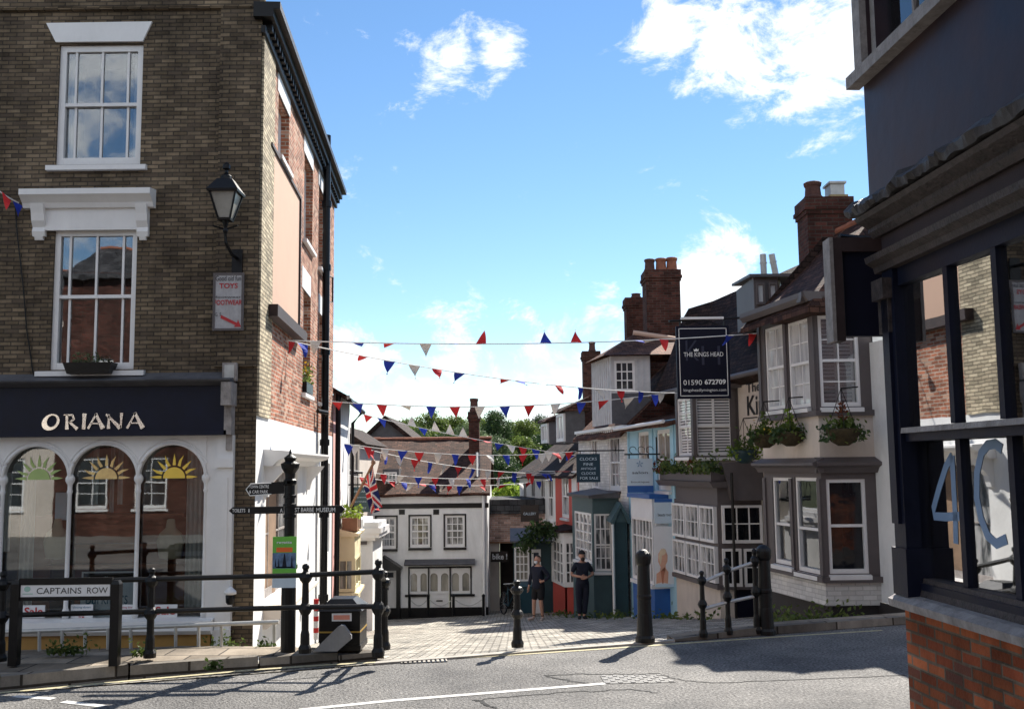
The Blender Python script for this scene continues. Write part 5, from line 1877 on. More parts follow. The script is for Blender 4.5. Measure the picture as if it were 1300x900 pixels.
# dormer with two lights, and two flue pipes
FD = Fr((0, 20.6), (0, -1))
a, b, c, d = FD.rect(957, 352, 988, 388)
mb = MB()
mb.fbox(FD, a, b, c - .35, d, -1.6, 0)
dm = mb.build('dormer', M['pubgrey'], pub)
for k in range(2):
    window(FD, (a + .04 + k * (b - a) / 2, a + (k + 1) * (b - a) / 2 - .03, c + .02, d - .12), pub, fw=.04, dep=-.03, pane='pane_white', frame='pubgrey', sill=False, name='dormer_window')
mb = MB(); mb.hexa([FD.p(a - .1, d - .01, .12), FD.p(b + .5, d - .01, .12), FD.p(b + .5, d + .1, -1.6), FD.p(a - .1, d + .1, -1.6), FD.p(a - .1, d + .05, .12), FD.p(b + .5, d + .05, .12), FD.p(b + .5, d + .15, -1.6), FD.p(a - .1, d + .15, -1.6)]); mb.build('dormer_roof', M['lead'], dm)
for (u0, v0, u1, v1) in ((970, 354, 968.5, 323), (985, 350, 979.5, 323)):
    q0, q1 = at(u0, v0, 21.2), at(u1, v1, 21.2)
    mb = MB(); mb.tube([q0 - (q1 - q0) * .6, q1], .065, 10); mb.tube([q0 + (q1 - q0) * .62, q0 + (q1 - q0) * .66], .078, 10); mb.build('flue_pipe', M['greymetal'], pub)

# second bay, upper floor
Yc2 = 21.75
F2c = Fr((0, Yc2), (0, -1))
X2 = F2c.sz(880.5, 540)[0]; X2b = F2c.sz(934, 540)[0] + .3
F2f = Fr((X2, Yc2), KN)
z2t, z2b, z2a = F2c.sz(900, 494)[1], F2c.sz(900, 580)[1], F2c.sz(900, 604)[1]
s2f = F2f.sz(857.5, 540)[0]
w2c = F2c.rect(883, 503, 930, 579)
w2f = F2f.rect(860, 505, 877, 579)
mb = MB()
mb.wall(F2c, X2, X2b, z2b, z2t + .1, [w2c], .1)
mb.wall(F2f, s2f, 0, z2b, z2t + .1, [w2f], .1)
mb.fbox(F2c, X2 - .04, X2b, z2b - .05, z2b + .03, 0, .06).fbox(F2f, s2f, .04, z2b - .052, z2b + .032, 0, .06)
mb.fbox(F2c, X2 - .02, X2 + .06, z2b + .04, z2t + .05, 0, .03)
mb.fbox(F2c, X2b - .42, X2b - .3, z2b + .04, z2t + .05, 0, .03)
mb.profile(F2c, X2 - .2, X2b, [(0, z2t + .02), (.2, z2t + .02), (.22, z2t + .1), (0, z2t + .14)])
mb.build('bay_timber', M['pubgrey'], pub)
mb = MB(); mb.wall(F2c, X2, X2b, z2a - .1, z2b); mb.wall(F2f, s2f, 0, z2a - .1, z2b); mb.build('bay_apron', M['cream'], pub)
window(F2c, w2c, pub, vs=[.5], sash=.5, fw=.05, bar=.05, dep=.05, pane='pane_slats', sill=.02, name='bay_window')
window(F2f, w2f, pub, vs=[.5], hs=[.25, .75], sash=.5, fw=.05, dep=.05, pane='pane_slats', sill=.02, name='bay_window')
# second bay, ground floor
Yc3 = 20.8
F3c = Fr((0, Yc3), (0, -1))
X3 = F3c.sz(912.5, 690)[0]; X3b = F3c.sz(968, 690)[0] + .25
F3f = Fr((X3, Yc3), KN)
z3t, z3b, z3p = F3c.sz(914, 638)[1], F3c.sz(914, 744)[1], F3c.sz(914, 783)[1]
s3f = F3f.sz(857.5, 690)[0]
mb = MB()
mb.wall(F3f, s3f, 0, z3b, z3t + .3)
mb.wall(F3c, X3, X3b, z3b - .02, z3t + .3)
mb.fbox(F3f, s3f - .05, .06, z3b - .06, z3b + .03, 0, .08).fbox(F3c, X3 - .06, X3b, z3b - .062, z3b + .028, 0, .08)
mb.build('bay_timber', M['pubgrey'], pub)
mb = MB(); mb.wall(F3f, s3f, 0, -3, z3b - .03); mb.wall(F3c, X3, X3 + .28, -3, z3b - .03); mb.build('bay_base', M['cream'], pub)
L3 = -s3f
for i in range(3):
    for j in range(2):
        hh = (z3t - z3b - .06) / 2
        r_ = (s3f + L3 * (i + .04) / 3, s3f + L3 * (i + .96) / 3, z3b + .05 + hh * j, z3b + hh * (j + 1) - .02)
        window(F3f, r_, pub, vs=[.33, .67], hs=[.5], fw=.045, bar=.02, dep=-.055, pane='pane_curtain', sill=False, name='bay_casement')
for (r_, hs_) in ((F3c.rect(916, 641, 967, 689), [.5]), (F3c.rect(917, 696, 941, 744), [.5]), (F3c.rect(944, 696, 967, 744), [.5])):
    window(F3c, r_, pub, vs=[.35, .7] if r_[1] - r_[0] > .5 else [.5], hs=hs_, fw=.05, bar=.024, dep=-.055, pane='black_pane', sill=False, name='bay_casement')
mb = MB(); mb.wall(F3c, X3 + .28, X3b, -3, z3b - .06); mb.v = [v_ + Vector((0, -.012, 0)) for v_ in mb.v]; mb.build('dark_cellar_door', M['navy_sign'], pub)
# canopy with its deep trough
zc1 = F3c.sz(912, 604)[1]
mb = MB()
mb.hexa([F3f.p(s3f - .7, z3t + .3, .12), F3f.p(.1, z3t + .3, .12), (X3b + .3, Yc3 - .1, z3t + .3), F3f.p(s3f - .7, z3t + .3, -1.2),
         F3f.p(s3f - .7, z3t + .42, .2), F3f.p(.1, z3t + .42, .2), (X3b + .3, Yc3 - .12, z3t + .42), F3f.p(s3f - .7, z3t + .42, -1.2)])
mb.build('canopy', M['pubgrey'], pub)
mb = MB()
mb.hexa([(X3 + .25, Yc3 - .25, z3t + .05), (X3b + .5, Yc3 - .25, z3t + .05), (X3b + .5, Yc3 + .3, z3t + .05), (X3 + .25, Yc3 + .3, z3t + .05),
         (X3 + .1, Yc3 - .1, z3t + .8), (X3b + .35, Yc3 - .1, z3t + .85), (X3b + .35, Yc3 + .3, z3t + .85), (X3 + .1, Yc3 + .3, z3t + .8)])
mb.build('porch_hood', M['pubgrey'], pub)
mb = MB()
mb.wall(FM, s_end - 1.2, sm0 - .1, -3.2, -.2)
mb.v = [v_ + Vector(FM.n) * .02 for v_ in mb.v]
mb.build('plinth', M['pubplinth'], pub)
mb = MB(); lp2 = F3c.p(F3c.sz(932, 700, .35)[0], 0, .35)
mb.tube([(lp2.x, lp2.y, -1.5), (lp2.x, lp2.y, F3c.sz(932, 600, .35)[1])], .03, 6); mb.build('downpipe', M['black'], pub)


def foliage(name, parent, mat, pts_fn, n, size):
    mb = MB()
    for i in range(n):
        mb.leaf(pts_fn(), size * random.uniform(.6, 1.3))
    return mb.build(name, M[mat], parent, uv=False)


# planting trough on the canopy
tg = thing('canopy_planting', 'long trough of mixed green and russet plants on the pub canopy', 'planter', F3f.p(-1.4, z3t + .42, .05))
mb = MB(); mb.fbox(F3f, s3f - .55, .05, z3t + .425, z3t + .62, -.15, .14); mb.build('trough', M['pubgrey'], tg)
rs = lambda: F3f.p(random.uniform(s3f - .75, .12), z3t + .58 + abs(random.gauss(0, .14)), random.uniform(-.2, .22))
foliage('leaves', tg, 'leaf_mid', rs, 900, .05)
foliage('dark_leaves', tg, 'leaf_dark', rs, 700, .055)
foliage('russet_leaves', tg, 'leaf_red', lambda: F3f.p(random.choice([s3f - .7, s3f - .55, -1.0, s3f - .4]) + random.gauss(0, .1), z3t + .6 + abs(random.gauss(0, .17)), random.uniform(-.15, .25)), 150, .05)


def basket(u, v, Y, r_, label, flowers=None, mats=('leaf_mid', 'leaf_dark'), spike=None, dish='basket'):
    q = at(u, v, Y)
    t_ = thing('hanging_basket', label, 'hanging basket', (q.x, q.y, q.z - r_), 'hanging baskets on the pub')
    mb = MB(); mb.lathe((q.x, q.y, q.z), [(r_ * .3, -r_ * .95), (r_ * .7, -r_ * .7), (r_ * .95, -r_ * .25), (r_, 0), (r_ * .93, 0.01), (r_ * .85, -.05)], 14); mb.build('basket', M[dish], t_, smooth=True)
    mb = MB()
    for k in range(3):
        a = 2 * PI * k / 3 + .3
        mb.tube([(q.x + r_ * .95 * math.cos(a), q.y + r_ * .95 * math.sin(a), q.z), (q.x, q.y, q.z + r_ * 2.4)], .006, 4)
    mb.tube([(q.x, q.y, q.z + r_ * 2.4), (q.x + .3, q.y + .1, q.z + r_ * 2.5)], .012, 5)
    mb.build('chains', M['iron'], t_)
    f = lambda k=1.0: Vector((q.x + random.gauss(0, r_ * .5) * k, q.y + random.gauss(0, r_ * .5) * k, q.z + random.gauss(.03, r_ * .33)))
    foliage('leaves', t_, mats[0], f, 260, .045)
    foliage('trailing_leaves', t_, mats[1], lambda: Vector((q.x + random.choice([-1, 1]) * r_ * random.uniform(.5, 1.25), q.y + random.uniform(-r_, r_), q.z + random.uniform(-r_ * .7, r_ * .3))), 170, .045)
    if flowers:
        foliage('flowers', t_, flowers, lambda: f(1.1) + Vector((0, -.04, .03)), 40, .035)
    if spike:
        foliage('spike', t_, spike, lambda: Vector((q.x + random.gauss(0, .03), q.y + random.gauss(0, .03), q.z + random.random() * r_ * 1.7)), 90, .04)


basket(945, 572, 20.0, .26, 'dark ribbed tub basket lowest and farthest of the pub baskets', mats=('leaf_mid', 'leaf_bright'), dish='deepgreen')
basket(971, 552, 17.9, .24, 'basket of yellow flowers second from the far end of the pub', 'flower_yellow', spike='leaf_mid')
basket(1003, 549, 17.1, .24, 'round basket with an upright green plant between bay windows', spike='leaf_bright')
basket(1070, 545, 16.15, .27, 'wide basket with a russet spike on the near end of the bay', mats=('leaf_mid', 'leaf_dark'), spike='leaf_red')

# pub hanging sign
YG = 19.0
FG2 = Fr((0, YG), (0, -1))
a, b, c, d = FG2.rect(859, 414, 926, 506)
KS = thing('pub_sign', 'navy hanging board with white border, pub name and phone number', 'sign', ((a + b) / 2, YG, c))
mb = MB(); mb.fbox(FG2, a, b, c, d, -.05, .04); bo = mb.build('board', M['navy_sign'], KS)
mb = MB()
i_ = .045; wd_ = .012
for q_ in ((a + i_, b - i_, d - i_ - wd_, d - i_), (a + i_, b - i_, c + i_, c + i_ + wd_), (a + i_, a + i_ + wd_, c + i_, d - i_), (b - i_ - wd_, b - i_, c + i_, d - i_)):
    mb.fbox(FG2, *q_, .041, .046)
mb.build('border', M['ink_white'], KS)
W_, H_ = b - a, d - c
fx = lambda f: a + W_ * f
fz = lambda f: c + H_ * f
mb = MB(); put_text(mb, FG2, 'K', fx(.17), fx(.42), fz(.52), fz(.80), .044, -.01); put_text(mb, FG2, 'H', fx(.47), fx(.82), fz(.46), fz(.72), .044, -.01); mb.build('monogram', plain('ghost_monogram', (.022, .025, .05), .5, .1), bo)
mb = MB()
put_text(mb, FG2, 'THE KINGS HEAD', fx(.13), fx(.88), fz(.575), fz(.635), .047)
put_text(mb, FG2, '01590', fx(.11), fx(.46), fz(.185), fz(.255), .047)
put_text(mb, FG2, '672709', fx(.51), fx(.91), fz(.19), fz(.26), .047, .03)
put_text(mb, FG2, 'kingsheadlymington.com', fx(.11), fx(.91), fz(.085), fz(.135), .047)
mb.fpoly(FG2, [(fx(.33), fz(.645)), (fx(.41), fz(.65)), (fx(.42), fz(.685)), (fx(.395), fz(.67)), (fx(.37), fz(.69)), (fx(.345), fz(.67)), (fx(.32), fz(.68))], .041, .047)
mb.build('lettering', M['ink_white'], bo)
mb = MB()
xr = FK.p(sfar, 0).x + .05; yr = FK.p(sfar, 0).y
zb = d + .1
mb.tube([(a - .12, YG, zb), (xr + .05, YG, zb + .06), (X0 - .25, YG - .6, zb + .05)], .022, 6)
for f_ in (.08, .92):
    mb.tube([(fx(f_), YG, d), (fx(f_), YG, zb)], .014, 5)
mb.tube([(fx(.2), YG, d + .02), (fx(.35), YG, d + .09), (fx(.5), YG, d + .03), (fx(.65), YG, d + .09), (fx(.8), YG, d + .02)], .012, 5)
mb.build('bracket', M['iron'], KS)
mb = MB(); mb.fbox(FG2, fx(.1), fx(.9), zb + .02, zb + .06, -.02, .1); mb.build('lamp_bar', M['white'], KS)

# ================================================================== blue house
FB1 = FK
bl = thing('blue_house', 'pale blue house with a white shopfront next to the pub', 'house', tuple(FK.p(FK.sat((3.6, 24.5)), -1.6)))
sA = FK.sz(856.5, 570)[0]; sB = FK.sz(797, 570)[0]
zbe = FK.sz(825, 536)[1]
w1 = FK.rect(810, 548, 824, 606); w2 = FK.rect(834, 545, 851, 622)
mb = MB(); mb.wall(FK, sB, sA + .3, -3.5, zbe, [w1, w2], .12); mb.build('front_wall', M['blue'], bl)
for r_, c_ in ((w1, 'pane_tan'), (w2, 'pane_tan')):
    window(FK, r_, bl, vs=[.5], sash=.5, fw=.09, dep=.06, pane=c_, sill=.05)
mb = MB()
for s in (sB + .1, (w1[1] + w2[0]) / 2, sA - .05):
    mb.fbox(FK, s - .05, s + .05, FK.sz(825, 630)[1], zbe, 0, .03)
mb.build('pilaster_strips', M['blue'], bl)
zbr = at(838, 498, 26.5).z
roof(FK, sB - .1, sA + .25, zbe, zbr, 2.6, bl, 'tile_red', over=.28)
mb = MB(); mb.tube([FK.p(sB - .1, zbe - .1, .32), FK.p(sA + .2, zbe - .06, .32)], .042, 8); mb.build('gutter', M['white'], bl)
SO = .38
FBs = FK.shift(SO)
t0, t1 = FBs.sz(802, 690)[0], FBs.sz(829, 690)[0]
zf1, zf0, zg0 = FBs.sz(815, 632)[1], FBs.sz(815, 657)[1], FBs.sz(815, 742)[1]
cb = Fr(tuple(FK.p(t1, 0).xy), (0, -1))
mb = MB()
mb.fbox(FK, t0, t1, zf0, zf1, 0, SO)
mb.build('shop_fascia', M['poster_white'], bl)
mb = MB(); mb.fbox(FK, t0 - .05, t1 + .06, zf1, zf1 + .1, 0, SO + .08); mb.build('shop_cornice', M['royal'], bl)
mb = MB(); mb.fbox(FK, t0, t1, -3.2, zg0, 0, SO - .01); mb.build('shop_base', M['royal'], bl)
mb = MB(); mb.fbox(FK, t0, t1, zg0, zg0 + .08, 0, SO + .06); mb.build('shop_sill', M['white'], bl)
window(FBs, (t0 + .02, t1 - .02, zg0 + .09, zf0), bl, vs=[.17, .34, .5, .67, .84], hs=[.72], fw=.06, bar=.035, dep=.03, pane='pane_curtain', sill=False, name='shop_window')
ck0, ck1 = FK.p(t1, 0, SO), FK.p(t1, 0, 0)
mb = MB(); mb.fbox(FK, t1 - .05, t1 - .002, zg0 + .09, zf0, 0, SO - .08); mb.build('shop_cheek', M['white'], bl)

# portrait board on its near end
FPo = Fr((0, FK.p(t1, 0, .2).y - .25), (0, -1))
pb = card('portrait_board', FPo, FPo.rect(831, 668, 858, 745), 0.0, 'poster_white', 'tall white board with a head and shoulders photo beside pub casements', 'sign', [], th=.04,
          extra=[(0, 1, 0, .05, 'skyblue_card')])
r_ = FPo.rect(831, 668, 858, 745)
w_, h_ = r_[1] - r_[0], r_[3] - r_[2]
mb = MB()
hd = [(.34, .08), (.66, .06), (.7, .25), (.58, .3), (.56, .36), (.66, .42), (.68, .52), (.58, .62), (.36, .63), (.2, .55), (.18, .42), (.3, .33), (.25, .26), (.08, .22), (.06, .06)]
mb.fpoly(FPo, [(r_[0] + w_ * x * .9, r_[2] + h_ * y) for x, y in hd], .001, .006)
mb.build('printed_portrait', M['skin_print'], pb)
mb = MB(); mb.fpoly(FPo, [(r_[0] + w_ * x * .9, r_[2] + h_ * y) for x, y in [(.3, .36), (.2, .5), (.3, .61), (.5, .64), (.62, .58), (.5, .53), (.38, .52), (.36, .44)]], .006, .009); mb.build('printed_hair', plain('fair_hair_print', (.75, .6, .42), .5, .1), pb)
mb = MB(); mb.fpoly(FPo, [(r_[0] + w_ * x * .9, r_[2] + h_ * y) for x, y in [(.3, .26), (.55, .29), (.52, .33), (.42, .06), (.36, .06)]], .006, .008); mb.build('printed_shade', plain('shaded_skin_print', (.5, .2, .12), .5, .1), pb)
r2_ = FPo.rect(831, 633, 858, 664)
card('shop_notice', FPo, r2_, 0.0, 'poster_lilac', 'pale blue notice panel with a navy top above the portrait board', 'sign', [('beauty rooms', .15, .85, .25, .42, 'ink_grey')], th=.04, extra=[(0, 1, .86, 1, 'royal')])
# pale blue hanging sign
FHs = Fr((0, 24.2), (0, -1))
hs = card('shop_sign', FHs, FHs.rect(796, 582, 829, 625), 0, 'poster_lilac', 'pale blue hanging sign with a royal blue foot on a scrolled bracket', 'sign',
          [('salon', .2, .8, .55, .63, 'ink_grey'), ('boutique', .15, .85, .27, .34, 'ink_grey')], th=.05, extra=[(0, 1, 0, .2, 'royal')])
r_ = FHs.rect(796, 582, 829, 625)
mb = MB()
cx_ = (r_[0] + r_[1]) / 2; cz_ = r_[2] + .84 * (r_[3] - r_[2])
for i in range(5):
    a = 2 * PI * i / 5 + PI / 2
    mb.fpoly(FHs, [(cx_, cz_), (cx_ + .06 * math.cos(a - .3), cz_ + .06 * math.sin(a - .3)), (cx_ + .09 * math.cos(a), cz_ + .09 * math.sin(a)), (cx_ + .06 * math.cos(a + .3), cz_ + .06 * math.sin(a + .3))], .001, .004)
mb.build('flower_emblem', plain('grey_blue_print', (.22, .33, .48), .5, .1), hs)
mb = MB()
zt = r_[3]
mb.tube([(r_[0] - .05, 24.2, zt + .1), (r_[1] + .12, 24.2, zt + .1), (FK.p(FK.sat((3.5, 24.2)), 0).x, 24.2, zt + .1)], .018, 5)
for x in (r_[0] + .06, r_[1] - .1):
    mb.tube([(x, 24.2, zt), (x, 24.2, zt + .1)], .014, 5)
mb.tube([(r_[1] + .1, 24.2, zt - .1), (r_[1] + .1, 24.2, zt + .5)], .018, 5)
for k in range(3):
    c_ = Vector((r_[0] + .15 + k * .2, 24.2, zt + .2))
    mb.tube([c_ + Vector((.08 * math.cos(a_ * .5), 0, .08 * math.sin(a_ * .5))) for a_ in range(10)], .008, 4)
mb.build('bracket', M['iron'], hs)

# ================================================================== clock shop
cl = thing('white_clock_shop', 'white brick house with dark green shopfront and boarded dormer', 'house', tuple(FK.p(FK.sat((2.6, 29)), -2)))
sC = FK.sz(735, 600)[0]
zce = FK.sz(760, 547)[1]
w1 = FK.rect(750, 556, 759, 622); w2 = FK.rect(773, 553, 787, 622)
mb = MB(); mb.wall(FK, sC, sB - .02, -4, zce, [w1, w2], .12); mb.build('front_wall', M['white_brick'], cl)
for r_ in (w1, w2):
    window(FK, r_, cl, vs=[.33, .67], hs=[.25, .75], sash=.5, fw=.09, dep=.05, pane='pane_curtain', sill=.05, sillmat='pubgrey')
mb = MB()
s = sC
while s < sB - .1:
    mb.fbox(FK, s, s + .1, zce - .1, zce - .02, 0, .06); s += .2
mb.fbox(FK, sC, sB - .02, zce - .02, zce + .06, 0, .12)
mb.build('eaves_cornice', M['white'], cl)
zcr = at(800, 442, 30).z
roof(FK, sC + .0, sB - .02, zce, zcr, 2.5, cl, 'tile_red', over=.18)
e = FK.p(sB - .02, 0, 0)
zz0 = zbe
mb = MB()
mb.add([FK.p(sB, zz0, 0), FK.p(sB, zz0, -5), FK.p(sB, zce, -5), FK.p(sB, zcr, -2.5), FK.p(sB, zce, 0)], [(4, 3, 2, 1, 0)])
mb.build('gable_wall', M['darkbrick'], cl)
# dormer
YD = 27.2
FDc = Fr((0, YD), (0, -1))
XD0 = FDc.sz(776, 490)[0]; XD1 = FDc.sz(826, 490)[0]
FDf = Fr((XD0, YD), KN)
sD = FDf.sz(752, 490)[0]
zd1, zd0 = FDc.sz(790, 452)[1], FDc.sz(790, 538)[1]
zdw = FDc.sz(790, 499)[1]
mb = MB()
rwd = FDc.rect(780, 458, 806, 497)
mb.wall(FDc, XD0, XD1, zdw, zd1, [rwd], .08)
mb.wall(FDf, sD, 0, zd0, zd1)
s = sD
while s < -.02:
    mb.fbox(FDf, s, s + .03, zd0, zd1, 0, .02); s += .21
x = FDc.sz(808, 470)[0]
while x < XD1:
    mb.fbox(FDc, x, x + .03, zdw, zd1, 0, .02); x += .16
dmo = mb.build('dormer', M['greywood'], cl)
mb = MB(); mb.wall(FDc, XD0, XD1, zd0, zdw); mb.build('dormer_base', M['lead'], dmo)
window(FDc, rwd, cl, vs=[.33, .67], hs=[.33, .67], fw=.06, bar=.03, dep=.04, pane='pane', sill=False, name='dormer_window')
mb = MB()
p0 = FDf.p(sD, 0, .2); p1 = FDf.p(0, 0, .2) + Vector((0, -.22, 0)); p2 = Vector((XD1 + 1.2, YD - .2, 0)); p3 = FDf.p(sD, 0, -4)
r0 = at(806, 424, 28.6); r1 = at(862, 432, 28.6)
mb.add([(p0.x, p0.y, zd1), (p1.x, p1.y, zd1), (p2.x, p2.y, zd1 + .02), (p3.x, p3.y, zd1 + .1), tuple(r0), tuple(r1)], [(0, 1, 4), (1, 2, 5, 4), (2, 3, 5), (3, 0, 4, 5)])
mb.build('dormer_roof', M['tile_red'], dmo)
mb = MB(); mb.tube([r0 + Vector((-.05, 0, .02)), r1], .09, 8); mb.build('ridge_tiles', M['beige'], dmo)
# chimneys
c1 = at(840, 400, 30.2); zt1 = at(840, 346, 30.2).z
chimney(cl, c1.x, 30.2, 1.0, .9, 3.6, zt1, 'darkbrick', [(-.32, .16, .42, 'claydark'), (.02, .17, .44, 'clay'), (.34, .17, .46, 'clay')])
c2 = at(806, 400, 32.4); zt2 = at(806, 380, 32.4).z
chimney(cl, c2.x, 32.4, .62, .7, 3.6, zt2, 'darkbrick', [(.05, .15, .2, 'claydark')])
# dark green shopfront projecting from the front
Ysf = 27.6
FSc = Fr((0, Ysf), (0, -1))
XS0 = FSc.sz(753, 690)[0]; XS1 = FSc.sz(792, 690)[0] + .2
FSf = Fr((XS0, Ysf), KN)
sS = FSf.sz(727, 690)[0]
zs1, zs0 = FSc.sz(770, 632)[1], -4
r_c = FSc.rect(754.5, 652, 777, 725)
r_f = FSf.rect(730, 650, 751, 712)
mb = MB()
mb.wall(FSc, XS0, XS1, zs0, zs1, [r_c], .1)
mb.wall(FSf, sS, 0, zs0, zs1, [r_f], .1)
mb.build('shopfront', M['green_shop'], cl)
mb = MB(); mb.hexa([FSf.p(sS - .1, zs1, .12), (XS0 - .1, Ysf - .15, zs1), (XS1 + .1, Ysf - .15, zs1), FSf.p(sS - .1, zs1, -1.2), FSf.p(sS - .1, zs1 + .08, .14), (XS0 - .12, Ysf - .17, zs1 + .08), (XS1 + .1, Ysf - .17, zs1 + .2), FSf.p(sS - .1, zs1 + .3, -1.2)]); mb.build('shopfront_roof', M['lead'], cl)
window(FSc, r_c, cl, vs=[.33, .67], hs=[.2, .4, .75], sash=.45, fw=.05, bar=.03, dep=.04, pane='pane_curtain', sill=.02, name='shop_window')
window(FSf, r_f, cl, vs=[.25, .5, .75], hs=[.2, .4, .6, .8], fw=.06, bar=.04, dep=.03, pane='pane_curtain', sill=.02, name='shop_window')
# gabled porch between it and the blue shop
FPc = Fr((0, 26.6), (0, -1))
a, b, c, d = FPc.rect(781, 650, 797, 775)
mb = MB(); mb.fbox(FPc, a, b, -3.2, d - .1, -1.2, 0); mb.build('porch', M['deepgreen'], cl)
mb = MB(); m2_ = (a + b) / 2
mb.fpoly(FPc, [(a - .12, d - .25), (m2_, d + .25), (m2_, d + .12), (a - .02, d - .3)], -1.2, .12); mb.fpoly(FPc, [(b + .12, d - .25), (m2_, d + .25), (m2_, d + .12), (b + .02, d - .3)], -1.2, .12)
mb.fpoly(FPc, [(a, d - .25), (b, d - .25), (m2_, d + .14)], -1.0, .04); mb.build('porch_gable', M['green_shop'], cl)
mb = MB(); q = FPc.p(a - .06, 0, .1); mb.tube([(q.x, q.y, -3), (q.x, q.y, d - .3)], .035, 6); mb.build('porch_pipe', M['white'], cl)

# clocks sign
FCs = Fr((0, 27.0), (0, -1))
ck = card('shop_sign', FCs, FCs.rect(732, 576, 762, 612), 0, 'navy_sign', 'dark teal hanging sign with five lines of pale lettering on white house', 'sign',
          [('CLOCKS', .14, .86, .77, .87, 'poster_lilac'), ('FINE', .3, .7, .59, .68, 'poster_lilac'), ('ANTIQUE', .18, .82, .43, .52, 'poster_lilac'), ('CLOCKS', .2, .8, .27, .36, 'poster_lilac'), ('FOR SALE', .14, .9, .1, .19, 'poster_lilac')], th=.05)
ck.children[0].data.materials[0] = plain('dark_teal_sign_board', (.01, .035, .055), .5, .1)
r_ = FCs.rect(732, 576, 762, 612)
mb = MB(); mb.tube([(r_[0], 27, r_[3] + .08), (3.0, 27, r_[3] + .08)], .018, 5)
for x in (r_[0] + .1, r_[1] - .1):
    mb.tube([(x, 27, r_[3]), (x, 27, r_[3] + .08)], .012, 4)
mb.build('bracket', M['iron'], ck)

# ================================================================== red and white cottages at the end of the row
rc = thing('red_cottage', 'red rendered cottage with a white bow window on a red base', 'house', tuple(FK.p(FK.sat((1.9, 33)), -2.7)))
sR = FK.sz(705.5, 650)[0]; sW = FK.sz(662, 650)[0]
zre = FK.sz(715, 598)[1]
w1 = FK.rect(713, 604, 722, 657)
mb = MB(); mb.wall(FK, sR, sC - .02, -4.5, zre, [w1], .1); mb.build('front_wall', M['redpaint'], rc)
window(FK, w1, rc, vs=[.5], sash=.5, fw=.09, dep=.04, pane='pane_curtain', sill=.03)
mb = MB(); a, b = FK.sz(728, 640)[0], FK.sz(734, 640)[0]; mb.fbox(FK, a, b, FK.sz(730, 655)[1], zre, 0, .05); mb.build('white_pilaster', M['white'], rc)
zrr = at(712, 538, 36).z
roof(FK, sR + .0, sC - .02, zre, zrr, 2.4, rc, 'tile_dark', over=.2)
# bow window
Yb = 31.7
FBc = Fr((0, Yb), (0, -1))
XB0 = FBc.sz(716, 710)[0]; XB1 = FBc.sz(735, 710)[0] + .25
FBf = Fr((XB0, Yb), KN)
sBw = FBf.sz(700, 710)[0]
zb1, zb0 = FBc.sz(722, 676)[1], FBc.sz(722, 743)[1]
rc_ = FBc.rect(717, 687, 735, 742); rf_ = FBf.rect(701.5, 686, 715, 741)
mb = MB(); mb.wall(FBc, XB0, XB1, zb0 - .05, zb1, [rc_], .06); mb.wall(FBf, sBw, 0, zb0 - .05, zb1, [rf_], .06); mb.build('bow_window', M['white'], rc)
window(FBc, rc_, rc, vs=[.33, .67], hs=[.25, .5, .75], fw=.06, bar=.04, dep=.02, pane='pane_curtain', sill=False, name='bow_sash')
window(FBf, rf_, rc, vs=[.33, .67], hs=[.25, .5, .75], fw=.06, bar=.04, dep=.02, pane='pane_curtain', sill=False, name='bow_sash')
mb = MB(); mb.wall(FBc, XB0 + .05, XB1, -5, zb0 - .05); mb.wall(FBf, sBw, -.05, -5, zb0 - .05); mb.v = [v_ + Vector((.03, .05, 0)) for v_ in mb.v]; mb.build('bow_base', M['redpaint'], rc)
mb = MB(); mb.hexa([FBf.p(sBw - .1, zb1, .1), (XB0 - .1, Yb - .12, zb1), (XB1 + .1, Yb - .12, zb1), FBf.p(sBw - .1, zb1, -1), FBf.p(sBw - .1, zb1 + .06, .1), (XB0 - .1, Yb - .12, zb1 + .06), (XB1 + .1, Yb - .12, zb1 + .2), FBf.p(sBw - .1, zb1 + .25, -1)]); mb.build('bow_roof', M['tile_dark'], rc)

wc_ = thing('white_cottage_row', 'white and black cottage at the far end of the right row', 'house', tuple(FK.p(FK.sat((.8, 38)), -3.2)))
wins = [FK.rect(*q_) for q_ in ((664, 608, 669, 655), (674, 606, 680, 656), (686, 605, 692.5, 658), (696, 604, 703, 660))]
mb = MB(); mb.wall(FK, sW - .3, sR - .02, -5, zre, wins, .1); mb.build('front_wall', M['white_wall'], wc_)
e = FK.p(sW - .3, 0)
mb = MB(); f = FK.p(sW - .3, 0, -5); mb.add([(e.x, e.y, -5), (f.x, f.y, -5), (f.x, f.y, zre), (e.x, e.y, zre)], [(3, 2, 1, 0)]); mb.build('end_wall', M['white_wall'], wc_)
for r_ in wins:
    window(FK, r_, wc_, vs=[.5], sash=.5, fw=.12, dep=.03, pane='black_pane', sill=.03)
roof(FK, sW - .45, sR - .01, zre, zrr + .1, 2.4, wc_, 'tile_dark', over=.25)
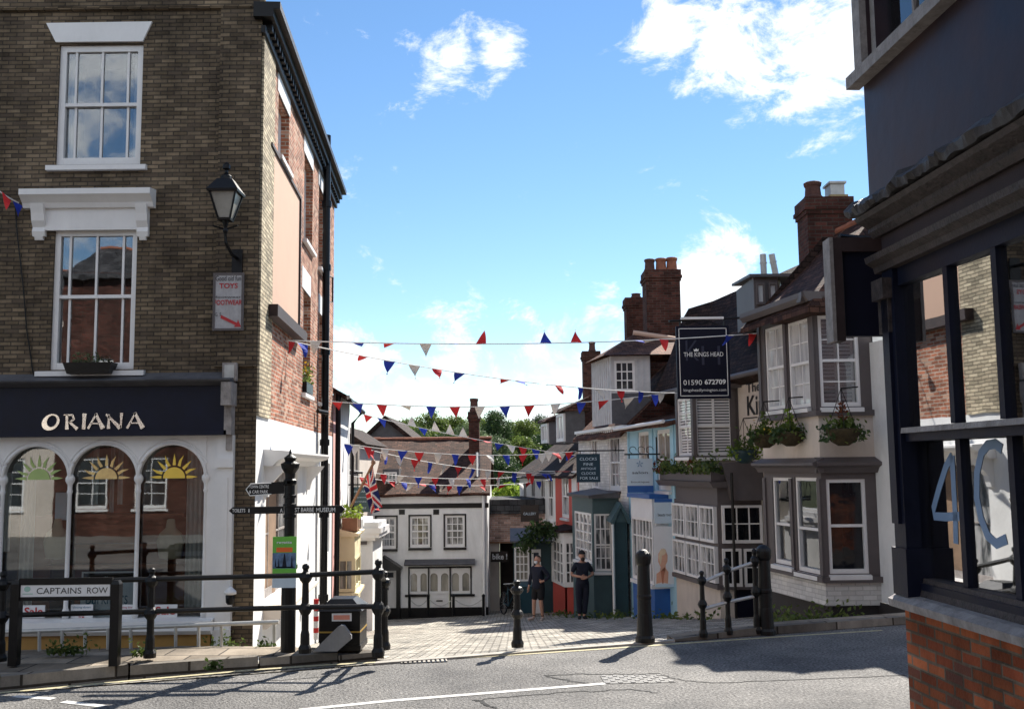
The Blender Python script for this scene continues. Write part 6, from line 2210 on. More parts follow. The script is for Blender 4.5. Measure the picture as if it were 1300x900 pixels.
for (u0, v0, u1, v1, Y) in ((697, 535, 714, 562, 37.0), (718, 522, 731, 560, 33.6)):
    FDx = Fr((0, Y), (0, -1))
    a, b, c, d = FDx.rect(u0, v0, u1, v1)
    host = wc_ if u0 < 705 else rc
    mb = MB(); mb.fbox(FDx, a, b + .3, c - .05, d, -1.2, 0); dmm = mb.build('dormer', M['lead'], host)
    Fd = Fr(tuple(FDx.p(a, 0).xy), KN)
    sm_ = -1.1
    window(Fd, (sm_, -.05, c, d - .06), host, vs=[.5], fw=.09, dep=-.03, pane='pane_white', sill=False, name='dormer_window')
    mb = MB(); mb.hexa([Fd.p(-1.5, d, .15), FDx.p(a - .15, d, .15), FDx.p(b + .5, d, .15), FDx.p(b + .4, d, -1.4), Fd.p(-1.4, d + .08, .1), FDx.p(a - .08, d + .08, .08), FDx.p(b + .5, d + .5, .08), FDx.p(b + .4, d + .5, -1.4)]); mb.build('dormer_roof', M['tile'], dmm)
chimney(wc_, at(750, 460, 38.5).x, 38.5, .62, .7, 1.5, at(750, 447, 38.5).z, 'darkbrick', [(.06, .13, .42, 'claydark')])
# dark rear shop at the very end, and its hanging sign
FX = Fr((0, 33.4), (0, -1))
a, b, c, d = FX.rect(652, 688, 702, 790)
er = thing('dark_fronted_shop', 'small dark green shopfront with white panes behind the masked person', 'shop', ((a + b) / 2, 33.4, -2.6))
mb = MB(); mb.fbox(FX, a, b, -3.6, d, -1.0, 0); mb.build('front', M['deepgreen'], er)
window(FX, FX.rect(653, 694, 672, 738), er, vs=[.33, .67], hs=[.25, .5, .75], fw=.06, bar=.035, dep=-.06, pane='pane_tan', sill=.03, name='shop_window')
r_ = FX.rect(675, 697, 687, 778)
mb = MB(); mb.fbox(FX, *r_, 0, .05); dr = mb.build('door', M['white'], er)
mb = MB(); mb.fbox(FX, r_[0] + .07, r_[1] - .07, r_[2] + .9, r_[3] - .1, .05, .06); mb.build('door_pane', M['pane'], dr)
mb = MB(); mb.fbox(FX, r_[0] + .05, r_[0] + .09, r_[2] + .75, r_[2] + .95, .06, .09); mb.build('handle', M['iron'], dr)
mb = MB(); mb.hexa([FX.p(a - .1, d, .25), FX.p(b, d, .25), FX.p(b, d, -1), FX.p(a - .1, d, -1), FX.p(a - .1, d + .06, .25), FX.p(b, d + .06, .25), FX.p(b, d + .4, -1), FX.p(a - .1, d + .4, -1)]); mb.build('roof', M['lead'], er)
FX2 = Fr((0, 33.0), (0, -1))
card('shop_sign', FX2, FX2.rect(661, 641, 684, 662), 0, 'room', 'small blackish hanging sign high on the white and black cottage', 'sign', [('GALLERY', .15, .85, .4, .56, 'poster_lilac')], th=.05)
bt = thing('bay_tree', 'leafy shrub bracket over the doorway behind the masked person', 'shrub', tuple(at(681, 690, 32.6)))
q = at(681, 684, 32.6)
mb = MB(); mb.tube([q + Vector((-.45, .3, -.2)), q + Vector((-.1, .1, -.15)), q + Vector((.3, .1, .1))], .04, 6, .02); mb.build('trunk', M['bark'], bt)
mb = MB()
for i in range(900):
    t_ = random.random()
    mb.leaf(q + Vector((-.45 + 1.0 * t_ + random.gauss(0, .14), random.gauss(0, .2), -.3 + .62 * math.sin(t_ * 2.4) + random.gauss(0, .13))), .07)
mb.build('crown', M['leaf_dark'], bt, uv=False)

# ================================================================== white cottage facing us at the bottom of the street
YW = 33.6
FW2 = Fr((0, YW), (0, -1))
wh = thing('white_cottage', 'white rendered cottage with black trim facing up the street', 'house', (-2.8, YW, -2.7))
aL = FW2.sz(440, 700)[0]; aR = FW2.sz(619, 700)[0]
zwt = FW2.sz(540, 624)[1]
ups = [FW2.rect(478, 656, 503, 696), FW2.rect(520.5, 655, 546, 694.5), FW2.rect(565, 654, 590, 694)]
shopw = FW2.rect(519, 721, 598, 772)
door = FW2.rect(483, 726, 501, 774)
mb = MB()
mb.wall(FW2, aL, aR, -4, zwt, ups + [shopw, door], .16)
mb.wall(Fr((aR, YW), (1, 0)), 0, 7, -4, zwt + .1)
mb.build('front_wall', M['white_wall'], wh)
zbd1, zbd0 = FW2.sz(540, 639)[1], FW2.sz(540, 645)[1]
mb = MB(); mb.fbox(FW2, aL, aR + .05, zbd0, zbd1, 0, .03); mb.build('black_band', M['black'], wh)
mb = MB(); mb.fbox(FW2, aL, aR + .02, -4, FW2.sz(540, 771)[1], 0, .02); mb.build('black_plinth', M['black'], wh)
for u in (508.5, 552):
    mb = MB(); mb.fbox(FW2, *FW2.rect(u - 2, 646.5, u + 5.5, 653), 0, .015); mb.build('black_vent', M['black'], wh)
for r_ in ups:
    w_ = window(FW2, r_, wh, vs=[.33, .67], hs=[.25, .75], sash=.5, fw=.07, bar=.028, dep=.05, pane='pane_curtain', sill=.05, sillmat='black')
    mb = MB(); e_ = .05
    mb.fbox(FW2, r_[0] - e_, r_[0], r_[2], r_[3] + e_, -.01, .02).fbox(FW2, r_[1], r_[1] + e_, r_[2], r_[3] + e_, -.01, .02).fbox(FW2, r_[0], r_[1], r_[3], r_[3] + e_, -.01, .02)
    mb.build('black_surround', M['black'], w_)
# door with pediment hood
mb = MB(); mb.fbox(FW2, *door, -.14, -.08)
for (f0, f1, g0, g1) in ((.12, .45, .08, .4), (.55, .88, .08, .4), (.12, .45, .48, .78), (.55, .88, .48, .78)):
    w_, h_ = door[1] - door[0], door[3] - door[2]
    mb.fbox(FW2, door[0] + w_ * f0, door[0] + w_ * f1, door[2] + h_ * g0, door[2] + h_ * g1, -.08, -.065)
do = mb.build('door', M['white'], wh)
w_, h_ = door[1] - door[0], door[3] - door[2]
mb = MB(); mb.fbox(FW2, door[0] + w_ * .1, door[0] + w_ * .9, door[2] + h_ * .85, door[3] - .02, -.08, -.07); mb.build('fanlight', M['black_pane'], do)
mb = MB(); mb.fbox(FW2, door[0] + w_ * .44, door[0] + w_ * .56, door[2] + h_ * .52, door[2] + h_ * .66, -.065, -.03); mb.build('knocker', M['black'], do)
hx0, hx1, hz0, hz1 = FW2.rect(474, 705, 511, 722)
hm = (hx0 + hx1) / 2 - .1
mb = MB()
mb.fpoly(FW2, [(hx0, hz0), (hx1, hz0), (hx1, hz0 + .08), (hm, hz1 + .02), (hx0, hz0 + .08)], -.02, .55)
for s in (door[0] - .16, door[1] + .06):
    mb.fbox(FW2, s, s + .13, -3.2, hz0, 0, .1)
mb.build('door_hood', M['black'], wh)
# shop window: three arched bays with black divisions, and hood board
ps = [FW2.sz(u, 745)[0] for u in (519, 544, 571.5, 598)]
zsw0, zsw1 = FW2.sz(560, 752)[1], shopw[3]
mb = MB()
for k, (a, b) in enumerate(zip(ps, ps[1:])):
    zb_ = zsw0 if k != 1 else zsw0
    n_ = 2
    wv = (b - a) / n_
    for i in range(n_):
        x0_, x1_ = a + wv * i, a + wv * (i + 1)
        c_ = (x0_ + x1_) / 2; r_ = wv / 2 - .055
        zs1_ = zsw1 - .16 - r_
        mb.fbox(FW2, x0_, c_ - r_, zsw0, zsw1, -.1, -.04).fbox(FW2, c_ + r_, x1_, zsw0, zsw1, -.1, -.04)
        arc = [(c_ + r_ * math.cos(PI - PI * j / 10), zs1_ + r_ * math.sin(PI * j / 10)) for j in range(11)]
        for p0, p1 in zip(arc, arc[1:]):
            mb.fpoly(FW2, [p0, p1, (p1[0], zsw1), (p0[0], zsw1)], -.1, -.04)
    mb.fbox(FW2, a, b, zsw0 - .04, zsw0 + .04, -.1, -.03)
swf = mb.build('shop_window', M['white'], wh)
mb = MB(); mb.fbox(FW2, ps[0], ps[3], zsw0, zsw1, -.13, -.12); mb.build('pane', M['pane_tan'], swf)
mb = MB()
for x in ps:
    mb.fbox(FW2, x - .022, x + .022, shopw[2] if x in ps[1:3] else zsw0 - .1, zsw1 + .05, -.1, .02)
mb.fbox(FW2, ps[0], ps[3], zsw1, zsw1 + .06, -.1, .02)
mb.fbox(FW2, ps[0] - .12, ps[1] - .03, zsw0 - .12, zsw0 - .05, -.1, .06).fbox(FW2, ps[2] + .03, ps[3] + .12, zsw0 - .12, zsw0 - .05, -.1, .06)
mb.build('black_division', M['black'], swf)
for xa, xb in ((ps[0], ps[1] - .03), (ps[2] + .03, ps[3])):
    mb = MB(); mb.fbox(FW2, xa, xb, shopw[2], zsw0 - .12, -.12, .0); mb.build('stall_riser', M['white'], swf)
mb = MB(); mb.fbox(FW2, ps[1] + .04, ps[2] - .04, shopw[2] - .1, zsw0 - .04, -.1, -.05); mb.fbox(FW2, ps[1] + .15, ps[2] - .15, shopw[2] + .05, zsw0 - .15, -.05, -.035); dd = mb.build('shop_door', M['white'], wh)
mb = MB(); mb.fbox(FW2, (ps[1] + ps[2]) / 2 - .1, (ps[1] + ps[2]) / 2 + .1, zsw0 - .28, zsw0 - .24, -.035, -.02); mb.build('letter_plate', M['black'], dd)
a, b, c, d = FW2.rect(514, 711, 603, 716)
mb = MB(); mb.profile(FW2, a, b, [(0, c - .02), (.22, c - .02), (.28, c + .02), (.26, c + .06), (0, d + .04)]); mb.build('shop_hood', M['lead'], wh)
zr_ = at(540, 557, 37.2).z
roof(FW2, aL - .2, aR + .1, zwt + .02, zr_, 3.5, wh, 'tile', over=.18, jit=.05)
ra, rb = FW2.rect(488, 597, 506, 624, -1.0)[0:2]
z0_, z1_ = at(497, 618, 34.6).z, at(497, 598, 34.6).z
FRd = Fr((0, 34.2), (0, -1))
rr = FRd.rect(488, 599, 504, 618)
mb = MB(); mb.fbox(FRd, rr[0] - .06, rr[1] + .06, rr[2] - .15, rr[3] + .1, -1.2, -.01); mb.build('dormer', M['lead'], wh)
window(FRd, rr, wh, vs=[.33, .67], hs=[.5], fw=.05, dep=-.05, pane='pane', sill=.02, name='dormer_window')
cw = at(602, 540, 36.2)
chimney(wh, cw.x, 36.2, .36, .5, .6, at(602, 523, 36.2).z, 'darkbrick', [(0, .15, .5, 'claydark')])
ft = at(607, 600, 34.6)
mb = MB(); mb.tube([(ft.x, 34.6, at(607, 628, 34.6).z), (ft.x, 34.6, at(607, 574, 34.6).z)], .08, 10); mb.build('steel_flue', M['silver'], wh)
mb = MB(); pt = at(612.5, 700, 33.5); mb.tube([(aR - .12, YW - .06, -3), (aR - .12, YW - .06, zwt)], .05, 8); mb.build('downpipe', M['white'], wh)

# small brick building with the bike sign
FBK2 = Fr((0, 36.6), (0, -1))
bk = thing('pink_brick_outbuilding', 'low pinkish brick outbuilding with a shop sign right of the white cottage', 'shop', (0, 36.6, -3))
a, b, c, d = FBK2.rect(612, 652, 668, 687)
mb = MB(); mb.fbox(FBK2, a, b + 1.5, c, d, -4, 0); mb.build('brick_wall', M['pinkbrick'], bk)
mb = MB()
a2, b2 = FBK2.sz(612, 700)[0], FBK2.sz(634, 700)[0]
mb.fbox(FBK2, a2, b2, -4, c, -.3, -.02); mb.build('cream_front', M['cream'], bk)
mb = MB(); mb.fbox(FBK2, a, b + 1, c - .06, c, -.3, .08); mb.build('lintel_beam', M['wood'], bk)
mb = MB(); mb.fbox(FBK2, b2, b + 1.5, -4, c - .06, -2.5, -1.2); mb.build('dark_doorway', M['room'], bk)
mb = MB(); mb.fbox(FBK2, a - .1, b + 1.5, d, d + .5, -4, .12); mb.build('roof', M['slate'], bk)
FS2 = Fr((0, 36.2), (0, -1))
card('shop_sign', FS2, FS2.rect(623, 700, 645, 713), 0, 'room', 'black sign with the white word bike beside the white cottage', 'sign', [('bike !', .1, .95, .25, .8, 'ink_white', .02)], th=.08)
# ================================================================== street furniture
def post_prof(h, r=.035):
    return [(r * 1.7, 0), (r * 1.8, .05), (r * 1.3, .09), (r * 1.25, .2), (r, .24), (r, .42 * h), (r * 1.5, .45 * h), (r * 1.9, .49 * h), (r * 1.5, .53 * h), (r, .56 * h), (r * .9, .78 * h),
            (r * 1.5, .81 * h), (r * 1.9, .85 * h), (r * 1.5, .89 * h), (r * .8, .91 * h), (r * .7, .93 * h), (r * 1.05, .955 * h), (r * .9, .985 * h), (r * .3, h)]


# left guard rail
gr = thing('guard_railing', 'black cast iron railing with knobbed posts in front of the corner shop', 'railing', tuple(at(240, 830, 11.4)))
RAILP = [(-92, 727, 842), (0, 722, 838), (190, 718, 832), (387, 713, 826), (480, 707, 830)]
tops = []
for (u, v0, v1) in RAILP:
    q = at(u, v1, 11.38 if u < 400 else 11.33); tq = at(u, v0, q.y)
    h = tq.z - q.z
    mb = MB(); mb.lathe((q.x, q.y, q.z - .02), post_prof(h, .04), 10)
    mb.build('post', M['iron'], gr, smooth=False)
    tops.append((q, h))
q2 = at(488, 822, 12.1)
h2 = at(488, 722, 12.1).z - q2.z
mb = MB(); mb.lathe((q2.x, q2.y, q2.z - .02), post_prof(h2, .04), 10); mb.build('post', M['iron'], gr)
for f in (.85, .49):
    mb = MB()
    for (a, ha), (b, hb) in zip(tops, tops[1:]):
        mb.tube([a + Vector((0, 0, ha * f)), b + Vector((0, 0, hb * f))], .028, 8)
    a, ha = tops[-1]
    mb.tube([a + Vector((0, 0, ha * f)), q2 + Vector((0, 0, h2 * f))], .028, 8)
    mb.build('rail', M['iron'], gr)

# right handrail
hr = thing('hand_railing', 'black three post handrail rising beside the pub steps', 'railing', tuple(at(925, 803, 13.1)))
tops = []
for (u, v0, v1, Y) in ((893, 722, 806, 12.95), (925, 706, 803, 13.1), (961, 694, 802, 13.25)):
    q = at(u, v1, Y); tq = at(u, v0, Y); h = tq.z - q.z
    mb = MB(); mb.lathe((q.x, q.y, q.z - .02), post_prof(h, .032), 10); mb.build('post', M['iron'], hr)
    tops.append((q, h))
for f in (.82, .42):
    mb = MB()
    mb.tube([tops[0][0] + Vector((0, 0, tops[0][1] * (f - .03))), tops[1][0] + Vector((0, 0, tops[1][1] * (f - .02)))], .022, 8)
    mb.tube([tops[1][0] + Vector((0, 0, tops[1][1] * (f - .02))), tops[2][0] + Vector((0, 0, tops[2][1] * f))], .022, 8)
    mb.build('rail', M['greymetal'], hr)


def bollard(u, v0, v1, Y, label, fat=True):
    q = at(u, v1, Y); h = at(u, v0, Y).z - q.z
    t_ = thing('bollard', label, 'bollard', tuple(q), 'black bollards along the kerb')
    mb = MB()
    if fat:
        mb.lathe(tuple(q), [(.12, -.02), (.12, .03), (.1, .06), (.09, .3), (.086, .32), (.084, h * .45), (.09, h * .46), (.09, h * .49), (.083, h * .5), (.074, h * .82)], 18)
        mb.build('shaft', M['iron'], t_, smooth=False)
        mb = MB(); mb.lathe(tuple(q), [(.074, h * .82), (.092, h * .85), (.1, h * .9), (.1, h * .93), (.085, h * .96), (.05, h * .99), (.02, h)], 18); mb.build('cap', M['iron'], t_)
    else:
        mb.lathe(tuple(q), post_prof(h, .042)[:12], 12)
        mb.build('shaft', M['iron'], t_)
        mb = MB(); mb.lathe(tuple(q), post_prof(h, .042)[11:], 12); mb.build('finial', M['iron'], t_)
    return t_


bollard(657, 736, 821, 12.35, 'slim knobbed black post standing alone in the middle of the street mouth', False)
bollard(819, 697, 812, 12.75, 'fat cannon shaped bollard standing clear on the pale kerb')
bollard(973, 691, 803, 13.3, 'fat cannon shaped bollard against the end of the handrail')

# street name plate on two timber posts
sn = thing('street_name_sign', 'white CAPTAINS ROW nameplate between two black posts', 'street sign', tuple(at(83, 838, 11.05)))
FSN = Fr((0, 11.05), (0, -1))
for u in (20, 147):
    a, b, c, d = FSN.rect(u - 5.5, 736, u + 5.5, 838)
    mb = MB(); mb.fbox(FSN, a, b, c - .05, d - .04, -.05, .05)
    m_ = (a + b) / 2
    mb.hexa([FSN.p(a, d - .04, .05), FSN.p(b, d - .04, .05), FSN.p(b, d - .04, -.05), FSN.p(a, d - .04, -.05), FSN.p(a + .02, d, .03), FSN.p(b - .02, d, .03), FSN.p(b - .02, d, -.03), FSN.p(a + .02, d, -.03)])
    mb.build('post', M['black'], sn)
a, b, c, d = FSN.rect(28, 741.5, 141, 756.5)
mb = MB(); mb.fbox(FSN, a, b, c, d, .0, .03); pl_ = mb.build('nameplate', M['poster_white'], sn)
mb = MB(); mb.fbox(FSN, a - .02, b + .02, c - .04, c, -.01, .035).fbox(FSN, a - .02, b + .02, d, d + .07, -.01, .035); mb.build('plate_rail', M['black'], sn)
w_ = b - a
mb = MB(); put_text(mb, FSN, 'CAPTAINS', a + w_ * .18, a + w_ * .68, c + .03, d - .03, .033, .0); put_text(mb, FSN, 'ROW', a + w_ * .745, a + w_ * .975, c + .03, d - .03, .033, .0); mb.build('lettering', M['ink'], pl_)
mb = MB(); mb.fpoly(FSN, [(a + .07 + .035 * math.cos(t * .7), (c + d) / 2 + .02 + .03 * math.sin(t * .7)) for t in range(9)], .031, .034); mb.fbox(FSN, a + .02, a + .13, c + .028, c + .036, .031, .034); mb.build('emblem', plain('pale_green_emblem', (.35, .55, .48), .5, .1), pl_)

# low galvanised barrier behind the rail
wb_ = thing('low_barrier', 'low pale metal barrier with thin uprights in front of the shop plinth', 'railing', tuple(at(200, 833, 12.6)))
mb = MB(); mb.tube([at(-40, 803, 12.6), at(35, 801, 12.6), at(200, 795, 12.6), at(354, 789, 12.5)], .026, 8); mb.build('top_rail', M['greymetal'], wb_)
mb = MB(); mb.tube([at(-40, 837, 12.6), at(35, 835, 12.6), at(200, 829, 12.6), at(354, 823, 12.5)], .018, 6); mb.build('bottom_rail', M['greymetal'], wb_)
for u in (-8, 21, 50, 79, 108, 137, 166, 223, 252, 281, 348):
    f = (u - 35) / 319
    mb = MB(); mb.tube([at(u, 835 - 12 * f, 12.58), at(u, 801 - 12 * f, 12.58)], .02, 6); mb.build('upright', M['greymetal'], wb_)

# fingerpost
YF = 11.95
q = at(365.5, 825, YF); zt = at(365.5, 570, YF).z
H_ = zt - q.z
fp = thing('fingerpost', 'black cast fingerpost pointing to town centre, toilets and museum', 'signpost', tuple(q))
mb = MB()
mb.lathe(tuple(q), [(.085, -.03), (.085, .9), (.1, .92), (.1, .96), (.07, 1.0), (.06, 1.04), (.058, H_ - .42), (.075, H_ - .4), (.075, H_ - .36), (.055, H_ - .34), (.06, H_ - .28), (.1, H_ - .22), (.11, H_ - .17), (.06, H_ - .14), (.075, H_ - .1), (.02, H_ - .06), (.005, H_)], 14)
for v in (612, 630, 641, 655):
    z = at(365, v, YF).z - q.z
    mb.lathe(tuple(q), [(.06, z - .02), (.075, z - .015), (.075, z + .015), (.06, z + .02)], 14)
mb.build('post', M['iron'], fp)
FFP = Fr((0, YF), (0, -1))


def arm(pts, texts, o=.02, label=None):
    P_ = [FFP.sz(*p_) for p_ in pts]
    mb = MB(); mb.fpoly(FFP, P_, -o, o)
    ao = mb.build('finger_arm', M['iron'], fp)
    mb = MB()
    for s_, u0, v0, u1, v1 in texts:
        r_ = FFP.rect(u0, v0, u1, v1)
        put_text(mb, FFP, s_, *r_, o + .004, .01)
    mb.build('lettering', M['ink_white'], ao)
    return ao


a1_ = arm([(361, 611), (319, 614), (313, 621), (318, 629), (361, 626)], [('TOWN CENTRE', 317, 615.5, 342, 619.5), ('& CAR PARK', 317, 622, 341, 626)])
mb = MB(); P_ = [FFP.sz(*p_) for p_ in ((345, 613), (319, 614), (313, 621), (318, 629), (345, 627))]
for p0, p1 in zip(P_, P_[1:]):
    mb.tube([FFP.p(p0[0], p0[1], .022), FFP.p(p1[0], p1[1], .022)], .006, 5)
mb.build('white_edge', M['ink_white'], a1_)
arm([(360, 642.5), (296, 643.5), (291, 648), (296, 652.5), (360, 651.5)], [('TOILETS', 295.5, 645.5, 312, 650), ('i', 316, 645.5, 317.5, 650), ('A', 356, 645, 359.5, 650)])
arm([(371, 642), (434, 641.5), (438, 646), (434, 651), (371, 651.5)], [('ST BARBE', 375, 644, 399, 649.5), ('MUSEUM', 402, 644, 426, 649.5)])
# the strapped poster
FPs = Fr((0, YF - .1), (0, -1))
card('strapped_poster', FPs, FPs.rect(346, 681, 376, 730), 0, 'poster_green', 'green event poster strapped round the fingerpost', 'poster',
     [('regatta', .18, .82, .8, .88, 'poster_white', .02)], th=.012, extra=[(.16, .84, .6, .72, 'poster_orange'), (.0, 1, .18, .58, 'poster_photo'), (.15, .9, .19, .225, 'ink_red')])
po_ = bpy.data.objects['strapped_poster']
r_ = FPs.rect(346, 681, 376, 730)
mb = MB(); 
for (f0, f1, g0, g1) in ((.42, .6, .22, .56), (.78, .86, .22, .5), (.1, .16, .22, .42), (.24, .3, .22, .44)):
    w_, h_ = r_[1] - r_[0], r_[3] - r_[2]
    mb.fpoly(FPs, [(r_[0] + w_ * f0, r_[2] + h_ * g0), (r_[0] + w_ * f1, r_[2] + h_ * g0), (r_[0] + w_ * (f1 * .6 + f0 * .4), r_[2] + h_ * g1), (r_[0] + w_ * (f0 * .6 + f1 * .4), r_[2] + h_ * g1)], .003, .006)
mb.build('printed_boats', M['cloth_navy'], po_.children[0])
mb = MB(); mb.fbox(FPs, r_[0], r_[1], r_[2] - .14, r_[2] - .01, -.012, 0); mb.build('clear_sleeve', M['poster_lilac'], po_)

# litter bin
YB_ = 12.25
FBn = Fr((0, YB_ - .27), (0, -1))
a, b, c, d = FBn.rect(405.5, 773, 457, 826)
lb = thing('litter_bin', 'black litter bin with sloped lid and gold band beside the fingerpost', 'litter bin', ((a + b) / 2, YB_, c))
mb = MB(); mb.fbox(FBn, a, b, c, d - .02, -.54, 0); mb.fbox(FBn, a - .01, b + .01, c, c + .06, -.55, .01); mb.build('body', M['black'], lb)
mb = MB(); e = .03
mb.hexa([FBn.p(a - e, d - .02, e), FBn.p(b + e, d - .02, e), FBn.p(b + e, d - .02, -.54 - e), FBn.p(a - e, d - .02, -.54 - e), FBn.p(a + .1, d + .1, -.12), FBn.p(b - .1, d + .1, -.12), FBn.p(b - .1, d + .1, -.42), FBn.p(a + .1, d + .1, -.42)]); mb.build('lid', M['black'], lb)
r_ = FBn.rect(421.5, 778, 446.5, 788)
mb = MB(); mb.fbox(FBn, *r_, 0, .012); ap_ = mb.build('label_plate', M['poster_white'], lb)
mb = MB(); mb.fbox(FBn, r_[0] + .02, r_[1] - .02, r_[2] + .018, r_[3] - .02, .012, .016); mb.build('label_print', plain('salmon_print', (.75, .3, .22), .5, .1), ap_)
r_ = FBn.rect(405.5, 801, 457, 803)
mb = MB(); mb.fbox(FBn, a - .004, b + .004, r_[2], r_[3], -.545, .006); mb.build('gold_band', plain('gold_band', (.42, .26, .05), .45, .1), lb)
# leaning slab in front of it
FSl = Fr((0, 11.8), (0, -1))
pts = [FSl.sz(*p_) for p_ in ((397, 826.5), (428, 796), (433, 793), (437, 794), (446, 806), (446, 811), (428, 826.5))]
mb = MB(); mb.fpoly(FSl, pts, -.06, .0); sl_ = mb.build('grey_slab', plain('pale_grey_slab', (.30, .30, .31), .8, .2, 4, .2, grime=.3))
tag(sl_, 'pale grey rounded slab propped on edge against the litter bin', 'slab')

# striped pole behind the bin
q = at(401, 806, 13.0); q1 = at(401, 763, 13.0)
sp2 = thing('striped_pole', 'thin red and white striped pole between the fingerpost and bin', 'pole', tuple(q))
mb = MB(); mb.tube([q - Vector((0, 0, .05)), q1], .03, 8); po2 = mb.build('shaft', M['white'], sp2)
hh = q1.z - q.z
for f in (.08, .42, .72, .93):
    mb = MB(); mb.tube([q + Vector((0, 0, hh * f)), q + Vector((0, 0, hh * (f + .14)))], .033, 8); mb.build('red_band', M['red_plastic'], po2)

# gully grating and utility cover in the road
def flat_quad(uvs, z0, z1):
    return [(p.x, p.y) for p in (gz(u, v, 0) for u, v in uvs)]


gl_ = thing('gully_grating', 'slotted iron gully grating in the gutter of the street mouth', 'drain', tuple(gz(538, 839)))
P4 = flat_quad([(509, 842.5), (568, 840), (566, 835.5), (510, 837.5)], 0, 0)
mb = MB(); mb.prism(P4, -.01, .006); mb.build('grating_bed', M['black'], gl_)
mb = MB()
A, B, C_, D_ = [Vector((x, y, 0)) for x, y in P4]
n_ = 10
for i in range(n_ + 1):
    f0 = max(0, i / n_ - .028); f1 = min(1, i / n_ + .028)
    p_ = [A.lerp(B, f0), A.lerp(B, f1), D_.lerp(C_, f1), D_.lerp(C_, f0)]
    mb.prism([(v_.x, v_.y) for v_ in p_], .006, .014)
mb.build('bars', M['stone'], gl_)
P4 = flat_quad([(768, 868), (858, 866), (838, 856.5), (762, 857.5)], 0, 0)
uc = thing('utility_cover', 'chequered iron utility cover set in the road right of the white line', 'manhole cover', tuple(gz(805, 863)))
mb = MB(); mb.prism(P4, -.01, .005); mb.build('frame', plain('rubbed_iron', (.15, .145, .135), .6, .4, 10, .6), uc)
mb = MB()
A, B, C_, D_ = [Vector((x, y, 0)) for x, y in P4]
for i in range(11):
    for j in range(5):
        if (i + j) % 2:
            continue
        f0, f1, g0, g1 = (i + .2) / 11, (i + .85) / 11, (j + .2) / 5, (j + .85) / 5
        p_ = [A.lerp(B, f0).lerp(D_.lerp(C_, f0), g0), A.lerp(B, f1).lerp(D_.lerp(C_, f1), g0), A.lerp(B, f1).lerp(D_.lerp(C_, f1), g1), A.lerp(B, f0).lerp(D_.lerp(C_, f0), g1)]
        mb.prism([(v_.x, v_.y) for v_ in p_], .005, .011)
mb.build('studs', plain('bright_worn_iron', (.26, .25, .235), .5, .3, 12), uc)

# chain posts by the white cottage
cp = thing('chain_fence', 'four short black posts with sagging chains before the white cottage', 'chain fence', tuple(at(566, 773, 33.1)))
pp = []
for u in (519.8, 543.7, 575.7, 613.7):
    q = at(u, 774, 33.1); t_ = at(u, 757, 33.1)
    mb = MB(); mb.tube([q - Vector((0, 0, .2)), t_], .045, 8); mb.lathe(tuple(t_), [(.05, 0), (.06, .03), (.02, .08)], 8); mb.build('post', M['black'], cp)
    pp.append(t_ - Vector((0, 0, .06)))
for a, b in zip(pp, pp[1:]):
    mb = MB(); mb.tube([a.lerp(b, i / 10) - Vector((0, 0, .22 * math.sin(PI * i / 10))) for i in range(11)], .015, 5); mb.build('chain', M['greymetal'], cp)

# weeds in the pavement cracks
mb = MB()
WE = [(86, 830, 11.6, .12), (98, 829, 11.7, .16), (70, 829, 11.6, .1), (180, 832, 11.4, .1), (280, 824, 12.9, .16), (290, 824, 12.9, .14), (270, 849, 11.0, .07), (338, 823, 12.4, .1)]
for (u, v, Y, r_) in WE:
    q = at(u, v, Y)
    for i in range(70):
        mb.leaf(q + Vector((random.gauss(0, r_ * .6), random.gauss(0, r_ * .4), abs(random.gauss(0, r_ * .55)))), .03)
for i in range(420):      # along the foot of the right hand shops
    t_ = random.random()
    Y = 20.3 + 12 * t_
    x = FK.p(FK.sat((3, Y)), 0).x
    base = (8.135 - .19 * Y) - random.choice([.4, .75, .9]) + random.gauss(0, .12) if Y > 24 else X0 - .19 * (Y - 16.5) - .35 + random.gauss(0, .12)
    mb.leaf((base, Y, H(base, Y) + abs(random.gauss(0, .09))), .06)
for i in range(300):      # patch below the near bay
    x = random.uniform(3.9, 5.2); Y = 15.6 + random.random() * 1.3
    mb.leaf((x, Y, H(x, Y) + abs(random.gauss(0, .12))), .05)
st_ = mb.build('weeds', M['grass'], uv=False)
st_['kind'] = 'stuff'

# ================================================================== bunting
CL = {'r': 'red_cloth', 'b': 'blue_cloth', 'w': 'white_cloth'}


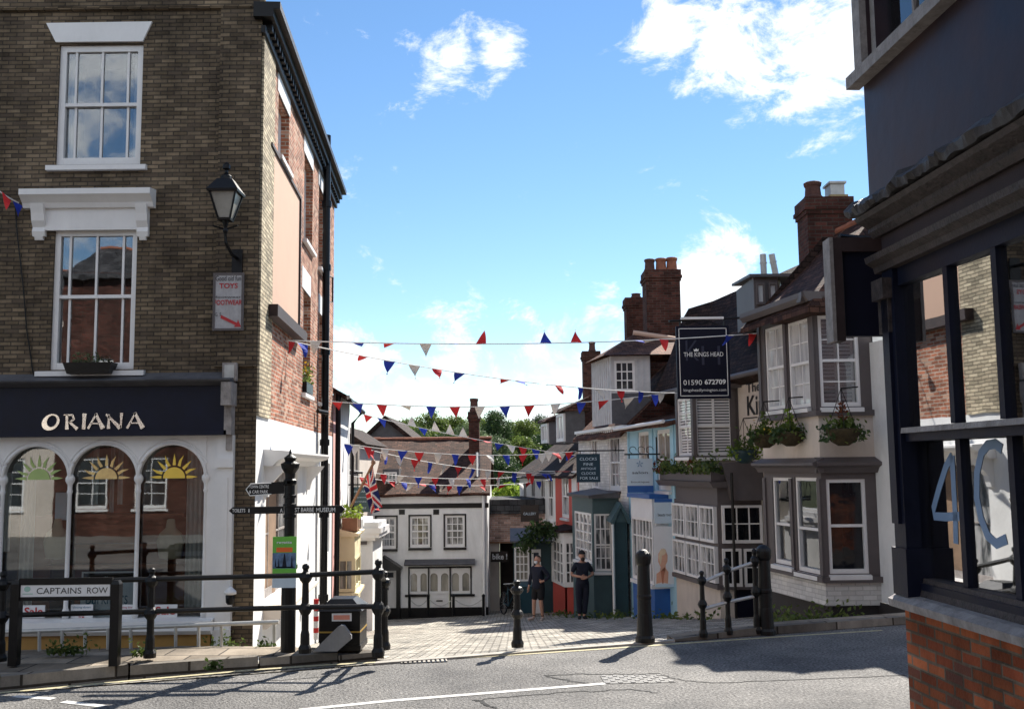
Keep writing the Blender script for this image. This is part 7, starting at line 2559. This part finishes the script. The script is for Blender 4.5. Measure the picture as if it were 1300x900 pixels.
def bunting(A, B, sag, flags, label, size=.2, ln=.25):
    a = at(*A); b = at(*B)
    t_ = thing('bunting', label, 'bunting', tuple(a), 'bunting strings across the street')

    def pt(f):
        return a.lerp(b, f) - Vector((0, 0, sag * 4 * f * (1 - f)))
    mb = MB(); mb.tube([pt(i / 24) for i in range(25)], .009, 4); mb.build('cord', M['cord'], t_)
    dr_ = (b - a).normalized()
    side = Vector((-dr_.y, dr_.x, 0)).normalized()
    for (u, c_, sty) in flags:
        lo, hi = 0., 1.
        # find where along the cord this flag hangs
        best, bf = 1e9, 0
        for i in range(201):
            f = i / 200
            q = pt(f) - EYE
            q = CAMROT.transposed() @ q
            uu = 650 + FPX * q.x / -q.z
            if abs(uu - u) < best:
                best, bf = abs(uu - u), f
        c0 = pt(bf)
        ang = {'d': random.gauss(0, .25), 'u': PI + random.gauss(0, .2), 'e': random.choice([-1, 1]) * random.uniform(1.15, 1.45), 't': random.choice([-1, 1]) * random.uniform(.6, .9)}[sty]
        dn = (Vector((0, 0, -1)) * math.cos(ang) + side * math.sin(ang))
        skew = random.gauss(0, .22) if sty != 'd' else random.gauss(0, .1)
        mb = MB()
        rows = 6
        vs = []
        cur = random.uniform(-.5, .5)
        for r_ in range(rows + 1):
            g = r_ / rows
            w_ = size * .57 * (1 - g)
            ctr = c0 + dn * (ln * g) + dr_ * (skew * ln * g) + side * (.05 * cur * math.sin(g * 3))
            wob = side * (.03 * math.sin(g * 4 + cur * 5))
            vs += [ctr - dr_ * w_ + wob, ctr + dr_ * w_ - wob * .7]
        fs = [(2 * i, 2 * i + 1, 2 * i + 3, 2 * i + 2) for i in range(rows)]
        mb.add(vs, fs)
        mb.build('flag', M[CL[c_]], t_, uv=False)
    return t_


bunting((362, 432, 16.1), (966, 423, 18.75), .12, [(400, 'w', 'd'), (455, 'b', 'e'), (495, 'r', 'e'), (540, 'w', 'd'), (577, 'b', 'e'), (612, 'r', 'u'), (692, 'b', 'u'), (731, 'r', 'u'), (808, 'b', 'e'), (825, 'w', 'e'), (842, 'r', 'd'), (928, 'b', 't'), (955, 'r', 'd')],
        'topmost bunting string running level from the brick shop to the pub bay', .17, .23)
bunting((364, 432, 16.2), (860, 499, 22.6), .18, [(368, 'r', 'd'), (386, 'b', 'd'), (460, 'r', 'e'), (495, 'b', 'd'), (526, 'w', 'd'), (555, 'r', 't'), (584, 'b', 't'), (642, 'r', 'e'), (659, 'b', 'e'), (688, 'w', 'e'), (708, 'r', 't'), (736, 'b', 'd'), (761, 'w', 'd'), (788, 'r', 'd'), (813, 'b', 'd'), (840, 'w', 'd')],
        'second bunting string sloping from the brick shop down to the far pub bay', .19, .24)
bunting((414, 509, 21.5), (862, 497, 22.9), .22, [(428, 'r', 't'), (455, 'b', 't'), (485, 'r', 'd'), (515, 'w', 'e'), (548, 'b', 'd'), (578, 'r', 'd'), (609, 'w', 'd'), (641, 'b', 'd'), (672, 'r', 'd'), (705, 'w', 'd'), (737, 'b', 'd'), (767, 'r', 't'), (798, 'w', 'd'), (832, 'b', 'd')],
        'third bunting string dipping just above the hilltop trees', .2, .26)
bunting((462, 526, 30.0), (738, 579, 31.0), .1, [(467, 'r', 't'), (484, 'b', 't'), (522, 'w', 'u'), (537, 'b', 't'), (554, 'w', 'u'), (571, 'w', 'u'), (588, 'w', 'u'), (602, 'r', 'e'), (618, 'r', 'e'), (634, 'b', 't'), (648, 'w', 't'), (664, 'r', 'd'), (680, 'b', 'd'), (696, 'w', 'd'), (712, 'w', 'd'), (724, 'b', 't')],
        'bunting string with flags blown upwards across the dark chimney', .24, .3)
bunting((436, 563, 25.5), (740, 572, 29.0), .2, [(443, 'b', 'd'), (452, 'w', 'd'), (466, 'r', 'd'), (488, 'w', 'd'), (511, 'b', 'd'), (533, 'r', 'd'), (556, 'w', 'd'), (578, 'b', 'd'), (600, 'r', 'd'), (621, 'w', 'd'), (643, 'b', 'd'), (664, 'r', 'd'), (688, 'w', 'd'), (705, 'r', 't'), (723, 'r', 'd')],
        'bunting string hanging level over the upper part of the brown roof', .22, .29)
bunting((436, 563, 25.6), (706, 601, 33.6), .2, [(471, 'r', 'd'), (489, 'b', 'd'), (507, 'w', 'd'), (527, 'r', 'd'), (546, 'b', 'd'), (565, 'w', 'd'), (583, 'r', 'd'), (601, 'b', 'd'), (620, 'w', 'd'), (637, 'r', 'd'), (654, 'b', 'd'), (672, 'r', 'd'), (690, 'b', 't')],
        'bunting string slanting down across the middle of the brown roof', .24, .31)
bunting((441, 596, 27.2), (705, 600, 33.8), .22, [(487, 'r', 'd'), (509, 'w', 'd'), (531, 'b', 'd'), (552, 'r', 'd'), (573, 'w', 'd'), (594, 'b', 'd'), (613, 'r', 'd'), (632, 'w', 'd'), (653, 'b', 'd'), (676, 'r', 'd'), (695, 'b', 't')],
        'lower bunting string crossing the lit dormer window of the white cottage', .22, .29)
bunting((442, 603, 27.4), (703, 608, 34.0), .25, [(459, 'r', 'd'), (498, 'r', 't'), (513, 'b', 't'), (524, 'w', 't'), (536, 'r', 'e'), (548, 'b', 't'), (560, 'w', 't'), (572, 'r', 'd'), (584, 'b', 'd'), (597, 'w', 't'), (612, 'r', 't'), (640, 'r', 't'), (660, 'w', 't'), (672, 'r', 'd'), (684, 'b', 'd')],
        'lowest bunting string along the eaves of the white cottage', .22, .27)
# the loose end against the corner shop at the left edge
bunting((-40, 205, 13.0), (24, 258, 13.4), .06, [(8, 'r', 'd'), (22, 'b', 'd')], 'loose bunting end with a red and a blue flag beside the upper windows', .14, .2)

# union flag on a leaning pole
p0, p1 = at(443, 648, 26.0), at(474, 588, 25.6)
uf = thing('union_flag', 'union flag drooping from a leaning pole on the left row', 'flag', tuple(p0))
mb = MB(); mb.tube([p0, p1], .035, 8); mb.lathe(tuple(p1), [(.03, -.03), (.06, .0), (.05, .06), (.01, .1)], 8); mb.build('pole', M['wood'], uf)
Wf, Hf = 1.15, .62


def fmap(x, y):      # x along the fly 0..1 (falls), y along the hoist 0..1 (down the pole)
    h = p1.lerp(p0, .02 + .42 * y * (1 - .55 * x))
    fold = .09 * math.sin(y * 9 + x * 2.2) * (.25 + x)
    return h + Vector((.12 * x * x + fold * .6 + .06 * x, fold * .8 - .05 * x, -Wf * x * (.92 - .1 * y) + .05 * math.sin(x * 5) * y))


def ucol(x, y):
    X, Y = (x - .5) * 2, (y - .5)
    if abs(X) < .10 or abs(Y) < .10:
        return 'r'
    if abs(X) < .165 or abs(Y) < .165:
        return 'w'
    d1, d2 = abs(Y - X * .5), abs(Y + X * .5)
    d_ = min(d1, d2)
    if d_ < .045:
        return 'r'
    if d_ < .115:
        return 'w'
    return 'b'


FC_ = MB()
mi = []
nx_, ny_ = 56, 30
for i in range(nx_ + 1):
    for j in range(ny_ + 1):
        FC_.v.append(Vector(fmap(i / nx_, j / ny_)))
for i in range(nx_):
    for j in range(ny_):
        a_ = i * (ny_ + 1) + j
        FC_.f.append((a_, a_ + ny_ + 1, a_ + ny_ + 2, a_ + 1))
        mi.append('bwr'.index(ucol((i + .5) / nx_, (j + .5) / ny_)))
fo = FC_.build('flag_cloth', plain('navy_flag_cloth', (.012, .02, .11), .8, .1, 9), uf, uv=False)
fo.data.materials.append(M['white_cloth']); fo.data.materials.append(M['red_cloth'])
fo.data.polygons.foreach_set('material_index', mi)

# slate-coloured hanging sign beneath it
FHL = Fr((0, 26.8), (0, -1))
hs2 = card('shop_sign', FHL, FHL.rect(446, 618, 470, 650), 0, 'lead', 'dark slate hanging sign below the union flag', 'sign',
           [('FINE ART', .15, .85, .78, .86, 'poster_lilac'), ('framing', .1, .9, .55, .62, 'poster_lilac'), ('prints', .2, .8, .38, .45, 'poster_lilac'), ('GALLERY', .2, .8, .12, .2, 'poster_lilac')], th=.06)
hs2.children[0].data.materials[0] = M['green_shop']
r_ = FHL.rect(446, 618, 470, 650)
mb = MB(); mb.tube([(r_[0] - .5, 26.8, r_[3] + .06), (r_[1], 26.8, r_[3] + .06)], .02, 5); mb.build('bracket', M['iron'], hs2)

# ================================================================== two people
def skin(verts, edges, rad, sub=2):
    me = bpy.data.meshes.new('body')
    me.from_pydata([tuple(v) for v in verts], edges, [])
    ob = bpy.data.objects.new('body', me)
    COL.objects.link(ob)
    sm_ = ob.modifiers.new('skin', 'SKIN')
    sm_.use_smooth_shade = True
    for i, d_ in enumerate(me.skin_vertices[0].data):
        r_ = rad[i]
        d_.radius = (r_, r_) if not isinstance(r_, tuple) else r_
        d_.use_root = (i == 0)
    ss = ob.modifiers.new('sub', 'SUBSURF'); ss.levels = sub; ss.render_levels = sub
    dg_ = bpy.context.evaluated_depsgraph_get()
    m2 = bpy.data.meshes.new_from_object(ob.evaluated_get(dg_))
    V_ = [v.co.copy() for v in m2.vertices]
    F_ = [tuple(p.vertices) for p in m2.polygons]
    bpy.data.objects.remove(ob); bpy.data.meshes.remove(me); bpy.data.meshes.remove(m2)
    return V_, F_


def chain(parts, sub=2):
    """parts: list of chains [(point, radius), ...]; chains whose first point equals an earlier point share it"""
    verts, rad, edges, idx = [], [], [], {}
    for ch in parts:
        prev = None
        for p_, r_ in ch:
            key = tuple(round(x, 4) for x in p_)
            if key not in idx:
                idx[key] = len(verts); verts.append(Vector(p_)); rad.append(r_)
            i = idx[key]
            if prev is not None and prev != i:
                edges.append((prev, i))
            prev = i
    return skin(verts, edges, rad, sub)


def ellip(c, rx, ry, rz, f=None, n=14, m=10):
    vs, fs = [], []
    for i in range(m + 1):
        th = PI * i / m
        for k in range(n):
            ph = 2 * PI * k / n
            d_ = Vector((math.sin(th) * math.cos(ph), math.sin(th) * math.sin(ph), math.cos(th)))
            q = Vector((d_.x * rx, d_.y * ry, d_.z * rz))
            if f:
                q = f(d_, q)
            vs.append(Vector(c) + q)
    for i in range(m):
        for k in range(n):
            k2 = (k + 1) % n
            fs.append((i * n + k, (i + 1) * n + k, (i + 1) * n + k2, i * n + k2))
    return vs, fs


def hand(wrist, dirv, thumb, k=1.0):
    """chains for palm and five fingers starting at the wrist"""
    dirv = Vector(dirv).normalized(); thumb = Vector(thumb).normalized()
    nrm = dirv.cross(thumb)
    w_ = Vector(wrist)
    palm = w_ + dirv * .075 * k
    out_ = [[(w_, .027), (palm, .03)]]
    for i, (off, ln) in enumerate(((-.028, .062), (-.010, .078), (.009, .082), (.027, .072))):
        b0 = palm + dirv * .02 + thumb * off
        out_.append([(palm, .03), (b0, .0095), (b0 + dirv * ln * .55 * k + nrm * .008, .0088), (b0 + dirv * ln * .9 * k + nrm * .03, .007)])
    t0 = w_ + dirv * .035 + thumb * .03
    out_.append([(w_, .027), (t0, .013), (t0 + (dirv * .5 + thumb * .6).normalized() * .04, .0105), (t0 + (dirv * .9 + thumb * .35).normalized() * .07, .0085)])
    return out_


def head(mb, c, yaw):
    def f(d_, q):
        q = q.copy()
        if d_.z < -.2:
            t_ = (-.2 - d_.z) / .8
            q.x *= 1 - .35 * t_; q.y = q.y * (1 - .25 * t_) - .012 * t_
        if d_.y < -.8 and -.35 < d_.z < .15 and abs(d_.x) < .3:
            q.y -= .022 * (1 - abs(d_.x) / .3)
        return q
    vs, fs = ellip((0, 0, 0), .076, .097, .118, f, 20, 16)
    for s in (-1, 1):
        v2, f2 = ellip((s * .078, .012, -.005), .012, .022, .034, None, 8, 6)
        b_ = len(vs); vs += v2; fs += [tuple(i + b_ for i in ff) for ff in f2]
    Rz = Matrix.Rotation(yaw, 3, 'Z')
    mb.add([Vector(c) + Rz @ v for v in vs], fs)


def person(loc, yaw, label, J, top, bottom, cap=False, mask=None, shoes='shoe', bare_calf=False, sleeve=1.0):
    t_ = thing('person', label, 'person', loc, None)
    Rz = Matrix.Rotation(yaw, 3, 'Z')
    W = lambda p_: Vector(loc) + Rz @ Vector(p_)

    def geo(parts, sub=2):
        v, f = chain(parts, sub)
        mb = MB(); mb.add([W(q) for q in v], f)
        return mb
    sh = J['shoulder']; pel = (0, .0, .95)
    waist, chest, neck = (0, .0, 1.1), (0, .0, 1.3), (0, .0, 1.46)
    arms = []
    for s in (-1, 1):
        A_ = J['arm'][s]
        el, wr = Vector(A_[0]), Vector(A_[1])
        arms.append([(chest, .125), (Vector((s * .15, 0, 1.385)), .07), (Vector((s * .185, 0, 1.36)), .055), (el, .04), (wr, .027)])
        arms += hand(wr, A_[2], A_[3])
    legs = []
    for s in (-1, 1):
        Lg = J['leg'][s]
        legs.append([(pel, .125), (Vector((s * .09, 0, .88)), .09), (Vector(Lg[0]), .056), (Vector(Lg[0]).lerp(Vector(Lg[1]), .3), .055), (Vector(Lg[1]), .036), (Vector(Lg[1]) + Vector(Lg[2]) * .06 + Vector((0, 0, -.055)), .034), (Vector(Lg[1]) + Vector(Lg[2]) * .16 + Vector((0, 0, -.065)), .026)])
    body = [[(pel, .125), (waist, .115), (chest, .125), (neck, .055), ((0, -.01, 1.56), .05)]] + arms + legs
    mb = geo(body)
    hc = W((J['head'][0], J['head'][1], 1.615))
    head(mb, hc, yaw + J['head'][2])
    bo = mb.build('body', M['skin'], t_, uv=False, smooth=True)
    # top
    parts = [[((0, .0, .80 if bare_calf else .86), .185), ((0, 0, .95), .175), (waist, .165), (chest, .165), ((0, 0, 1.42), .09)]]
    for s in (-1, 1):
        A_ = J['arm'][s]
        el, wr = Vector(A_[0]), Vector(A_[1])
        ch = [(chest, .155), (Vector((s * .155, 0, 1.385)), .083), (Vector((s * .19, 0, 1.35)), .07)]
        if sleeve >= 1:
            ch += [(el, .057), (el.lerp(wr, .9), .045)]
        else:
            ch += [(Vector((s * .19, 0, 1.35)).lerp(el, .75), .066)]
        parts.append(ch)
    geo(parts).build('jacket' if sleeve >= 1 else 'short_sleeved_top', M[top], t_, uv=False, smooth=True)
    parts = [[((0, 0, 1.08), .15), ((0, 0, .93), .165)]]
    for s in (-1, 1):
        Lg = J['leg'][s]
        kn, an = Vector(Lg[0]), Vector(Lg[1])
        ch = [((0, 0, .93), .165), (Vector((s * .09, 0, .84)), .118), (kn, .088)]
        if bare_calf:
            ch[-1] = (Vector((s * .09, 0, .86)).lerp(kn, .95), .092)
        else:
            ch.append((kn.lerp(an, .92), .07))
        parts.append(ch)
    geo(parts).build('shorts' if bare_calf else 'trousers', M[bottom], t_, uv=False, smooth=True)
    for s in (-1, 1):
        Lg = J['leg'][s]
        an, fd = Vector(Lg[1]), Vector(Lg[2])
        geo([[(an + Vector((0, 0, -.01)) - fd * .01, .045), (an + Vector((0, 0, -.045)) + fd * .05, .05), (an + Vector((0, 0, -.055)) + fd * .13, .043), (an + Vector((0, 0, -.06)) + fd * .19, .032)]]).build('shoe', M[shoes], t_, uv=False, smooth=True)
    if bare_calf:
        for s in (-1, 1):
            an = Vector(J['leg'][s][1])
            kn = Vector(J['leg'][s][0])
            geo([[(an.lerp(kn, .02), .044), (an.lerp(kn, .2), .046)]]).build('sock', M['cloth_black'], t_, uv=False, smooth=True)
    Rh = Matrix.Rotation(yaw + J['head'][2], 3, 'Z')
    v, f = ellip((0, 0, 0), .084, .104, .122, None, 18, 14)
    mb = MB()
    keep = [ff for ff in f if all((v[i].z > .035 + .06 * max(0, -v[i].y / .1) or v[i].y > .015) and v[i].z > -.06 for i in ff)]
    mb.add([hc + Rh @ (q + Vector((0, .006, .008))) for q in v], keep)
    mb.build('hair', M['hair'], t_, uv=False, smooth=True)
    mb = MB()
    for s in (-1, 1):
        v, f = ellip((s * .031, -.088, .008), .011, .007, .008, None, 8, 6)
        mb.add([hc + Rh @ q for q in v], f)
    mb.build('eyes', M['hair'], bo, uv=False, smooth=True)
    mb = MB(); v, f = ellip((0, -.094, -.062), .022, .007, .006, None, 8, 6); mb.add([hc + Rh @ q for q in v], f)
    mb.build('mouth', plain('lip', (.4, .15, .13), .5, .1), bo, uv=False, smooth=True)
    if cap:
        v, f = ellip((0, 0, 0), .088, .108, .1, None, 18, 12)
        mb = MB(); keep = [ff for ff in f if all(v[i].z > -.002 for i in ff)]
        mb.add([hc + Rh @ (q + Vector((0, .004, .045))) for q in v], keep)
        mb.build('cap', M['cloth_black'], t_, uv=False, smooth=True)
        v, f = ellip((0, -.075, -.085), .06, .04, .055, None, 12, 8)
        mb = MB(); mb.add([hc + Rh @ q for q in v], f); mb.build('beard', M['hair'], t_, uv=False, smooth=True)
    if mask:
        def fm(d_, q):
            return q
        v, f = ellip((0, -.03, -.055), .07, .085, .06, None, 18, 12)
        mb = MB(); keep = [ff for ff in f if all(v[i].y < -.045 for i in ff)]
        mb.add([hc + Rh @ q for q in v], keep)
        mb.build('face_mask', M[mask], t_, uv=False, smooth=True)
    return t_


def ground_at(u, v, Y):
    q = at(u, v, Y)
    return (q.x, q.y, H(q.x, q.y) + .006)


J1 = {'shoulder': 1.4, 'head': (0, -.02, -.25),
      'arm': {-1: ((-.26, .0, 1.12), (-.25, -.10, .9), (0.05, -.2, -1), (0, -1, -.2)), 1: ((.33, .08, 1.17), (.2, -.06, 1.05), (-.9, -.4, -.1), (0, -.3, 1))},
      'leg': {-1: ((-.12, -.04, .5), (-.15, -.02, .085), (-.5, -.85, 0)), 1: ((.1, -.03, .5), (.09, .06, .085), (.35, -.93, 0))}}
person(ground_at(684, 780, 28.4), R(-38), 'person in navy coat, dark shorts and pale face mask standing by dark shopfront', J1, 'cloth_navy', 'cloth_black', mask='facemask', bare_calf=True)
J2 = {'shoulder': 1.4, 'head': (0, -.01, .15),
      'arm': {-1: ((-.29, .02, 1.13), (-.08, -.2, 1.09), (1, -.15, 0), (0, -.2, 1)), 1: ((.29, .02, 1.13), (.08, -.22, 1.06), (-1, -.1, .0), (0, -.2, 1))},
      'leg': {-1: ((-.1, -.03, .5), (-.09, -.02, .085), (-.25, -.96, 0)), 1: ((.07, -.04, .5), (.02, -.05, .085), (.2, -.97, 0))}}
person(ground_at(740, 780, 27.15), R(8), 'person in dark short sleeved top and trousers, hands folded, against green shopfront', J2, 'cloth_navy', 'cloth_navy', cap=True, shoes='cloth_black', sleeve=.5)

# wheeled bin, bicycle near the dark shop
FWb = Fr((0, 31.4), (0, -1))
a, b, c, d = FWb.rect(660, 740, 676, 778)
wbn = thing('wheeled_bin', 'dark teal wheeled bin behind the masked person', 'bin', ((a + b) / 2, 31.6, c))
mb = MB(); mb.hexa([(a + .05, 31.45, c), (b - .05, 31.45, c), (b - .05, 31.85, c), (a + .05, 31.85, c), (a, 31.4, d - .1), (b, 31.4, d - .1), (b, 31.95, d - .1), (a, 31.95, d - .1)]); mb.build('body', M['teal'], wbn)
mb = MB(); mb.hexa([(a - .03, 31.36, d - .1), (b + .03, 31.36, d - .1), (b + .03, 32.0, d - .1), (a - .03, 32.0, d - .1), (a, 31.4, d - .04), (b, 31.4, d - .04), (b, 31.95, d), (a, 31.95, d)]); mb.build('lid', M['teal'], wbn)
for x in (a + .08, b - .08):
    mb = MB(); mb.tube([(x - .03, 31.9, c + .09), (x + .03, 31.9, c + .09)], .1, 12); mb.build('wheel', M['black'], wbn)

YBk = 31.9
qb = at(646, 779, YBk)
bz = H(qb.x, YBk) + .01
bc = thing('bicycle', 'dark bicycle leaning by the doorway under the bike sign', 'bicycle', (qb.x, YBk, bz))
dirb = Vector((.35, -.94, 0))


def BW(x, z, y=0.0):
    sd = Vector((.94, .35, 0))
    return Vector((qb.x, YBk, bz)) + dirb * x + sd * (y + .06 * z) + Vector((0, 0, z))


for nm, x in (('wheel', -.5), ('wheel', .52)):
    mb = MB(); mb.tube([BW(x + .33 * math.cos(2 * PI * i / 28), .34 + .33 * math.sin(2 * PI * i / 28)) for i in range(29)], .022, 6); wo = mb.build(nm, M['black'], bc)
    mb = MB()
    for i in range(14):
        a = 2 * PI * i / 14
        mb.tube([BW(x, .34), BW(x + .32 * math.cos(a), .34 + .32 * math.sin(a))], .003, 3)
    mb.build('spokes', M['greymetal'], wo)
mb = MB()
for p_ in ([(-.5, .34), (-.08, .3)], [(-.08, .3), (-.2, .85)], [(-.18, .78), (.36, .82)], [(-.08, .3), (.38, .74)], [(-.5, .34), (-.18, .78)], [(.52, .34), (.36, .86)]):
    mb.tube([BW(*q_) for q_ in p_], .018, 6)
mb.build('frame', M['teal'], bc)
mb = MB(); mb.tube([BW(.36, .86), BW(.34, 1.0)], .014, 5); mb.tube([BW(.22, 1.0, -.3), BW(.36, 1.02, -.12), BW(.36, 1.02, .12), BW(.22, 1.0, .3)], .014, 6); mb.build('handlebar', M['greymetal'], bc)
mb = MB(); mb.hexa([BW(-.36, .88, -.08), BW(-.05, .89, -.02), BW(-.05, .89, .02), BW(-.36, .88, .08), BW(-.36, .94, -.08), BW(-.05, .93, -.02), BW(-.05, .93, .02), BW(-.36, .94, .08)]); mb.build('saddle', M['black'], bc)

# ================================================================== trees on the hill and the bright bush
def tree(u, vt, wpx, Y, mat, label, n=5600, squash=1.0, name='broadleaf_tree', group='trees on the hill beyond the roofs'):
    top = at(u, vt, Y)
    hw = wpx / 2 / FPX * Y
    gz_ = H(top.x, Y)
    t_ = thing(name, label, 'tree', (top.x, Y, gz_), group)
    ht = top.z - gz_
    mb = MB()
    mb.tube([(top.x, Y, gz_ - .5), (top.x + .2, Y, gz_ + ht * .45), (top.x - .1, Y, gz_ + ht * .8)], max(.12, hw * .07), 7, hw * .02)
    for k in range(6):
        a = k * 1.9
        z0 = gz_ + ht * (.35 + .07 * k)
        mb.tube([(top.x, Y, z0), (top.x + hw * .35 * math.cos(a), Y + hw * .3 * math.sin(a), z0 + ht * .12), (top.x + hw * .6 * math.cos(a), Y + hw * .5 * math.sin(a), z0 + ht * .2)], hw * .03, 5, hw * .008)
    mb.build('trunk', M['bark'], t_, uv=False)
    ch = min(ht * .8, hw * 2.6 * squash)
    cz = top.z - ch / 2
    rng = random.Random(int(u * 7 + vt))
    clumps = []
    for k in range(60):
        th = rng.uniform(0, 2 * PI); zz = rng.uniform(-1, 1); rr = math.sqrt(max(0, 1 - zz * zz)) * rng.uniform(.45, .9)
        clumps.append((Vector((top.x + hw * rr * math.cos(th), Y + hw * rr * math.sin(th), cz + ch / 2 * zz * .84)), hw * rng.uniform(.2, .42)))
    mb = MB()
    s_ = max(.12, hw * .062)
    for i in range(n):
        c_, r_ = clumps[i % len(clumps)]
        d_ = Vector((random.gauss(0, 1), random.gauss(0, 1), random.gauss(0, 1))).normalized()
        q = c_ + d_ * r_ * random.random() ** .4
        mb.leaf(q, s_ * random.uniform(.5, 1.3))
    mb.build('crown', M[mat], t_, uv=False)
    return t_


TR = [(497, 553, 34, 170, 'leaf_grey', 'pale grey green tree leftmost on the skyline'), (516, 533, 44, 150, 'leaf_mid', 'tallest rounded tree left of the hill crest'),
      (545, 526, 52, 160, 'leaf_mid', 'broad tree crowning the left part of the hill'), (574, 531, 50, 165, 'leaf_mid', 'mid green tree just left of the dark chimney'),
      (536, 545, 60, 130, 'leaf_mid', 'lower broad tree above the brown cottage roof'), (596, 540, 46, 140, 'leaf_grey', 'paler tree directly behind the dark chimney'),
      (570, 552, 60, 125, 'leaf_dark', 'low dark tree above the ridge of the white cottage'),
      (630, 523, 44, 150, 'leaf_dark', 'darkest round tree right of the chimney'), (652, 536, 40, 170, 'leaf_dark', 'dark tree second to the right of the chimney'),
      (668, 533, 44, 165, 'leaf_mid', 'mid green tree near the right end of the skyline'), (686, 526, 36, 170, 'leaf_dark', 'thin topped tree nearest the tiled dormers'),
      (624, 553, 60, 115, 'leaf_grey', 'large light green tree low on the hillside'), (658, 556, 60, 120, 'leaf_mid', 'rounded tree low beside the end cottage roof'),
      (640, 580, 60, 100, 'leaf_dark', 'dark tree at the foot of the hill above the bright bush'), (690, 556, 60, 130, 'leaf_dark', 'dark tree hidden partly by the tiled dormers'),
      (560, 540, 70, 185, 'leaf_dark', 'dark backing tree on the crest left of the chimney'), (610, 534, 60, 185, 'leaf_mid', 'tree on the crest immediately right of the chimney'), (520, 548, 60, 120, 'leaf_dark', 'dark tree above the tan double roof'), (648, 548, 70, 185, 'leaf_dark', 'dark backing tree at the right of the crest')]
for a_ in TR:
    tree(*a_)
# bright bush
q = at(640, 640, 44)
bs = thing('bright_bush', 'sunlit lime green bush above the brick outbuilding', 'bush', (q.x, 44, H(q.x, 44)))
mb = MB()
for k in range(5):
    mb.tube([(q.x + .3 * k - .6, 44, H(q.x, 44) - .2), (q.x + .4 * k - .8, 44, q.z - .2)], .05, 5, .02)
mb.build('stems', M['bark'], bs)
mb = MB()
zt = at(640, 615, 44).z
for i in range(2600):
    x = random.uniform(-.95, 1.05)
    hh = zt + .12 * math.sin(x * 5) - .15 * abs(x)
    mb.leaf((q.x + x, 44 + random.gauss(0, .4), hh - abs(random.gauss(0, .55))), .085)
mb.build('foliage', M['leaf_bright'], bs, uv=False)

# ================================================================== the houses behind the viewer, mirrored in the shop windows
FT2 = Fr((0, -7.5), (0, 1))


def mirrored(name, label, s0, s1, zt, zr, mat, ks):
    te = thing(name, label, 'house', tuple(FT2.p((s0 + s1) / 2, 0)))
    hl = []
    for s in ks:
        hl += [(s, s + 1.1, 4.0, 5.9), (s, s + 1.1, .9, 2.6)]
    mb = MB(); mb.wall(FT2, s0, s1, -.3, zt, hl, .12); mb.build('front_wall', M[mat], te)
    for r_ in hl:
        window(FT2, r_, te, vs=[.5], hs=[.25, .75], sash=.5, fw=.08, dep=.08, pane='pane', sill=True)
    mb = MB(); mb.fbox(FT2, s0, s1, 3.0, 3.25, 0, .1); mb.build('band_course', M['white'], te)
    roof(FT2, s0, s1, zt, zr, 3, te, 'slate', jit=.01)


mirrored('brick_terrace', 'sunlit dark brick terrace across the road mirrored in the shop windows', -14, 15.4, 8.9, 10.4, 'darkbrick', [-12, -8.4, -4.8, -1.2, 2.4, 6, 9.0, 11.6, 13.6])
mirrored('white_terrace_house', 'sunlit white rendered house across the road mirrored in the leftmost shop pane', 15.4, 22, 8.0, 9.6, 'cream', [16.4, 18.8])  # added opposite so the leftmost pane has something pale to mirror
